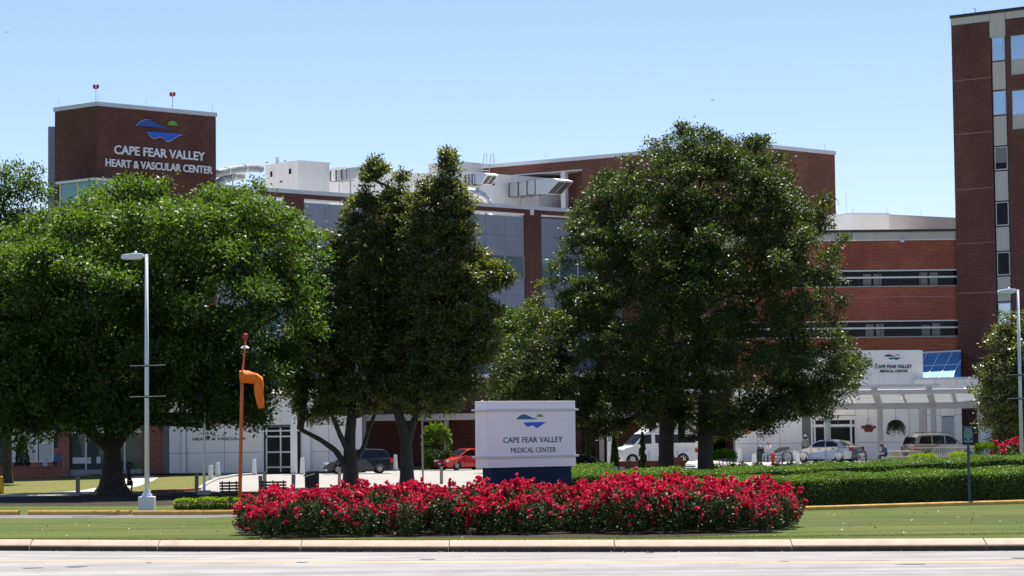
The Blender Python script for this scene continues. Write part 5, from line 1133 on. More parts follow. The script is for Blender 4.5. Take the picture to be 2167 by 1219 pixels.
# rose bed
rng0 = np.random.default_rng(77)
def rose_bush(seed, h, rx):
    rng = np.random.default_rng(seed); S = thing('rose_bush', 'red rose bush in the massed bed before the sign', 'rose bush', (0, 0, 0), 0, 'red rose bushes massed in front of the sign')
    n = 3400; d = rng.normal(size=(n, 3)); d /= np.linalg.norm(d, axis=1)[:, None]
    ph = np.arctan2(d[:, 1], d[:, 0]); lump = 1 + 0.13 * np.sin(3 * ph + seed) + 0.10 * np.sin(7 * ph + 5 * d[:, 2] + seed * 2)
    rad = (1 - rng.exponential(0.14, n).clip(0, .75)) * lump
    zz = 0.52 * h + np.sign(d[:, 2]) * np.abs(d[:, 2]) ** 0.75 * 0.50 * h * rad
    C = np.stack([d[:, 0] * rx * rad, d[:, 1] * rx * rad, zz], 1); keep = (C[:, 2] > 0.03 + 0.08 * rng.uniform(size=n)) & (rng.uniform(size=n) < np.clip(C[:, 2] / 0.4 + 0.35, 0.3, 1)); C = C[keep]; d2 = d[keep]
    tn = 0.42 + rng.normal(size=len(C)) * 0.2
    link(bpy.data.objects.new('foliage', leaf_mesh('foliage', C, 0.085, 0.6, ROSEL, seed, tn, up=0.3, out=d2)), S)
    # blooms in clusters, mostly on the upper outside
    nc = 44; dc = rng.normal(size=(nc * 6, 3)); dc[:, 2] += 0.42; dc /= np.linalg.norm(dc, axis=1)[:, None]
    dc = dc[dc[:, 2] > -0.25][:nc]; P = []; TT = []; OO = []
    for q in dc:
        ph_ = math.atan2(q[1], q[0]); lm = 1 + 0.13 * math.sin(3 * ph_ + seed) + 0.10 * math.sin(7 * ph_ + 5 * q[2] + seed * 2)
        c = np.array([q[0] * rx * lm, q[1] * rx * lm, 0.52 * h + np.sign(q[2]) * abs(q[2]) ** 0.75 * 0.52 * h * lm]) + q * rng.uniform(-.02, .09)
        if rng.uniform() < 0.08: c[2] += rng.uniform(0.05, 0.16)
        cl = rng.uniform(0, 1)
        for _ in range(rng.integers(2, 8) if q[2] > 0.15 else rng.integers(1, 4)):
            bc = c + rng.normal(size=3) * 0.065; k = 11; pd = rng.normal(size=(k, 3)); pd += q * 0.6; pd /= np.linalg.norm(pd, axis=1)[:, None]
            P.append(bc + pd * 0.038); OO.append(pd * 0.3); TT.append(np.clip(0.35 + 0.25 * cl + rng.normal(size=k) * 0.14, 0, 1) + (0.35 if rng.uniform() < 0.07 else 0))
    P = np.vstack(P); OO = np.vstack(OO); TT = np.concatenate(TT)
    link(bpy.data.objects.new('blooms', leaf_mesh('blooms', P, 0.072, 0.95, ROSEB, seed + 9, TT, up=0.2, out=OO, curl=0.3)), S)
    mb = MB()
    for k in range(9):
        t = k * 2.4; r_ = rx * rng.uniform(0.3, 0.7); mb.tube([(0.07 * math.cos(t), 0.07 * math.sin(t), -0.05), (r_ * 0.5 * math.cos(t), r_ * 0.5 * math.sin(t), h * 0.35), (r_ * math.cos(t + .2), r_ * math.sin(t + .2), h * 0.85)], [0.018, 0.012, 0.006], 4)
    mb.build('stem', BARKM, S); return S
protos = [rose_bush(60 + i, 1.0 + 0.05 * i, 0.80) for i in range(5)]
spots = []
for r_, (Y, l, r2, n) in enumerate(((66.2, 572, 1612, 12), (67.8, 556, 1648, 13), (69.4, 562, 1636, 12), (71.0, 580, 1620, 12))):
    for k in range(n):
        px = l + (r2 - l) * k / (n - 1)
        if r_ == 3 and 985 < px < 1235: continue
        p = at(px, 1100, Y); spots.append((p.x + rng0.uniform(-.15, .15), Y + rng0.uniform(-.25, .25) + 0.25 * math.cos((px - 1080) / 600 * 2.2), r_))
for i, (x, y, r_) in enumerate(spots):
    pr = protos[i % 5]; sc_ = rng0.uniform(0.80, 1.16) * (0.92 if r_ == 0 else 1.0)
    if i < 5: pr.matrix_basis = Matrix.Translation((x, y, 0)) @ Matrix.Rotation(rng0.uniform(0, 6.28), 4, 'Z') @ Matrix.Scale(sc_, 4)
    else: copy_thing(pr, (x, y, 0), rng0.uniform(0, 6.28), scale=sc_)
# pink-red azalea at the right edge and flowers along the forecourt bed
p = at(2150, 965, 112); S = copy_thing(protos[1], (p.x, 112, 0.45), 1.0, 'pink red flowering bush behind the hedges at the right edge', scale=1.35)
if 'group' in S: del S['group']
rb_wall = None

# ------------------------------------------------------------------ monument sign
WSg = Wall(*(lambda a, b: ((a.x, a.y), (b.x, b.y)))(at(1032, 920, 72.3), at(1218, 920, 74.3)))
Ms = thing('monument_sign', 'white monument sign on a navy base reading CAPE FEAR VALLEY MEDICAL CENTER', 'sign', WSg.o, WSg.rot)
szt, szb = WSg.z(1032, 849), WSg.z(1032, 990.5)
sdp = 0.66
mb = MB(); mb.box(0, WSg.L, 0, sdp, szb, szt); mb.build('sign_box', SIGNW, Ms, WSg.M, bevel=0.008)
mb = MB(); mb.box(0.22, WSg.L - 0.14, 0.06, sdp - 0.06, -0.05, szb - 0.002); mb.build('base', NAVY, Ms, WSg.M, bevel=0.006)
for py in (868, 968):
    zz_ = WSg.z(1032, py); mb = MB(); mb.box(-0.10, WSg.L + 0.10, -0.05, sdp + 0.05, zz_ - 0.032, zz_ + 0.032); br = mb.build('band', mat('alu_band', (0.52, 0.54, 0.58), 0.35, 0.5, var=0.06), Ms, WSg.M, bevel=0.008)
    for xx in (0.05, 0.20, WSg.L - 0.05):
        mb = MB(); mb.lathe([(0.014, 0), (0.014, 0.012)], 8); mb.build('bolt', GALV, br, WSg.M @ Matrix.Translation((xx, -0.05, zz_)) @ Matrix.Rotation(R(90), 4, 'X'))
wu = lambda px: WSg.u(px, 930)
wb(WSg, 'panel_seam', TRIM, Ms, 0.0, 0.008, szb, szt, -0.003, 0.0)
emblem(WSg, wu(1093), wu(1157), WSg.z(1125, 905.5), WSg.z(1125, 876.5), 0.0, 0.012, (LG_HILL, LG_SUN, LG_WAT), Ms)
lettering('CAPE FEAR VALLEY', WSg, wu(1065), wu(1190), WSg.z(1127, 936.5), WSg.z(1127, 924.5), 0.0, 0.012, TXT, Ms, 0.004)
lettering('MEDICAL CENTER', WSg, wu(1081), wu(1176), WSg.z(1127, 957.5), WSg.z(1127, 946.8), 0.0, 0.012, TXTN if False else mat('letter_slate', (0.02, 0.06, 0.14), 0.4, var=0), Ms, -0.004)
mb = MB(); mb.box(-0.9, WSg.L + 1.0, -0.6, sdp + 0.5, 0, 1.02); Pw = tag(mb.build('sign_plinth', mat('plinth_stone', (0.055, 0.05, 0.045), 0.9, var=0.2, vscale=5), None, WSg.M, bevel=0.02), 'dark low plinth behind the roses carrying the monument sign', 'plinth')
mb = MB(); mb.box(-0.95, WSg.L + 1.05, -0.65, sdp + 0.55, 1.02, 1.07); mb.build('cap_stone', mat('cap_stone', (0.10, 0.09, 0.085), 0.8), Pw, WSg.M)

# ------------------------------------------------------------------ lamp posts
def lamp_post(label, px, Y, ytop, base_px=None, z0=0.0):
    p = at(px, 1000, Y); top = at(px, ytop, Y); x = p.x; zt = top.z
    Lp = thing('lamp_post', label, 'lamp post', (x, Y, z0))
    LPM = mat('lamp_paint', (0.66, 0.70, 0.76), 0.4, var=0.04)
    mb = MB(); mb.box(x - 0.29, x + 0.29, Y - 0.29, Y + 0.29, z0 - 0.05, z0 + 0.58); mb.build('base_block', LPM, Lp, bevel=0.03)
    mb = MB(); mb.box(x - 0.17, x + 0.17, Y - 0.17, Y + 0.17, z0 + 0.58, z0 + 0.67); mb.lathe([(0.15, 0.67), (0.13, 0.76)], 12, (x, Y, z0)); mb.build('base_plate', LPM, Lp)
    mb = MB(); mb.tube([(x, Y, z0 + 0.7), (x, Y, zt - 0.02)], [0.095, 0.06], 14); mb.build('pole', LPM, Lp, smooth=True)
    prof = [(x - 0.92, zt - 0.10), (x - 0.86, zt - 0.03), (x - 0.45, zt + 0.02), (x - 0.12, zt + 0.0), (x - 0.10, zt - 0.12), (x - 0.25, zt - 0.20), (x - 0.90, zt - 0.20)]
    mb = MB(); mb.prism_xz(prof, Y - 0.20, Y + 0.20); hd = mb.build('lamp_head', LPM, Lp, bevel=0.03)
    mb = MB(); mb.box(x - 0.80, x - 0.35, Y - 0.15, Y + 0.15, zt - 0.215, zt - 0.202); mb.build('lens', HEADL, hd)
    mb = MB(); mb.lathe([(0.05, 0), (0.05, 0.07), (0.02, 0.09)], 8, (x - 0.4, Y, zt + 0.01)); mb.build('photocell', LPM, hd)
    mb = MB(); mb.box(x - 0.14, x + 0.07, Y - 0.05, Y + 0.05, zt - 0.13, zt - 0.03); mb.build('arm', LPM, Lp)
    for zz_ in (zt - (zt - z0) * 0.435, zt - (zt - z0) * 0.555):
        mb = MB(); mb.tube([(x - 0.62, Y - 0.11, zz_), (x + 0.72, Y - 0.11, zz_ + 0.02)], 0.012, 6); mb.build('banner_arm', GALV, Lp)
        mb = MB(); mb.tube([(x, Y, zz_ - 0.04), (x, Y, zz_ + 0.04)], 0.11, 12); mb.build('clamp', DARK, Lp)
    return Lp
lamp_post('tall white lamp post on a square white base at left', 311, gnd(311, 1084).y, 537)
p = gnd(311, 1084)
lamp_post('white lamp post cut by the right edge of the picture', 2163, 108, 612)
# grey pole in the driveway island
p = gnd(432, 1047); Gp = thing('sign_pole', 'thin grey pole on a concrete block by the driveway bend', 'pole', p)
mb = MB(); mb.tube([(p.x, p.y, 0), (p.x + 0.03, p.y, 6.0)], [0.07, 0.05], 10); mb.build('pole', GALV, Gp); mb = MB(); mb.box(p.x - .28, p.x + .28, p.y - .28, p.y + .28, -0.05, 0.2); mb.build('footing', CONCL, Gp, bevel=0.02)
mb = MB(); mb.lathe([(0.05, 0), (0.2, 0.1), (0.22, 0.3), (0.1, 0.45)], 12, (p.x + .03, p.y, 5.95)); mb.build('lamp_globe', WHITE, Gp)
p = gnd(895, 1022); mb = MB(); mb.tube([(p.x, p.y, -0.05), (p.x, p.y, 4.3)], 0.05, 8); Gp = thing('slim_pole', 'slim grey pole between the second magnolia and the red car', 'pole', p); mb.build('pole', WOODG, Gp); mb = MB(); mb.lathe([(0.09, 0), (0.09, 0.05), (0.06, 0.08)], 8, tuple(p)); mb.build('foot', GALV, Gp)

# ------------------------------------------------------------------ windsock
Yw = 89.0; b0 = at(507, 1078, Yw); t0_ = at(519, 735, Yw); b0 = Vector((b0.x, Yw, 0.0))
Ws = thing('windsock', 'limp orange windsock on an orange pole left of the roses', 'windsock', b0)
mid = at(512.5, 790, Yw)
mb = MB(); mb.tube([b0 - Vector((0, 0, .1)), mid, mid.lerp(t0_, 0.02)], [0.075, 0.06, 0.05], 12); mb.build('pole', ORANGE, Ws, smooth=True)
mb = MB(); mb.tube([mid, t0_, at(519.5, 716, Yw)], [0.04, 0.03, 0.03], 8); mb.build('mast', ORANGE, Ws)
q = at(519.5, 712, Yw); mb = MB(); mb.lathe([(0.06, -0.12), (0.09, -0.05), (0.09, 0.08), (0.05, 0.12)], 10, tuple(q)); mb.build('beacon', REDP, Ws)
q = at(518.5, 736, Yw); mb = MB(); mb.lathe([(0.06, 0.08), (0.17, 0.0), (0.15, -0.03), (0.03, -0.02)], 12, tuple(q)); mb.build('flood_lamp', WHITE, Ws)
mb = MB(); nR = 22
path = [(509, 798, 13.2), (516, 797.5, 13.3), (524, 798, 12.6), (532, 799.5, 11.8), (540, 801, 11.4), (545.5, 805, 10.8), (547.5, 812, 10.0), (548, 822, 9.2), (549, 836, 8.6), (551, 850, 7.6), (552.5, 860, 6.6), (553, 864, 6.2)]
pts = [at(a_, b_, Yw - 0.12) for a_, b_, _ in path]; vs_ = []
for i, pnt in enumerate(pts):
    d = (pts[min(i + 1, len(pts) - 1)] - pts[max(i - 1, 0)]).normalized(); yv = Vector((0, 1, 0)); nv = d.cross(yv).normalized(); r_ = path[i][2] / FPX * Yw
    for k in range(nR):
        t = 2 * math.pi * k / nR; wr = 1 + (0.12 * math.sin(5 * t + i * 1.3) + 0.07 * math.sin(9 * t + i * 2.1)) * min(1, i / 3); fl_ = 1.0 if i < 5 else 0.55
        vs_.append(pnt + nv * math.cos(t) * r_ * wr + yv * math.sin(t) * r_ * fl_ * wr)
mb.add(vs_, [(i * nR + k, i * nR + (k + 1) % nR, (i + 1) * nR + (k + 1) % nR, (i + 1) * nR + k) for i in range(len(pts) - 1) for k in range(nR)]); mb.build('sock', SOCK, Ws, smooth=True)
mb = MB(); ring = vs_[:nR] + vs_[:1]; mb.tube(ring, 0.018, 6); mb.build('hoop', ORANGE, Ws)

# ------------------------------------------------------------------ benches, bin, posts, bollards, hydrants, signs
def bench(label, px0, px1, ytop, Y, group='slatted benches behind the roses'):
    a, b_ = at(px0, ytop, Y), at(px1, ytop, Y); x0, x1 = a.x, b_.x; Bn = thing('park_bench', label, 'bench', ((x0 + x1) / 2, Y, 0), 0, group)
    SL = mat('bench_slat', (0.022, 0.026, 0.024), 0.6, var=0.2)
    for k in range(4):
        mb = MB(); mb.box(x0, x1, Y + 0.02 + 0.03 * k, Y + 0.05 + 0.03 * k, 0.86 - 0.12 * k, 0.78 - 0.12 * k); mb.build('back_slat', SL, Bn)
    for k in range(4):
        mb = MB(); mb.box(x0, x1, Y + 0.16 + 0.12 * k, Y + 0.26 + 0.12 * k, 0.42, 0.45); mb.build('seat_slat', SL, Bn)
    for x in (x0 + 0.12, (x0 + x1) / 2, x1 - 0.12):
        mb = MB(); mb.bar((x, Y + 0.005, 0.9), (x, Y + 0.16, 0.0), 0.05, 0.05, up=(0, 1, 0)); mb.bar((x, Y + 0.12, 0.40), (x, Y + 0.6, 0.40), 0.05, 0.05); mb.bar((x, Y + 0.58, 0.40), (x, Y + 0.62, 0), 0.05, 0.05, up=(0, 1, 0)); mb.build('leg_frame', DARK, Bn)
bench('dark slatted bench left of the windsock pole', 464, 506, 1019, 97.5); bench('dark slatted bench right of the windsock pole', 549, 606, 1018, 98)
p = at(660, 1015, 104); Tb = thing('litter_bin', 'dark brown litter bin with a slanted lid between the benches and magnolia', 'litter bin', (p.x, 104, 0))
BINM = mat('bin_brown', (0.022, 0.016, 0.012), 0.6, var=0.2, vscale=5)
mb = MB(); mb.prism_xz([(p.x - 0.27, 0.0), (p.x - 0.30, 0.92), (p.x + 0.30, 1.08), (p.x + 0.29, 0.0)], 103.75, 104.3); mb.build('body', BINM, Tb, bevel=0.02)
mb = MB(); mb.prism_xz([(p.x - 0.37, 0.93), (p.x - 0.14, 1.15), (p.x + 0.34, 1.17), (p.x + 0.34, 1.10), (p.x - 0.30, 0.93)], 103.7, 104.35); mb.build('lid', DARK, Tb)
for k in range(5):
    mb = MB(); x = p.x - 0.22 + k * 0.11; mb.box(x - 0.04, x + 0.04, 103.73, 103.75, 0.05, 0.9); mb.build('slat', BINM, Tb)
for px, yt, lb in ((165, 1008, 'weathered wooden post left of the oak trunk'), (416, 1003, 'weathered wooden post by the grey pole on concrete block'), (552, 1007, 'weathered wooden post at the left end of the right bench'), (561, 999, 'weathered wooden post behind the right bench'), (620, 1005, 'weathered wooden post between bench and litter bin'), (718, 990, 'weathered wooden post just left of the first magnolia trunk'), (934, 988, 'weathered wooden post in front of the red car')):
    Y = 5000 * 2.1 / (yt - hz(px)); p = at(px, yt, Y); Po = thing('wooden_post', lb, 'post', (p.x, Y, 0), 0, 'wooden posts along the driveway')
    w_ = 0.085; ln = random.uniform(-0.03, 0.03); mb = MB(); mb.add([(p.x + ln * s + a_ * w_, Y + b_ * w_, zz_) for s, zz_ in ((0, -0.1), (1, 0.9)) for a_, b_ in ((-1, -1), (1, -1), (1, 1), (-1, 1))], [(0, 3, 2, 1), (4, 5, 6, 7), (0, 1, 5, 4), (1, 2, 6, 5), (2, 3, 7, 6), (3, 0, 4, 7)]); mb.build('post', WOODG, Po, bevel=0.012)
    mb = MB(); mb.box(p.x + ln - w_ - .012, p.x + ln + w_ + .012, Y - w_ - .012, Y + w_ + .012, 0.895, 0.915); mb.build('cap', WOODG, Po)
p = gnd(3, 1046); Po = thing('yellow_bollard', 'yellow painted bollard at the left edge of the picture', 'bollard', p)
mb = MB(); mb.lathe([(0.11, -0.1), (0.11, 0.80), (0.08, 0.86), (0.03, 0.88)], 14, tuple(p)); mb.build('post', YELP, Po, smooth=True); mb = MB(); mb.lathe([(0.115, 0.5), (0.115, 0.58)], 14, tuple(p)); mb.build('band', YELP, Po)
def bollard(px, ybot, ytop, z0, label, group):
    Y = 5000 * (EYE - z0) / (ybot - hz(px)); p = at(px, ybot, Y); h = (ybot - ytop) / 5000 * Y
    Bo = thing('white_bollard', label, 'bollard', (p.x, Y, z0), 0, group)
    mb = MB(); mb.lathe([(0.17, -0.05), (0.165, 0.02), (0.125, h - 0.03), (0.11, h)], 14, (p.x, Y, z0)); mb.build('post', WHITE, Bo); mb = MB(); mb.lathe([(0.21, -0.05), (0.21, 0.012)], 14, (p.x, Y, z0)); mb.build('foot', CONCL, Bo)
for px, yb_, yt, lb in ((446, 1019, 984, 'white concrete bollard on the grass by the driveway bend, left of two'), (461, 1012, 978, 'white concrete bollard on the grass by the driveway bend, right of two'), (538, 1003, 971, 'white concrete bollard left of the red hydrant near the glass doors'), (640, 1002, 968, 'white concrete bollard right of the glass doors'), (837, 993, 962, 'white concrete bollard between the dark minivan and second magnolia'), (928, 990, 960, 'white concrete bollard beside the nose of the red car')):
    bollard(px, yb_, yt, GZ if yb_ < 1006 else 0.0, lb, 'white bollards along the driveway')
for px, yb_, yt, lb in ((1566, 979, 949, 'white bollard below the hanging basket right of the round shrub'), (1596, 982, 960, 'short white bollard left of the seated man'), (1688, 982, 960, 'short white bollard left of the silver car'), (1941, 976, 943, 'white bollard behind the picnic table'), (95, 0, 0, '')):
    if lb: bollard(px, yb_, yt, TZ, lb, 'white bollards on the forecourt')
p = at(96, 985, 157); Bo = thing('white_bollard', 'pale tapered bollard before the lobby windows at far left', 'bollard', (p.x, 157, 0.1)); mb = MB(); mb.lathe([(0.19, 0), (0.11, 0.75), (0.10, 0.8)], 12, (p.x, 157, 0.5)); mb.build('post', TRIM, Bo); mb = MB(); mb.box(p.x - .3, p.x + .3, 156.7, 157.3, 0.0, 0.5); mb.build('foot', BR_LOW, Bo)
a_, b_ = at(-60, 990, 154), at(128, 990, 154); mb = MB(); mb.box(a_.x, b_.x, 153.9, 154.2, 0.0, 0.72); Rw = tag(mb.build('retaining_wall', BR_LOW), 'low brick retaining wall before the lobby windows', 'wall'); mb = MB(); mb.box(a_.x, b_.x, 153.85, 154.25, 0.72, 0.8); mb.build('wall_cap', BR_LOW, Rw)
def hydrant(px, ybot, z0, label):
    Y = 5000 * (EYE - z0) / (ybot - hz(px)); p = at(px, ybot, Y); Hy = thing('fire_hydrant', label, 'hydrant', (p.x, Y, z0), 0)
    mb = MB(); mb.lathe([(0.17, -0.02), (0.17, 0.05), (0.11, 0.07), (0.11, 0.55), (0.15, 0.57), (0.15, 0.62), (0.12, 0.66), (0.08, 0.74), (0.03, 0.77), (0.03, 0.82)], 14, (p.x, Y, z0)); mb.build('body', REDP, Hy)
    for s_ in (-1, 1):
        mb = MB(); mb.tube([(p.x, Y, z0 + 0.45), (p.x + s_ * 0.18, Y, z0 + 0.45)], 0.06, 10); mb.build('outlet', REDP, Hy)
    mb = MB(); mb.tube([(p.x, Y, z0 + 0.42), (p.x, Y - 0.2, z0 + 0.42)], 0.08, 10); mb.build('outlet', REDP, Hy)
hydrant(573, 998, GZ, 'red fire hydrant before the glass doors of the heart entrance'); hydrant(1636, 984, TZ, 'red fire hydrant before the seated man on the forecourt')
# FDC plate
p = gnd(358, 1001); Fd = thing('standpipe', 'chrome twin fire standpipe with a red FDC plate by the white wall', 'standpipe', p)
mb = MB(); mb.tube([(p.x, p.y, -0.05), (p.x, p.y, 0.92)], 0.06, 10); mb.build('riser', CHROME, Fd)
for s_ in (-1, 1):
    mb = MB(); mb.tube([(p.x, p.y, 0.9), (p.x + s_ * 0.14, p.y - 0.1, 0.98)], [0.07, 0.08], 10); mb.build('inlet', CHROME, Fd)
W_ = Wall((p.x - 0.22, p.y - 0.12), (p.x + 0.22, p.y - 0.12)); wb(W_, 'plate', REDP, Fd, 0, W_.L, 0.42, 0.75, 0, 0.02); lettering('FDC', W_, 0.05, 0.39, 0.48, 0.69, 0.0, 0.006, LETW, Fd, 0.02, split=False)
# kiosk sign on the left pier
p = at(122, 962, 158.5); W_ = Wall((p.x - 0.26, 158.5), (p.x + 0.26, 158.4)); Kk = thing('notice_board', 'small notice board with a red heading beside the brick pier', 'notice board', (p.x, 158.5, 0.1))
zk0, zk1 = at(122, 977, 158.5).z, at(122, 948, 158.5).z
wb(W_, 'board', mat('notice_blue', (0.10, 0.13, 0.22), 0.5, var=0.15, vscale=8), Kk, 0, .52, zk0, zk1, 0, 0.05); wb(W_, 'heading', mat('notice_red', (0.45, 0.10, 0.08), 0.5), Kk, 0.02, .50, zk1 - 0.3, zk1 - 0.02, -0.01, 0.0)
for x in (0.06, 0.46): wb(W_, 'post', DARK, Kk, x - 0.03, x + 0.03, 0.0, zk0, 0.0, 0.05)
# blue direction sign
p = gnd(2052, 1067); W_ = Wall((p.x - 0.19, p.y - 0.04), (p.x + 0.19, p.y - 0.04)); Bs = thing('direction_sign', 'slim blue direction sign on a blue post before the long hedge', 'sign', p)
zt, zb_ = W_.z(2051, 903), W_.z(2051, 938)
wb(W_, 'plate', BLUES, Bs, 0, W_.L, zb_, zt, 0, 0.03, 0.004)
mb = MB(); mb.box(p.x - 0.045, p.x + 0.045, p.y, p.y + 0.07, -0.1, zb_ + 0.3); mb.build('post', mat('post_blue', (0.02, 0.075, 0.14), 0.5), Bs, bevel=0.006)
PALE = mat('sign_print', (0.42, 0.55, 0.60), 0.5, var=0.2, vscale=30)
for k, (a_, wd) in enumerate(((0.07, 0.22), (0.05, 0.27), (0.03, 0.32), (0.04, 0.30), (0.04, 0.28), (0.13, 0.12), (0.04, 0.31))):
    zz_ = zt - 0.07 - k * (zt - zb_ - 0.08) / 7; mb = MB(); x = a_
    while x < a_ + wd:
        l_ = random.uniform(0.02, 0.06); mb.box(x, min(x + l_, a_ + wd), -0.004, 0.0, zz_ - 0.028, zz_ + 0.004 * random.random()); x += l_ + 0.008
    mb.build('print_line', PALE, Bs, W_.M)
# hanging baskets
def basket(label, px, py, Y, kind):
    p = at(px, py, Y); zc_ = WH.z(1900, 858) - 0.2 if Y < 152 else p.z + 1.0; S = thing('hanging_basket', label, 'hanging basket', p)
    mb = MB(); top = Vector((p.x, Y, zc_))
    for k in range(3):
        t = k * 2.1; mb.tube([(p.x + 0.28 * math.cos(t), Y + 0.28 * math.sin(t), p.z), (p.x, Y, p.z + 0.75), top], 0.008, 4)
    mb.build('chain', DARK, S)
    rng = np.random.default_rng(int(px))
    if kind == 'fern':
        n = 4200; th = rng.uniform(0, 2 * math.pi, n); t = rng.uniform(0, 1, n); fr = rng.uniform(0.4, 1, n)
        rr = 0.62 * fr * np.sin(np.clip(t * 1.9, 0, 1.57)); C = np.stack([p.x + rr * np.cos(th), Y + rr * np.sin(th), p.z + 0.35 + 0.25 * t - 1.25 * t ** 2 * fr], 1)
        link(bpy.data.objects.new('fronds', leaf_mesh('fronds', C, 0.13, 0.25, YEW, 4, 0.5 + rng.normal(size=n) * .2, up=0, out=np.tile([0, 0, -0.8], (n, 1)))), S)
        mb = MB(); mb.lathe([(0.12, -0.2), (0.22, 0), (0.24, 0.1)], 12, tuple(p)); mb.build('pot', DARK, S)
    else:
        mb = MB(); mb.lathe([(0.22, -0.22), (0.34, -0.02), (0.36, 0.06)], 14, tuple(p)); mb.build('liner', mat('coir', (0.17, 0.055, 0.03), 0.95, var=0.3, vscale=14), S)
        n = 900; th = rng.uniform(0, 2 * math.pi, n); rr = 0.48 * np.sqrt(rng.uniform(0, 1, n)); C = np.stack([p.x + rr * np.cos(th), Y + rr * np.sin(th), p.z + 0.05 + 0.22 * rng.uniform(0, 1, n) * (1 - rr / 0.9) - 0.25 * np.clip(rr - 0.36, 0, 1)], 1)
        link(bpy.data.objects.new('petals', leaf_mesh('petals', C[:500], 0.08, 0.8, PINKP, 5, rng.uniform(0, 1, 500))), S); link(bpy.data.objects.new('leaves', leaf_mesh('leaves', C[500:], 0.1, 0.5, ROSEL, 6, rng.uniform(0, 1, 400))), S)
basket('hanging basket of pink flowers left of the round canopy column', 1838, 907, 149.5, 'f'); basket('large dark hanging fern under the canopy', 1896, 903, 149.5, 'fern'); basket('hanging basket of red flowers at the left end of the entrance wall', 1581, 911, 154, 'f')

# ------------------------------------------------------------------ forecourt furniture
def loop_rack(label, px, ybot, z0, ry=0.0, wd=0.62, h=0.72):
    Y = 5000 * (EYE - z0) / (ybot - hz(px)); p = at(px, ybot, Y); S = thing('cycle_rack', label, 'cycle rack', (p.x, Y, z0), ry)
    pts = [(p.x - wd / 2, Y, z0 - 0.03), (p.x - wd / 2, Y, z0 + h - wd / 2)] + [(p.x - wd / 2 * math.cos(t), Y, z0 + h - wd / 2 + wd / 2 * math.sin(t)) for t in [math.pi * k / 8 for k in range(1, 8)]] + [(p.x + wd / 2, Y, z0 + h - wd / 2), (p.x + wd / 2, Y, z0 - 0.03)]
    mb = MB(); mb.tube(pts, 0.045, 8); mb.build('hoop', DARK, S); mb = MB(); mb.tube([(p.x - wd / 2 - 0.35, Y, z0 + 0.33), (p.x + wd / 2, Y, z0 + 0.33)], 0.035, 8); mb.build('rail', DARK, S)
loop_rack('black hoop rack between the seated man and silver car', 1666, 979, TZ); loop_rack('black hoop rack behind the tail of the silver car', 1823, 976, TZ)
p = at(1610, 978, 156); mb = MB(); mb.lathe([(0.24, 0), (0.26, 0.3), (0.25, 0.85), (0.14, 1.0), (0.04, 1.04)], 16, (p.x, 156, TZ)); S = thing('round_bin', 'dark domed bin against the wall left of the seated man', 'litter bin', (p.x, 156, TZ)); mb.build('body', DARK, S, smooth=False); mb = MB(); mb.box(p.x - .14, p.x + .14, 155.72, 155.8, TZ + .68, TZ + .8); mb.build('slot', BLACKV, S)
# wall bench under the seated man
def plain_bench(label, x0, x1, Y, z0, sh=0.45, back=True):
    S = thing('metal_bench', label, 'bench', ((x0 + x1) / 2, Y, z0))
    mb = MB(); mb.box(x0, x1, Y, Y + 0.42, z0 + sh - 0.05, z0 + sh); mb.build('seat', mat('bench_grey', (0.13, 0.13, 0.135), 0.6, var=0.1), S)
    for x in (x0 + 0.1, x1 - 0.1):
        mb = MB(); mb.box(x - 0.03, x + 0.03, Y + 0.03, Y + 0.4, z0, z0 + sh - 0.05); mb.build('leg', DARK, S)
    if back:
        mb = MB(); mb.prism_xz([(x0 + .55, z0 + sh + .12), (x1 + .3, z0 + sh + .35), (x1 + .3, z0 + sh + .55), (x0 + .9, z0 + sh + .5), (x0 + .55, z0 + sh + .3)], Y + 0.42, Y + 0.46); mb.build('backrest', MT['bench_grey'], S)
    return S
pm = at(1625, 977, 153.5); plain_bench('grey metal bench carrying the seated man', pm.x - 0.1, pm.x + 1.15, 153.4, TZ)
# picnic table with benches
p = at(1913, 972, 146); Pt = thing('picnic_table', 'concrete table with benches at which the woman in blue sits', 'table', (p.x, 146, TZ))
mb = MB(); mb.box(p.x - 0.98, p.x + 0.98, 145.6, 146.4, TZ + 0.66, TZ + 0.74); mb.build('tabletop', mat('table_stone', (0.42, 0.36, 0.29), 0.85, var=0.15, vscale=4), Pt, bevel=0.01)
for x in (-0.45, 0.45):
    mb = MB(); mb.box(p.x + x - 0.16, p.x + x + 0.16, 145.8, 146.2, TZ, TZ + 0.658); mb.build('pedestal', MT['table_stone'], Pt)
mb = MB(); mb.box(p.x - 1.3, p.x + 0.3, 144.75, 145.1, TZ + 0.36, TZ + 0.43); mb.build('bench_seat', MT['table_stone'], Pt)
for x in (-1.1, 0.1):
    mb = MB(); mb.box(p.x + x - 0.1, p.x + x + 0.1, 144.8, 145.05, TZ, TZ + 0.358); mb.build('bench_leg', MT['table_stone'], Pt)
# railing
a_, b_ = at(1928, 960, 134), at(2062, 960, 134); Rl = thing('railing', 'thin metal railing in front of the beige car', 'railing', (a_.x, 134, TZ)); zr = at(1990, 946.5, 134).z
mb = MB(); mb.box(a_.x, b_.x, 133.97, 134.03, zr - 0.05, zr); mb.build('top_rail', mat('rail_pale', (0.45, 0.41, 0.36), 0.5), Rl)
nb = 30; bar = MB(); bar.box(-0.012, 0.012, -0.012, 0.012, 0, zr - 0.05 - TZ); bme = bar.mesh('baluster', DARK)
for k in range(nb + 1): inst('baluster', bme, Rl, Matrix.Translation((a_.x + (b_.x - a_.x) * k / nb, 134, TZ)))
mb = MB(); mb.box(a_.x, b_.x, 133.985, 134.015, TZ + 0.08, TZ + 0.11); mb.build('bottom_rail', DARK, Rl)
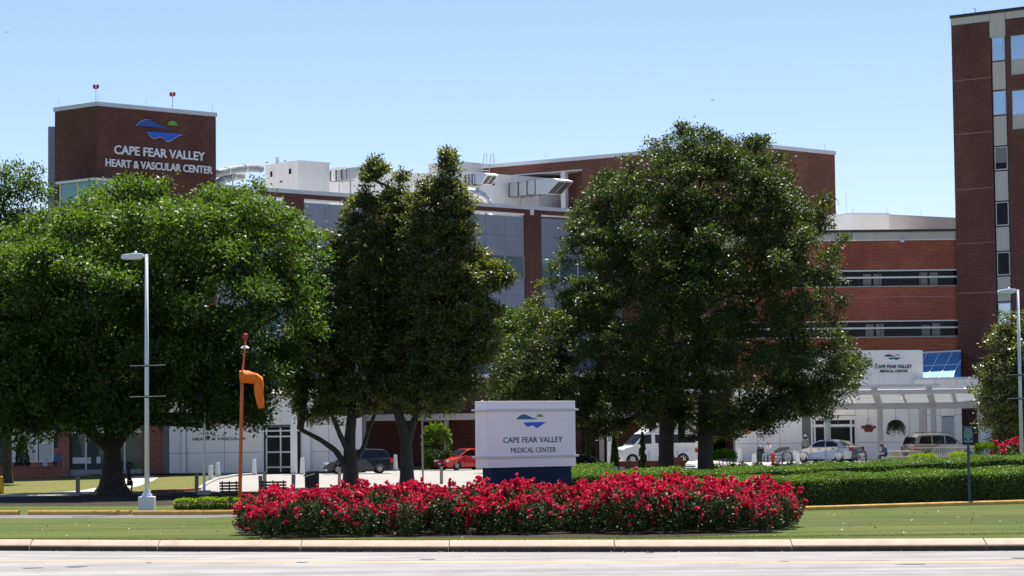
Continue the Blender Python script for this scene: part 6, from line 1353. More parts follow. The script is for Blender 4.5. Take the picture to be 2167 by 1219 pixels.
# forecourt front: brick wall, cap, ground cover
a_, b_ = at(1337, 990, 126.9), at(2200, 985, 126.9); mb = MB(); mb.box(a_.x, b_.x, 126.6, 126.95, -0.1, TZ + 0.05); Rw = tag(mb.build('retaining_wall', BR_LOW), 'long low brick wall along the front of the forecourt', 'wall'); mb = MB(); mb.box(a_.x, b_.x, 126.55, 127.0, TZ + 0.05, TZ + 0.11); mb.build('wall_cap', BR_LOW, Rw)
a_, b_ = at(1310, 990, 138), at(1450, 985, 138); mb = MB(); mb.box(a_.x, b_.x, 137.7, 138.1, TZ - .2, TZ + 0.42); mb.box(at(1428, 985, 137).x, at(1446, 985, 137).x, 137.2, 137.7, TZ - .2, TZ + 0.62); Rw = tag(mb.build('planter_wall', BR_LOW), 'brick planter wall in front of the white van', 'wall')
for k in range(2):
    q = at(1458, 985, 131); mb = MB(); mb.box(q.x - 0.27, q.x + 0.35, 130.8, 131.1, TZ + 0.02 + k * 0.13, TZ + 0.12 + k * 0.13); tag(mb.build('stone_slab', WHITE, bevel=0.01), ('upper' if k else 'lower') + ' of two pale slabs stacked between the magnolia trunks', 'slab')
rng = np.random.default_rng(91)
for i, px in enumerate((1572, 1606, 1648, 1672, 1705, 1732, 1758, 1784, 1806, 1828, 1846)):
    p = at(px, 985, 129 + rng.uniform(0, 2.5)); n = 240; th = rng.uniform(0, 2 * math.pi, n); rr = 0.36 * np.sqrt(rng.uniform(0, 1, n)); C = np.stack([p.x + rr * np.cos(th), p.y + rr * np.sin(th), TZ + 0.05 + 0.42 * rng.uniform(0, 1, n) * (1.1 - rr / .5)], 1)
    S = thing('bedding_plant', 'tufted pale bedding plant in the forecourt bed', 'plant', (p.x, p.y, TZ), 0, 'pale plants along the forecourt bed')
    link(bpy.data.objects.new('leaves', leaf_mesh('leaves', C, 0.16, 0.3, PALEL, 100 + i, rng.uniform(0, 1, n), up=0, out=np.tile([0, 0, 1.0], (n, 1)))), S)
    mb = MB(); mb.lathe([(0.25, -0.02), (0.2, 0.03)], 8, (p.x, p.y, TZ)); mb.build('soil', MULCH, S)

# ------------------------------------------------------------------ vehicles (local: x forward, y left, z up)
def wheel(parent, M, x, y, r, w_=0.2):
    s = 1 if y > 0 else -1
    Mw_ = M @ Matrix.Translation((x, y, r)) @ Matrix.Rotation(R(90) * -s, 4, 'X')
    mb = MB(); mb.lathe([(r * 0.62, -w_ / 2), (r * 0.93, -w_ / 2), (r, -w_ * 0.35), (r, w_ * 0.35), (r * 0.93, w_ / 2), (r * 0.62, w_ / 2 - 0.02)], 22); o = mb.build('wheel', RUB, parent, Mw_, smooth=True)
    mb = MB(); mb.lathe([(r * 0.63, w_ * 0.30), (r * 0.60, w_ * 0.42), (r * 0.2, w_ * 0.36), (r * 0.14, w_ * 0.45), (0.02, w_ * 0.45)], 20)
    mb.build('rim', mat('rim_dark', (0.10, 0.10, 0.105), 0.4, 0.6, var=0), o, Mw_)
    for k in range(7):
        t = 2 * math.pi * k / 7; mb = MB(); mb.bar((r * 0.1 * math.cos(t), r * .1 * math.sin(t), w_ * .46), (r * 0.6 * math.cos(t), r * .6 * math.sin(t), w_ * .46), r * 0.15, 0.025); mb.build('spoke', RIM, o, Mw_)
def arc(cx, r, n=8, z0=0.22):
    a0 = math.asin(max(-1, min(1, (z0 - 0.31) / r)))
    return [(cx + r * math.cos(t), 0.31 + r * math.sin(t)) for t in np.linspace(a0, math.pi - a0, n)]
def car(name, label, loc, heading, W, lower, cabin, wheels, wr, paint, sidewin, front_glass, rear_glass, lights=True, cat='car', wtop=0.80, belt_in=0.06, trim=None, extra=None, plate='front', pillar=True, roofrack=False):
    """lower, cabin: side outlines (x, z); lower gets wheel arches cut out"""
    rz = math.atan2(heading[1], heading[0]); M = Matrix.Translation(Vector(loc)) @ Matrix.Rotation(rz, 4, 'Z')
    V = thing(name, label, cat, loc, rz); hw = W / 2
    zb_ = 0.22
    bott = []
    for wx in sorted(wheels): bott += list(reversed(arc(wx, wr + 0.055, 9, zb_)))
    out = lower + [p for p in sorted([]) ]
    # outline: along the top from rear to front (lower), then back along the bottom with the arches
    fr = sorted(wheels, reverse=True); bot = []
    for wx in fr: bot += arc(wx, wr + 0.055, 9, zb_)
    poly = lower + [(lower[-1][0] - 0.08, zb_)] + bot + [(lower[0][0] + 0.08, zb_)]
    xmax = max(p[0] for p in lower); xmin = min(p[0] for p in lower)
    def wid(x, z):
        k = 1 - 0.05 * ((z - 0.62) / 0.45) ** 2
        e = min(xmax - x, x - xmin); k *= 1 - 0.13 * max(0, 1 - e / 0.55) ** 2
        return hw * k
    bm = bmesh.new()
    rings = []
    nx = 5
    ys = [-1, -0.97, 0, 0.97, 1]
    # side skins (triangulated outline) and a strip round the outline
    sides = {}
    for s in (-1, 1):
        vs_ = [bm.verts.new((x, s * wid(x, z), z)) for x, z in poly]; sides[s] = vs_
        f = bm.faces.new(vs_ if s > 0 else vs_[::-1])
    n = len(poly)
    crown = [bm.verts.new((x, 0, z + (0.025 if z > 0.75 else 0.0))) for x, z in poly]
    for x_, v in zip(poly, crown):
        e = min(xmax - x_[0], x_[0] - xmin)
        if e < 0.3: v.co.x += 0.05 if x_[0] > 0 else -0.05
    for i in range(n):
        j = (i + 1) % n
        bm.faces.new((sides[-1][i], crown[i], crown[j], sides[-1][j])); bm.faces.new((crown[i], sides[1][i], sides[1][j], crown[j]))
    bmesh.ops.triangulate(bm, faces=[f for f in bm.faces if len(f.verts) > 4]); bmesh.ops.recalc_face_normals(bm, faces=bm.faces)
    me = bpy.data.meshes.new('body'); bm.to_mesh(me); bm.free(); me.materials.append(paint)
    o = bpy.data.objects.new('body', me); bv = o.modifiers.new('bevel', 'BEVEL'); bv.width = 0.035; bv.segments = 2; bv.limit_method = 'ANGLE'; bv.angle_limit = R(40); link(o, V, M); body = o
    # underbody and wheel wells
    mb = MB(); mb.box(xmin + 0.3, xmax - 0.3, -hw + 0.22, hw - 0.22, 0.2, 0.62); mb.build('underbody', BLACKV, V, M)
    # cabin, narrower towards the roof
    zmin_c = min(z for x, z in cabin); zmax_c = max(z for x, z in cabin)
    def cw(z): return hw - belt_in - (hw * (1 - wtop)) * (z - zmin_c) / (zmax_c - zmin_c)
    mb = MB(); n = len(cabin)
    vs_ = [(x, -cw(z), z) for x, z in cabin] + [(x, 0, z + (0.03 if z > zmax_c - 0.15 else 0)) for x, z in cabin] + [(x, cw(z), z) for x, z in cabin]
    fs = [tuple(range(n)), tuple(range(3 * n - 1, 2 * n - 1, -1))] + [(i, i + n, (i + 1) % n + n, (i + 1) % n) for i in range(n)] + [(i + n, i + 2 * n, (i + 1) % n + 2 * n, (i + 1) % n + n) for i in range(n)]
    mb.add(vs_, fs); mb.build('cabin', paint, V, M, bevel=0.035)
    for wn in sidewin:
        for s in (-1, 1):
            q = [(x, s * (cw(z) + 0.006), z) for x, z in wn]; mb = MB(); mb.add(q, [tuple(range(len(q)))]); mb.build('side_window', CGLASS, V, M)
    for nm, ((x0, z0), (x1, z1)), ins in (('windscreen', front_glass, 0.06), ('rear_window', rear_glass, 0.10)):
        if x0 is None: continue
        d = Vector((x1 - x0, 0, z1 - z0)); nn = Vector((d.z, 0, -d.x)).normalized(); nn = nn if (nn.x > 0) == (nm == 'windscreen') else -nn
        q = []
        for t, k in ((0.06, ins), (0.94, ins)):
            x, z = x0 + (x1 - x0) * t, z0 + (z1 - z0) * t
            q.append((x, -(cw(z) - k), z)); q.append((x, 0, z + 0.02)); q.append((x, cw(z) - k, z))
        q = [Vector(p) + nn * 0.022 for p in q]; mb = MB(); mb.add(q, [(0, 1, 4, 3), (1, 2, 5, 4)]); mb.build(nm, CGLASS, V, M)
    for wx in wheels:
        for s in (-1, 1): wheel(V, M, wx, s * (hw - 0.11), wr)
    zl_ = lower[-1][1]
    for s in (-1, 1):
        q = lower[-3]; mb = MB(); mb.obox((xmax - 0.17, s * (hw - 0.28), 0.66 if zl_ < 0.9 else 0.7), (Vector((0.92, -0.4 * s, 0)).normalized(), Vector((0.4 * s, 0.92, 0)).normalized(), Vector((0, 0, 1))), (0.10, 0.20, 0.085)); mb.build('headlight', HEADL, V, M, bevel=0.03)
        mb = MB(); mb.obox((xmin + 0.11, s * (hw - 0.16), 0.86), (Vector((1, 0.35 * s, 0)).normalized(), Vector((-0.35 * s, 1, 0)).normalized(), Vector((0, 0, 1))), (0.11, 0.12, 0.13)); mb.build('tail_light', TAIL, V, M, bevel=0.02)
        bx, bz = front_glass[0] if front_glass[0][0] is not None else (0.8, 0.95)
        mb = MB(); mb.obox((bx - 0.45, s * (hw + 0.06), bz + 0.05), ((1, 0, 0), (0, 1, 0), (0, 0, 1)), (0.06, 0.10, 0.06)); mb.build('mirror', paint, V, M, bevel=0.02)
        for hx in (0.15, -0.85):
            mb = MB(); mb.box(hx - 0.09, hx + 0.09, s * (wid(hx, .85) - 0.02), s * (wid(hx, .85) + 0.025), 0.83, 0.86); mb.build('door_handle', paint if trim is None else trim, V, M)
        for hx in (0.75, -0.32, -1.2):
            mb = MB(); mb.box(hx - 0.006, hx + 0.006, s * (wid(hx, .6) - 0.02), s * (wid(hx, .6) + 0.004), 0.34, 0.88); mb.build('door_seam', BLACKV, V, M)
    mb = MB(); mb.box(xmax - 0.12, xmax + 0.062, -0.5, 0.5, 0.36, 0.50); mb.build('grille', BLACKV, V, M, bevel=0.02)
    px_ = xmax + 0.075 if plate == 'front' else xmin - 0.075
    mb = MB(); mb.box(px_ - 0.02, px_ + 0.01, -0.16, 0.16, 0.42 if plate == 'front' else 0.72, 0.53 if plate == 'front' else 0.83); mb.build('number_plate', mat('plate', (0.6, 0.6, 0.6), 0.5, var=0.3, vscale=20), V, M)
    if roofrack:
        for s in (-1, 1):
            mb = MB(); mb.tube([(-1.6, s * (cw(zmax_c) - 0.08), zmax_c + 0.02), (-1.5, s * (cw(zmax_c) - 0.08), zmax_c + 0.09), (0.3, s * (cw(zmax_c) - 0.08), zmax_c + 0.09), (0.4, s * (cw(zmax_c) - 0.08), zmax_c + 0.02)], 0.018, 6); mb.build('roof_rail', DARK, V, M)
    return V, M
def paint(name, c, metal=0.4, rough=0.25): 
    mt = mat(name, c, rough, metal, var=0.03); mt.node_tree.nodes['Principled BSDF'].inputs['Coat Weight'].default_value = 0.6; mt.node_tree.nodes['Principled BSDF'].inputs['Coat Roughness'].default_value = 0.08; return mt
SEDAN_L = [(-2.16, 0.34), (-2.2, 0.55), (-2.18, 0.80), (-2.12, 0.96), (-1.95, 1.01), (-1.45, 1.03), (-0.5, 0.97), (0.9, 0.94), (1.45, 0.85), (1.9, 0.73), (2.12, 0.60), (2.18, 0.45), (2.14, 0.32)]
SEDAN_C = [(-1.72, 0.98), (-1.15, 1.34), (-0.7, 1.42), (-0.1, 1.44), (0.25, 1.40), (0.55, 1.28), (1.08, 0.92)]
def winlist(*a): return a
p = at(1752, 979, 151); car('silver_sedan', 'silver saloon car seen from behind its left side on the forecourt', (p.x, 151, TZ), (-0.78, 0.62), 1.70, SEDAN_L, SEDAN_C, (-1.28, 1.32), 0.305, paint('paint_silver', (0.48, 0.49, 0.51), 0.6),
    winlist([(0.86, 0.99), (0.42, 1.29), (0.05, 1.36), (-0.22, 1.36), (-0.22, 0.99)], [(-0.30, 0.99), (-0.30, 1.36), (-0.75, 1.34), (-1.12, 1.22), (-1.20, 1.02)]), ((1.05, 0.94), (0.28, 1.39)), ((-1.70, 1.0), (-1.05, 1.37)), plate='rear', trim=DARK)
HATCH_L = [(-2.05, 0.34), (-2.12, 0.6), (-2.08, 0.95), (-1.95, 1.05), (-0.5, 0.98), (0.85, 0.95), (1.4, 0.86), (1.85, 0.74), (2.08, 0.60), (2.15, 0.45), (2.1, 0.32)]
HATCH_C = [(-1.98, 1.02), (-1.75, 1.34), (-1.2, 1.46), (-0.4, 1.49), (0.1, 1.47), (0.45, 1.34), (1.2, 0.92)]
p = at(985, 995, 166); car('red_hatchback', 'bright red hatchback facing left behind the monument sign', (p.x, 166, 0.012), (-0.80, -0.60), 1.82, HATCH_L, HATCH_C, (-1.3, 1.35), 0.325, paint('paint_red', (0.52, 0.012, 0.012), 0.1),
    winlist([(0.92, 1.0), (0.42, 1.30), (0.05, 1.39), (-0.25, 1.40), (-0.25, 1.0)], [(-0.33, 1.0), (-0.33, 1.40), (-1.0, 1.37), (-1.5, 1.25), (-1.6, 1.06)]), ((1.15, 0.94), (0.20, 1.45)), ((-1.97, 1.05), (-1.72, 1.36)))
MPV_L = [(-2.2, 0.34), (-2.26, 0.6), (-2.22, 0.95), (-2.12, 1.05), (-0.5, 0.97), (0.85, 0.95), (1.4, 0.88), (1.9, 0.76), (2.14, 0.62), (2.2, 0.45), (2.14, 0.32)]
MPV_C = [(-2.14, 1.0), (-1.95, 1.45), (-1.65, 1.58), (-0.8, 1.62), (0.0, 1.60), (0.4, 1.48), (1.45, 0.92)]
p = at(757, 1002, 157); car('dark_minivan', 'dark blue grey minivan facing left behind the first magnolia trunk', (p.x, 157, 0.012), (-0.985, -0.17), 1.75, MPV_L, MPV_C, (-1.38, 1.38), 0.32, paint('paint_dark', (0.018, 0.024, 0.036), 0.5),
    winlist([(1.05, 1.0), (0.40, 1.36), (0.05, 1.48), (-0.12, 1.5), (-0.12, 1.0)], [(-0.2, 1.0), (-0.2, 1.5), (-1.2, 1.5), (-1.2, 1.02)], [(-1.28, 1.02), (-1.28, 1.5), (-1.62, 1.47), (-1.95, 1.08)]), ((1.4, 0.94), (0.15, 1.58)), ((-2.13, 1.03), (-1.93, 1.47)))
VAN_L = [(-2.6, 0.4), (-2.66, 0.6), (-2.64, 1.2), (-2.6, 1.3), (0.9, 1.26), (1.55, 1.24), (2.2, 1.10), (2.42, 0.98), (2.5, 0.7), (2.5, 0.5), (2.46, 0.38)]
VAN_C = [(-2.62, 1.2), (-2.56, 1.9), (-2.5, 2.45), (-2.35, 2.62), (-0.1, 2.62), (0.35, 2.50), (0.75, 2.12), (1.0, 1.98), (1.75, 1.22)]
p = at(1395, 978, 150); VM = car('white_van', 'white high roofed passenger van facing left behind the big magnolia trunks', (p.x - 0.3, 150, TZ), (-0.95, -0.31), 2.0, VAN_L, VAN_C, (-1.55, 1.85), 0.36, paint('paint_white', (0.72, 0.73, 0.75), 0.0, 0.35),
    winlist([(1.5, 1.33), (0.98, 1.88), (0.55, 1.92), (0.55, 1.33)], [(0.3, 1.36), (0.3, 1.9), (-0.5, 1.9), (-0.5, 1.36)], [(-0.6, 1.36), (-0.6, 1.9), (-1.5, 1.9), (-1.5, 1.36)], [(-1.6, 1.36), (-1.6, 1.9), (-2.4, 1.9), (-2.4, 1.36)]), ((1.72, 1.26), (1.02, 1.96)), ((-2.61, 1.3), (-2.57, 1.88)), cat='van', wtop=0.86, belt_in=0.03)
mb = MB(); mb.box(-2.5, 0.8, -0.93, 0.93, 1.99, 2.03); mb.build('roof_seam', TRIM, VM[0], VM[1])
SUV_L = [(-2.2, 0.42), (-2.28, 0.6), (-2.26, 1.0), (-2.2, 1.12), (-0.5, 1.10), (0.85, 1.08), (1.5, 1.04), (2.05, 0.96), (2.22, 0.8), (2.28, 0.55), (2.24, 0.42)]
SUV_C = [(-2.2, 1.08), (-2.05, 1.55), (-1.85, 1.72), (-0.5, 1.76), (0.2, 1.73), (0.5, 1.62), (1.15, 1.06)]
p = at(1990, 975, 147.5); car('beige_suv', 'beige estate sport utility car facing right under the canopy', (p.x, 147.5, TZ), (0.94, 0.34), 1.82, SUV_L, SUV_C, (-1.38, 1.38), 0.36, paint('paint_beige', (0.33, 0.30, 0.26), 0.4),
    winlist([(0.95, 1.13), (0.5, 1.52), (0.2, 1.62), (-0.05, 1.63), (-0.05, 1.13)], [(-0.13, 1.13), (-0.13, 1.63), (-0.95, 1.64), (-0.95, 1.14)], [(-1.05, 1.14), (-1.05, 1.64), (-1.75, 1.6), (-1.95, 1.16)]), ((1.1, 1.1), (0.3, 1.7)), ((-2.19, 1.12), (-2.04, 1.58)), roofrack=True, plate='rear')
p = at(1232, 1000, 128); car('black_sedan', 'black saloon car mostly hidden behind the right side of the sign', (p.x, 128, 0.012), (0.95, -0.3), 1.78, SEDAN_L, SEDAN_C, (-1.28, 1.32), 0.305, paint('paint_black', (0.010, 0.010, 0.012), 0.3),
    winlist([(0.86, 0.99), (0.42, 1.29), (0.05, 1.36), (-0.22, 1.36), (-0.22, 0.99)], [(-0.30, 0.99), (-0.30, 1.36), (-0.75, 1.34), (-1.12, 1.22), (-1.20, 1.02)]), ((1.05, 0.94), (0.28, 1.39)), ((-1.70, 1.0), (-1.05, 1.37)))

# ------------------------------------------------------------------ people: one continuous body grown over a skeleton
SKIN_D = mat('skin_dark', (0.10, 0.05, 0.03), 0.6, var=0.05); SKIN_L = mat('skin_light', (0.50, 0.27, 0.19), 0.6, var=0.05); EYEM = mat('eye', (0.02, 0.02, 0.02), 0.3, var=0)
def person(label, loc, rotz, pose, top, legs, shoe, skin, hair, scale=1.0, group=None, sleeves=True, hat=None, long_hair=False, bulk=1.0):
    J = dict(pelvis=(0, 0, .93), waist=(0, 0, 1.10), chest=(0, .0, 1.32), neck=(0, .0, 1.47), head=(0, -.03, 1.60), crown=(0, -.01, 1.69),
             shL=(.17, .0, 1.41), elL=(.23, .03, 1.13), wrL=(.24, -.06, .89), haL=(.24, -.09, .80), shR=(-.17, .0, 1.41), elR=(-.23, .03, 1.13), wrR=(-.24, -.06, .89), haR=(-.24, -.09, .80),
             hiL=(.09, 0, .90), knL=(.10, -.02, .50), anL=(.10, .03, .09), toL=(.12, -.13, .035), hiR=(-.09, 0, .90), knR=(-.10, -.02, .50), anR=(-.10, .03, .09), toR=(-.12, -.13, .035))
    J.update(pose)
    Rr = dict(pelvis=.135, waist=.125, chest=.145, neck=.055, head=.092, crown=.07, sh=.062, el=.045, wr=.032, ha=.036, hi=.088, kn=.058, an=.040, to=.034)
    names = list(J); idx = {n: i for i, n in enumerate(names)}
    E_ = [('pelvis', 'waist'), ('waist', 'chest'), ('chest', 'neck'), ('neck', 'head'), ('head', 'crown')]
    for s in 'LR': E_ += [('chest', 'sh' + s), ('sh' + s, 'el' + s), ('el' + s, 'wr' + s), ('wr' + s, 'ha' + s), ('pelvis', 'hi' + s), ('hi' + s, 'kn' + s), ('kn' + s, 'an' + s), ('an' + s, 'to' + s)]
    me = bpy.data.meshes.new('sk'); me.from_pydata([J[n] for n in names], [(idx[a], idx[b]) for a, b in E_], [])
    o = bpy.data.objects.new('sk', me); col.objects.link(o); o.modifiers.new('s', 'SKIN'); ss = o.modifiers.new('d', 'SUBSURF'); ss.levels = 1; ss.render_levels = 1
    if not me.skin_vertices: return None
    for n, i in idx.items():
        r_ = Rr.get(n) or Rr[n[:2]]; k = bulk if n in ('pelvis', 'waist', 'chest') else 1.0
        me.skin_vertices[0].data[i].radius = (r_ * k * (1.15 if n in ('chest', 'pelvis', 'waist') else 1), r_ * k * (0.85 if n in ('chest', 'pelvis', 'waist') else 1)); me.skin_vertices[0].data[i].use_root = n == 'pelvis'
    dg = bpy.context.evaluated_depsgraph_get(); dg.update(); bme = bpy.data.meshes.new_from_object(o.evaluated_get(dg)); bpy.data.objects.remove(o)
    mb = MB()
    mb.v = [tuple(v.co) for v in bme.vertices]; mb.f = [tuple(p.vertices) for p in bme.polygons]
    def seg_d(p, a, b):
        a = Vector(a); b = Vector(b); t = max(0, min(1, (p - a).dot(b - a) / max((b - a).length_squared, 1e-9))); return (p - (a + (b - a) * t)).length
    cls = {}
    for a, b in E_:
        if a in ('neck', 'head'): k = 3
        elif a[:2] in ('wr',): k = 3
        elif a[:2] == 'el': k = 0 if sleeves else 3
        elif a[:2] in ('hi', 'kn') or b[:2] == 'hi': k = 1
        elif a[:2] == 'an': k = 2
        else: k = 0
        cls[(a, b)] = k
    mi = []
    for p in bme.polygons:
        c = p.center; best = min(E_, key=lambda e: seg_d(c, J[e[0]], J[e[1]])); k = cls[best]
        if best == ('pelvis', 'waist') and c.z < J['pelvis'][2] + 0.03: k = 1
        mi.append(k)
    mb.m = mi
    for s in 'LR':                                             # five fingers rooted in each palm
        wv = Vector(J['wr' + s]); hv = Vector(J['ha' + s]); d = (hv - wv).normalized(); side = d.cross(Vector((1, 0, 0))).normalized() if abs(d.x) < .9 else Vector((0, 1, 0)); dn = d.cross(side)
        for k, ln in enumerate((.060, .075, .080, .072, .055)):
            if k == 0: r0_ = wv.lerp(hv, .4) + side * .02; d2 = (d + side * .8).normalized()
            else: r0_ = hv + side * (.028 - .0165 * k); d2 = d
            m1 = r0_ + d2 * ln * .55 + dn * .005; mb.tube([r0_ - d2 * .02, m1, m1 + (d2 * .8 + dn * .35).normalized() * ln * .45], [.010, .009, .007], 6, mi=3)
    S = thing('person', label, 'person', loc, rotz, group); M = Matrix.Translation(Vector(loc)) @ Matrix.Rotation(rotz, 4, 'Z') @ Matrix.Scale(scale, 4)
    # nose and ears belong to the body mesh
    h = Vector(J['head']); fwd = (Vector((0, -1, 0)))
    mb.obox(h + Vector((0, -.095, -.005)), ((1, 0, 0), (0, 1, 0), (0, 0, 1)), (.013, .018, .022), 3)
    for s in (-1, 1): mb.obox(h + Vector((s * .088, .01, 0)), ((1, 0, 0), (0, 1, 0), (0, 0, 1)), (.010, .02, .03), 3)
    mb.build('body', [top, legs, shoe, skin], S, M, smooth=True, fix=False)
    for s in (-1, 1):
        e = MB(); e.lathe([(.004, -.008), (.011, 0), (.004, .008)], 8); e.build('eye', EYEM, S, M @ Matrix.Translation(h + Vector((s * .034, -.084, .02))))
    e = MB(); e.obox(h + Vector((0, -.088, -.045)), ((1, 0, 0), (0, 1, 0), (0, 0, 1)), (.024, .006, .005)); e.build('mouth', mat('lips', (.2, .06, .05), .6, var=0), S, M)
    hb = MB(); vs_ = []; fs = []; nr, ns = 8, 16
    for i in range(nr + 1):
        for k in range(ns):
            th = (i / nr) * R(115 if not long_hair else 140); ph = 2 * math.pi * k / ns; frontness = -math.sin(ph)
            th2 = th * (1 - 0.42 * max(0, frontness)); rr = .108 + .006 * math.sin(5 * ph + i)
            vs_.append((h.x + rr * math.sin(th2) * math.cos(ph) * .95, h.y + .012 + rr * 1.06 * math.sin(th2) * math.sin(ph), h.z + .045 + rr * math.cos(th2) * 0.98))
    fs = [(i * ns + k, i * ns + (k + 1) % ns, (i + 1) * ns + (k + 1) % ns, (i + 1) * ns + k) for i in range(nr) for k in range(ns)]
    hb.add(vs_, fs); hb.build('hair', hair, S, M, smooth=True)
    if hat:
        e = MB(); e.lathe([(.20, 0), (.20, .012), (.105, .02), (.10, .09), (.06, .115)], 16); e.build('hat', hat, S, M @ Matrix.Translation(h + Vector((0, 0, .085))))
    return S
def cloth(n, c): return mat('cloth_' + n, c, 0.85, var=0.15, vscale=6)
BLK = cloth('black', (.012, .012, .014)); HAIRB = mat('hair_black', (.012, .010, .009), .6, var=.2); HAIRG = mat('hair_grey', (.30, .29, .27), .7, var=.2)
walk = dict(knL=(.09, -.16, .50), anL=(.09, -.10, .10), toL=(.10, -.26, .05), knR=(-.09, .04, .50), anR=(-.09, .34, .20), toR=(-.10, .26, .08), elL=(.22, .10, 1.14), wrL=(.22, .02, .92), haL=(.22, -.01, .84), elR=(-.22, -.04, 1.13), wrR=(-.22, -.14, .93), haR=(-.22, -.17, .85))
p = gnd(273, 1044); wk = person('person in dark clothes walking past the oak trunk with a black handbag', (p.x, p.y, 0.012), R(80), walk, cloth('dark_teal', (.03, .045, .05)), BLK, BLK, SKIN_D, HAIRB, 0.86)
q = at(276.5, 1020, p.y); Hb = thing('handbag', 'black handbag hanging from the arm of the walking person', 'handbag', q); mb = MB(); mb.box(q.x - .13, q.x + .15, p.y - .30, p.y - .20, q.z - .17, q.z + .06); mb.build('bag', BLK, Hb, bevel=.04); mb = MB(); mb.tube([(q.x - .09, p.y - .25, q.z + .05), (q.x - .04, p.y - .24, q.z + .2), (q.x + .06, p.y - .24, q.z + .2), (q.x + .11, p.y - .25, q.z + .05)], .012, 6); mb.build('strap', BLK, Hb)
p = at(1705, 975, 155.5); person('person in a light jacket standing with their back turned by the entrance doors', (p.x, 155.5, TZ), R(170), {}, cloth('stone', (.30, .29, .25)), BLK, BLK, SKIN_D, HAIRG, 1.0, bulk=1.08)
sit = dict(pelvis=(0, 0, .52), waist=(0, .02, .70), chest=(0, 0, .92), neck=(0, -.03, 1.07), head=(0, -.08, 1.19), crown=(0, -.06, 1.28), shL=(.17, -.01, 1.01), shR=(-.17, -.01, 1.01), elL=(.22, -.12, .76), elR=(-.22, -.12, .76), wrL=(.12, -.32, .72), wrR=(-.12, -.32, .72), haL=(.07, -.38, .74), haR=(-.07, -.38, .74),
           hiL=(.09, -.03, .50), hiR=(-.09, -.03, .50), knL=(.11, -.44, .52), knR=(-.11, -.44, .52), anL=(.11, -.50, .10), anR=(-.11, -.50, .10), toL=(.12, -.66, .04), toR=(-.12, -.66, .04))
p = at(1628, 977, 153.6); person('person in white shirt and pale blue trousers sitting on the metal bench', (p.x, 153.62, TZ), R(-50), sit, cloth('white', (.66, .68, .70)), cloth('pale_blue', (.38, .46, .54)), BLK, SKIN_L, mat('hair_red', (.30, .14, .10), .7), 1.0, sleeves=False)
p = at(1878, 972, 145); sitf = dict(sit); sitf.update(chest=(0, -.10, .90), neck=(0, -.2, 1.03), head=(0, -.28, 1.12), crown=(0, -.27, 1.21), shL=(.17, -.10, .99), shR=(-.17, -.10, .99))
person('person in a blue top sitting hunched at the concrete table', (p.x - .1, 144.95, TZ), R(-70), sitf, cloth('blue', (.03, .06, .16)), cloth('navy', (.02, .022, .045)), mat('shoe_white', (.6, .6, .6), .6), SKIN_D, HAIRB, 0.95, long_hair=True)
p = at(2135, 960, 150); person('person in black wearing a pale brimmed hat under the right magnolia', (p.x, 150, TZ), R(10), {}, BLK, BLK, BLK, SKIN_D, HAIRB, 1.0, hat=cloth('straw', (.45, .40, .28)))
p = at(2155, 960, 151); person('person in a blue shirt standing in the shade beside the right lamp post', (p.x, 151, TZ), R(-20), {}, cloth('mid_blue', (.06, .10, .22)), BLK, BLK, SKIN_D, HAIRB, 0.98)

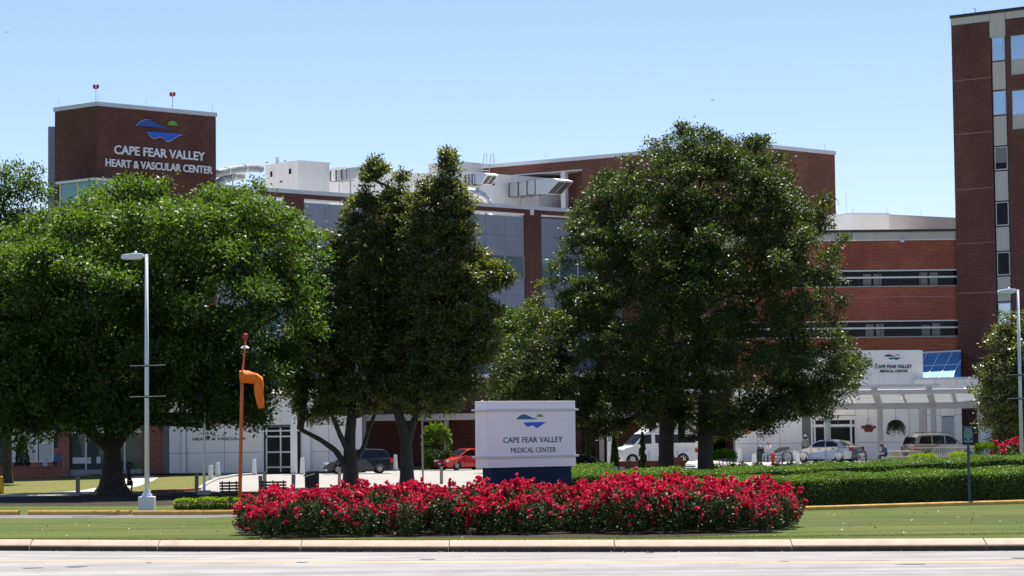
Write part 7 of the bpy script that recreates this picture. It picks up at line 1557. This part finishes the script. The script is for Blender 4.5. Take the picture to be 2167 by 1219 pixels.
# ------------------------------------------------------------------ pale columns under the right tree, birds, aircraft
a_ = at(2085, 940, 156); Pc = thing('entrance_pillar', 'pale square pillar beneath the right magnolia', 'pillar', (a_.x, 156, TZ)); mb = MB(); mb.box(at(2074, 940, 156).x, at(2099, 940, 156).x, 155.8, 156.6, TZ, 4.2); mb.build('shaft', WHITE, Pc, bevel=.01); mb = MB(); mb.box(at(2072, 940, 156).x, at(2101, 940, 156).x, 155.7, 156.7, 4.2, 4.4); mb.build('cap', WHITE, Pc)
def bird(label, px, py, Y, s, rz, wings=True, name='bird'):
    p = at(px, py, Y); S = thing(name, label, 'bird', p, rz); M = Matrix.Translation(p) @ Matrix.Rotation(rz, 4, 'Z') @ Matrix.Scale(s, 4); BM = mat('feather', (.02, .019, .018), .8, var=.2)
    mb = MB(); mb.tube([(-.16, 0, .03), (-.08, 0, .02), (0, 0, .03), (.07, 0, .055), (.11, 0, .075), (.15, 0, .07)], [.012, .04, .05, .035, .03, .004], 8); mb.build('body', BM, S, M)
    mb = MB(); mb.add([(-.15, -.02, .03), (-.27, -.05, .02), (-.27, .05, .02), (-.15, .02, .03), (-.2, 0, .045)], [(0, 1, 4), (1, 2, 4), (2, 3, 4), (3, 0, 4)]); mb.build('tail', BM, S, M)
    for k in (-1, 1):
        mb = MB()
        if wings: mb.add([(.05, k * .03, .05), (.04, k * .28, .16), (-.04, k * .5, .10), (-.10, k * .26, .13), (-.06, k * .03, .05), (-.02, k * .2, .15)], [(0, 1, 5), (1, 2, 5), (2, 3, 5), (3, 4, 5), (4, 0, 5)])
        else: mb.add([(.05, k * .04, .05), (0, k * .06, .05), (-.2, k * .03, .02), (-.05, k * .055, .01)], [(0, 1, 2, 3)])
        mb.build('wing', BM, S, M)
    return S
bird('dark bird flying in the clear sky above the large magnolia', 1508, 213, 150, 0.55, 2.2)
for px, lb in ((565, 'small dark bird perched on the plant unit, left of two'), (603, 'small dark bird perched on the plant unit, right of two')):
    W_ = WB.shifted(5.05); uu, zz_ = W_.hit(px, 341); bird(lb, px, 341.5 + (602 - px) * 0.09, (W_.o + W_.d * uu).y + 1.0, 0.9, 1.0, False)
p = at(13, 68, 2500); Ap = thing('airliner', 'tiny distant aircraft in the sky at the left edge', 'aircraft', p); AM = mat('aircraft', (.6, .6, .62), .4, var=0)
mb = MB(); mb.tube([p + Vector((-2.2, 0, 0)), p + Vector((-1.6, 0, 0)), p + Vector((1.5, 0, 0.05)), p + Vector((2.2, 0, .2))], [.1, .3, .3, .08], 8); mb.build('fuselage', AM, Ap)
mb = MB(); mb.add([p + Vector(q) for q in ((-.5, 0, 0), (.6, -2.4, .2), (.9, -2.4, .2), (.6, 0, 0), (.9, 2.4, .2), (.6, 2.4, .2))], [(0, 1, 2, 3), (0, 3, 4, 5)]); mb.build('wing', AM, Ap)
mb = MB(); mb.add([p + Vector(q) for q in ((1.5, 0, .2), (2.1, 0, 1.0), (2.4, 0, 1.0), (2.2, 0, .2))], [(0, 1, 2, 3)]); mb.build('fin', AM, Ap)
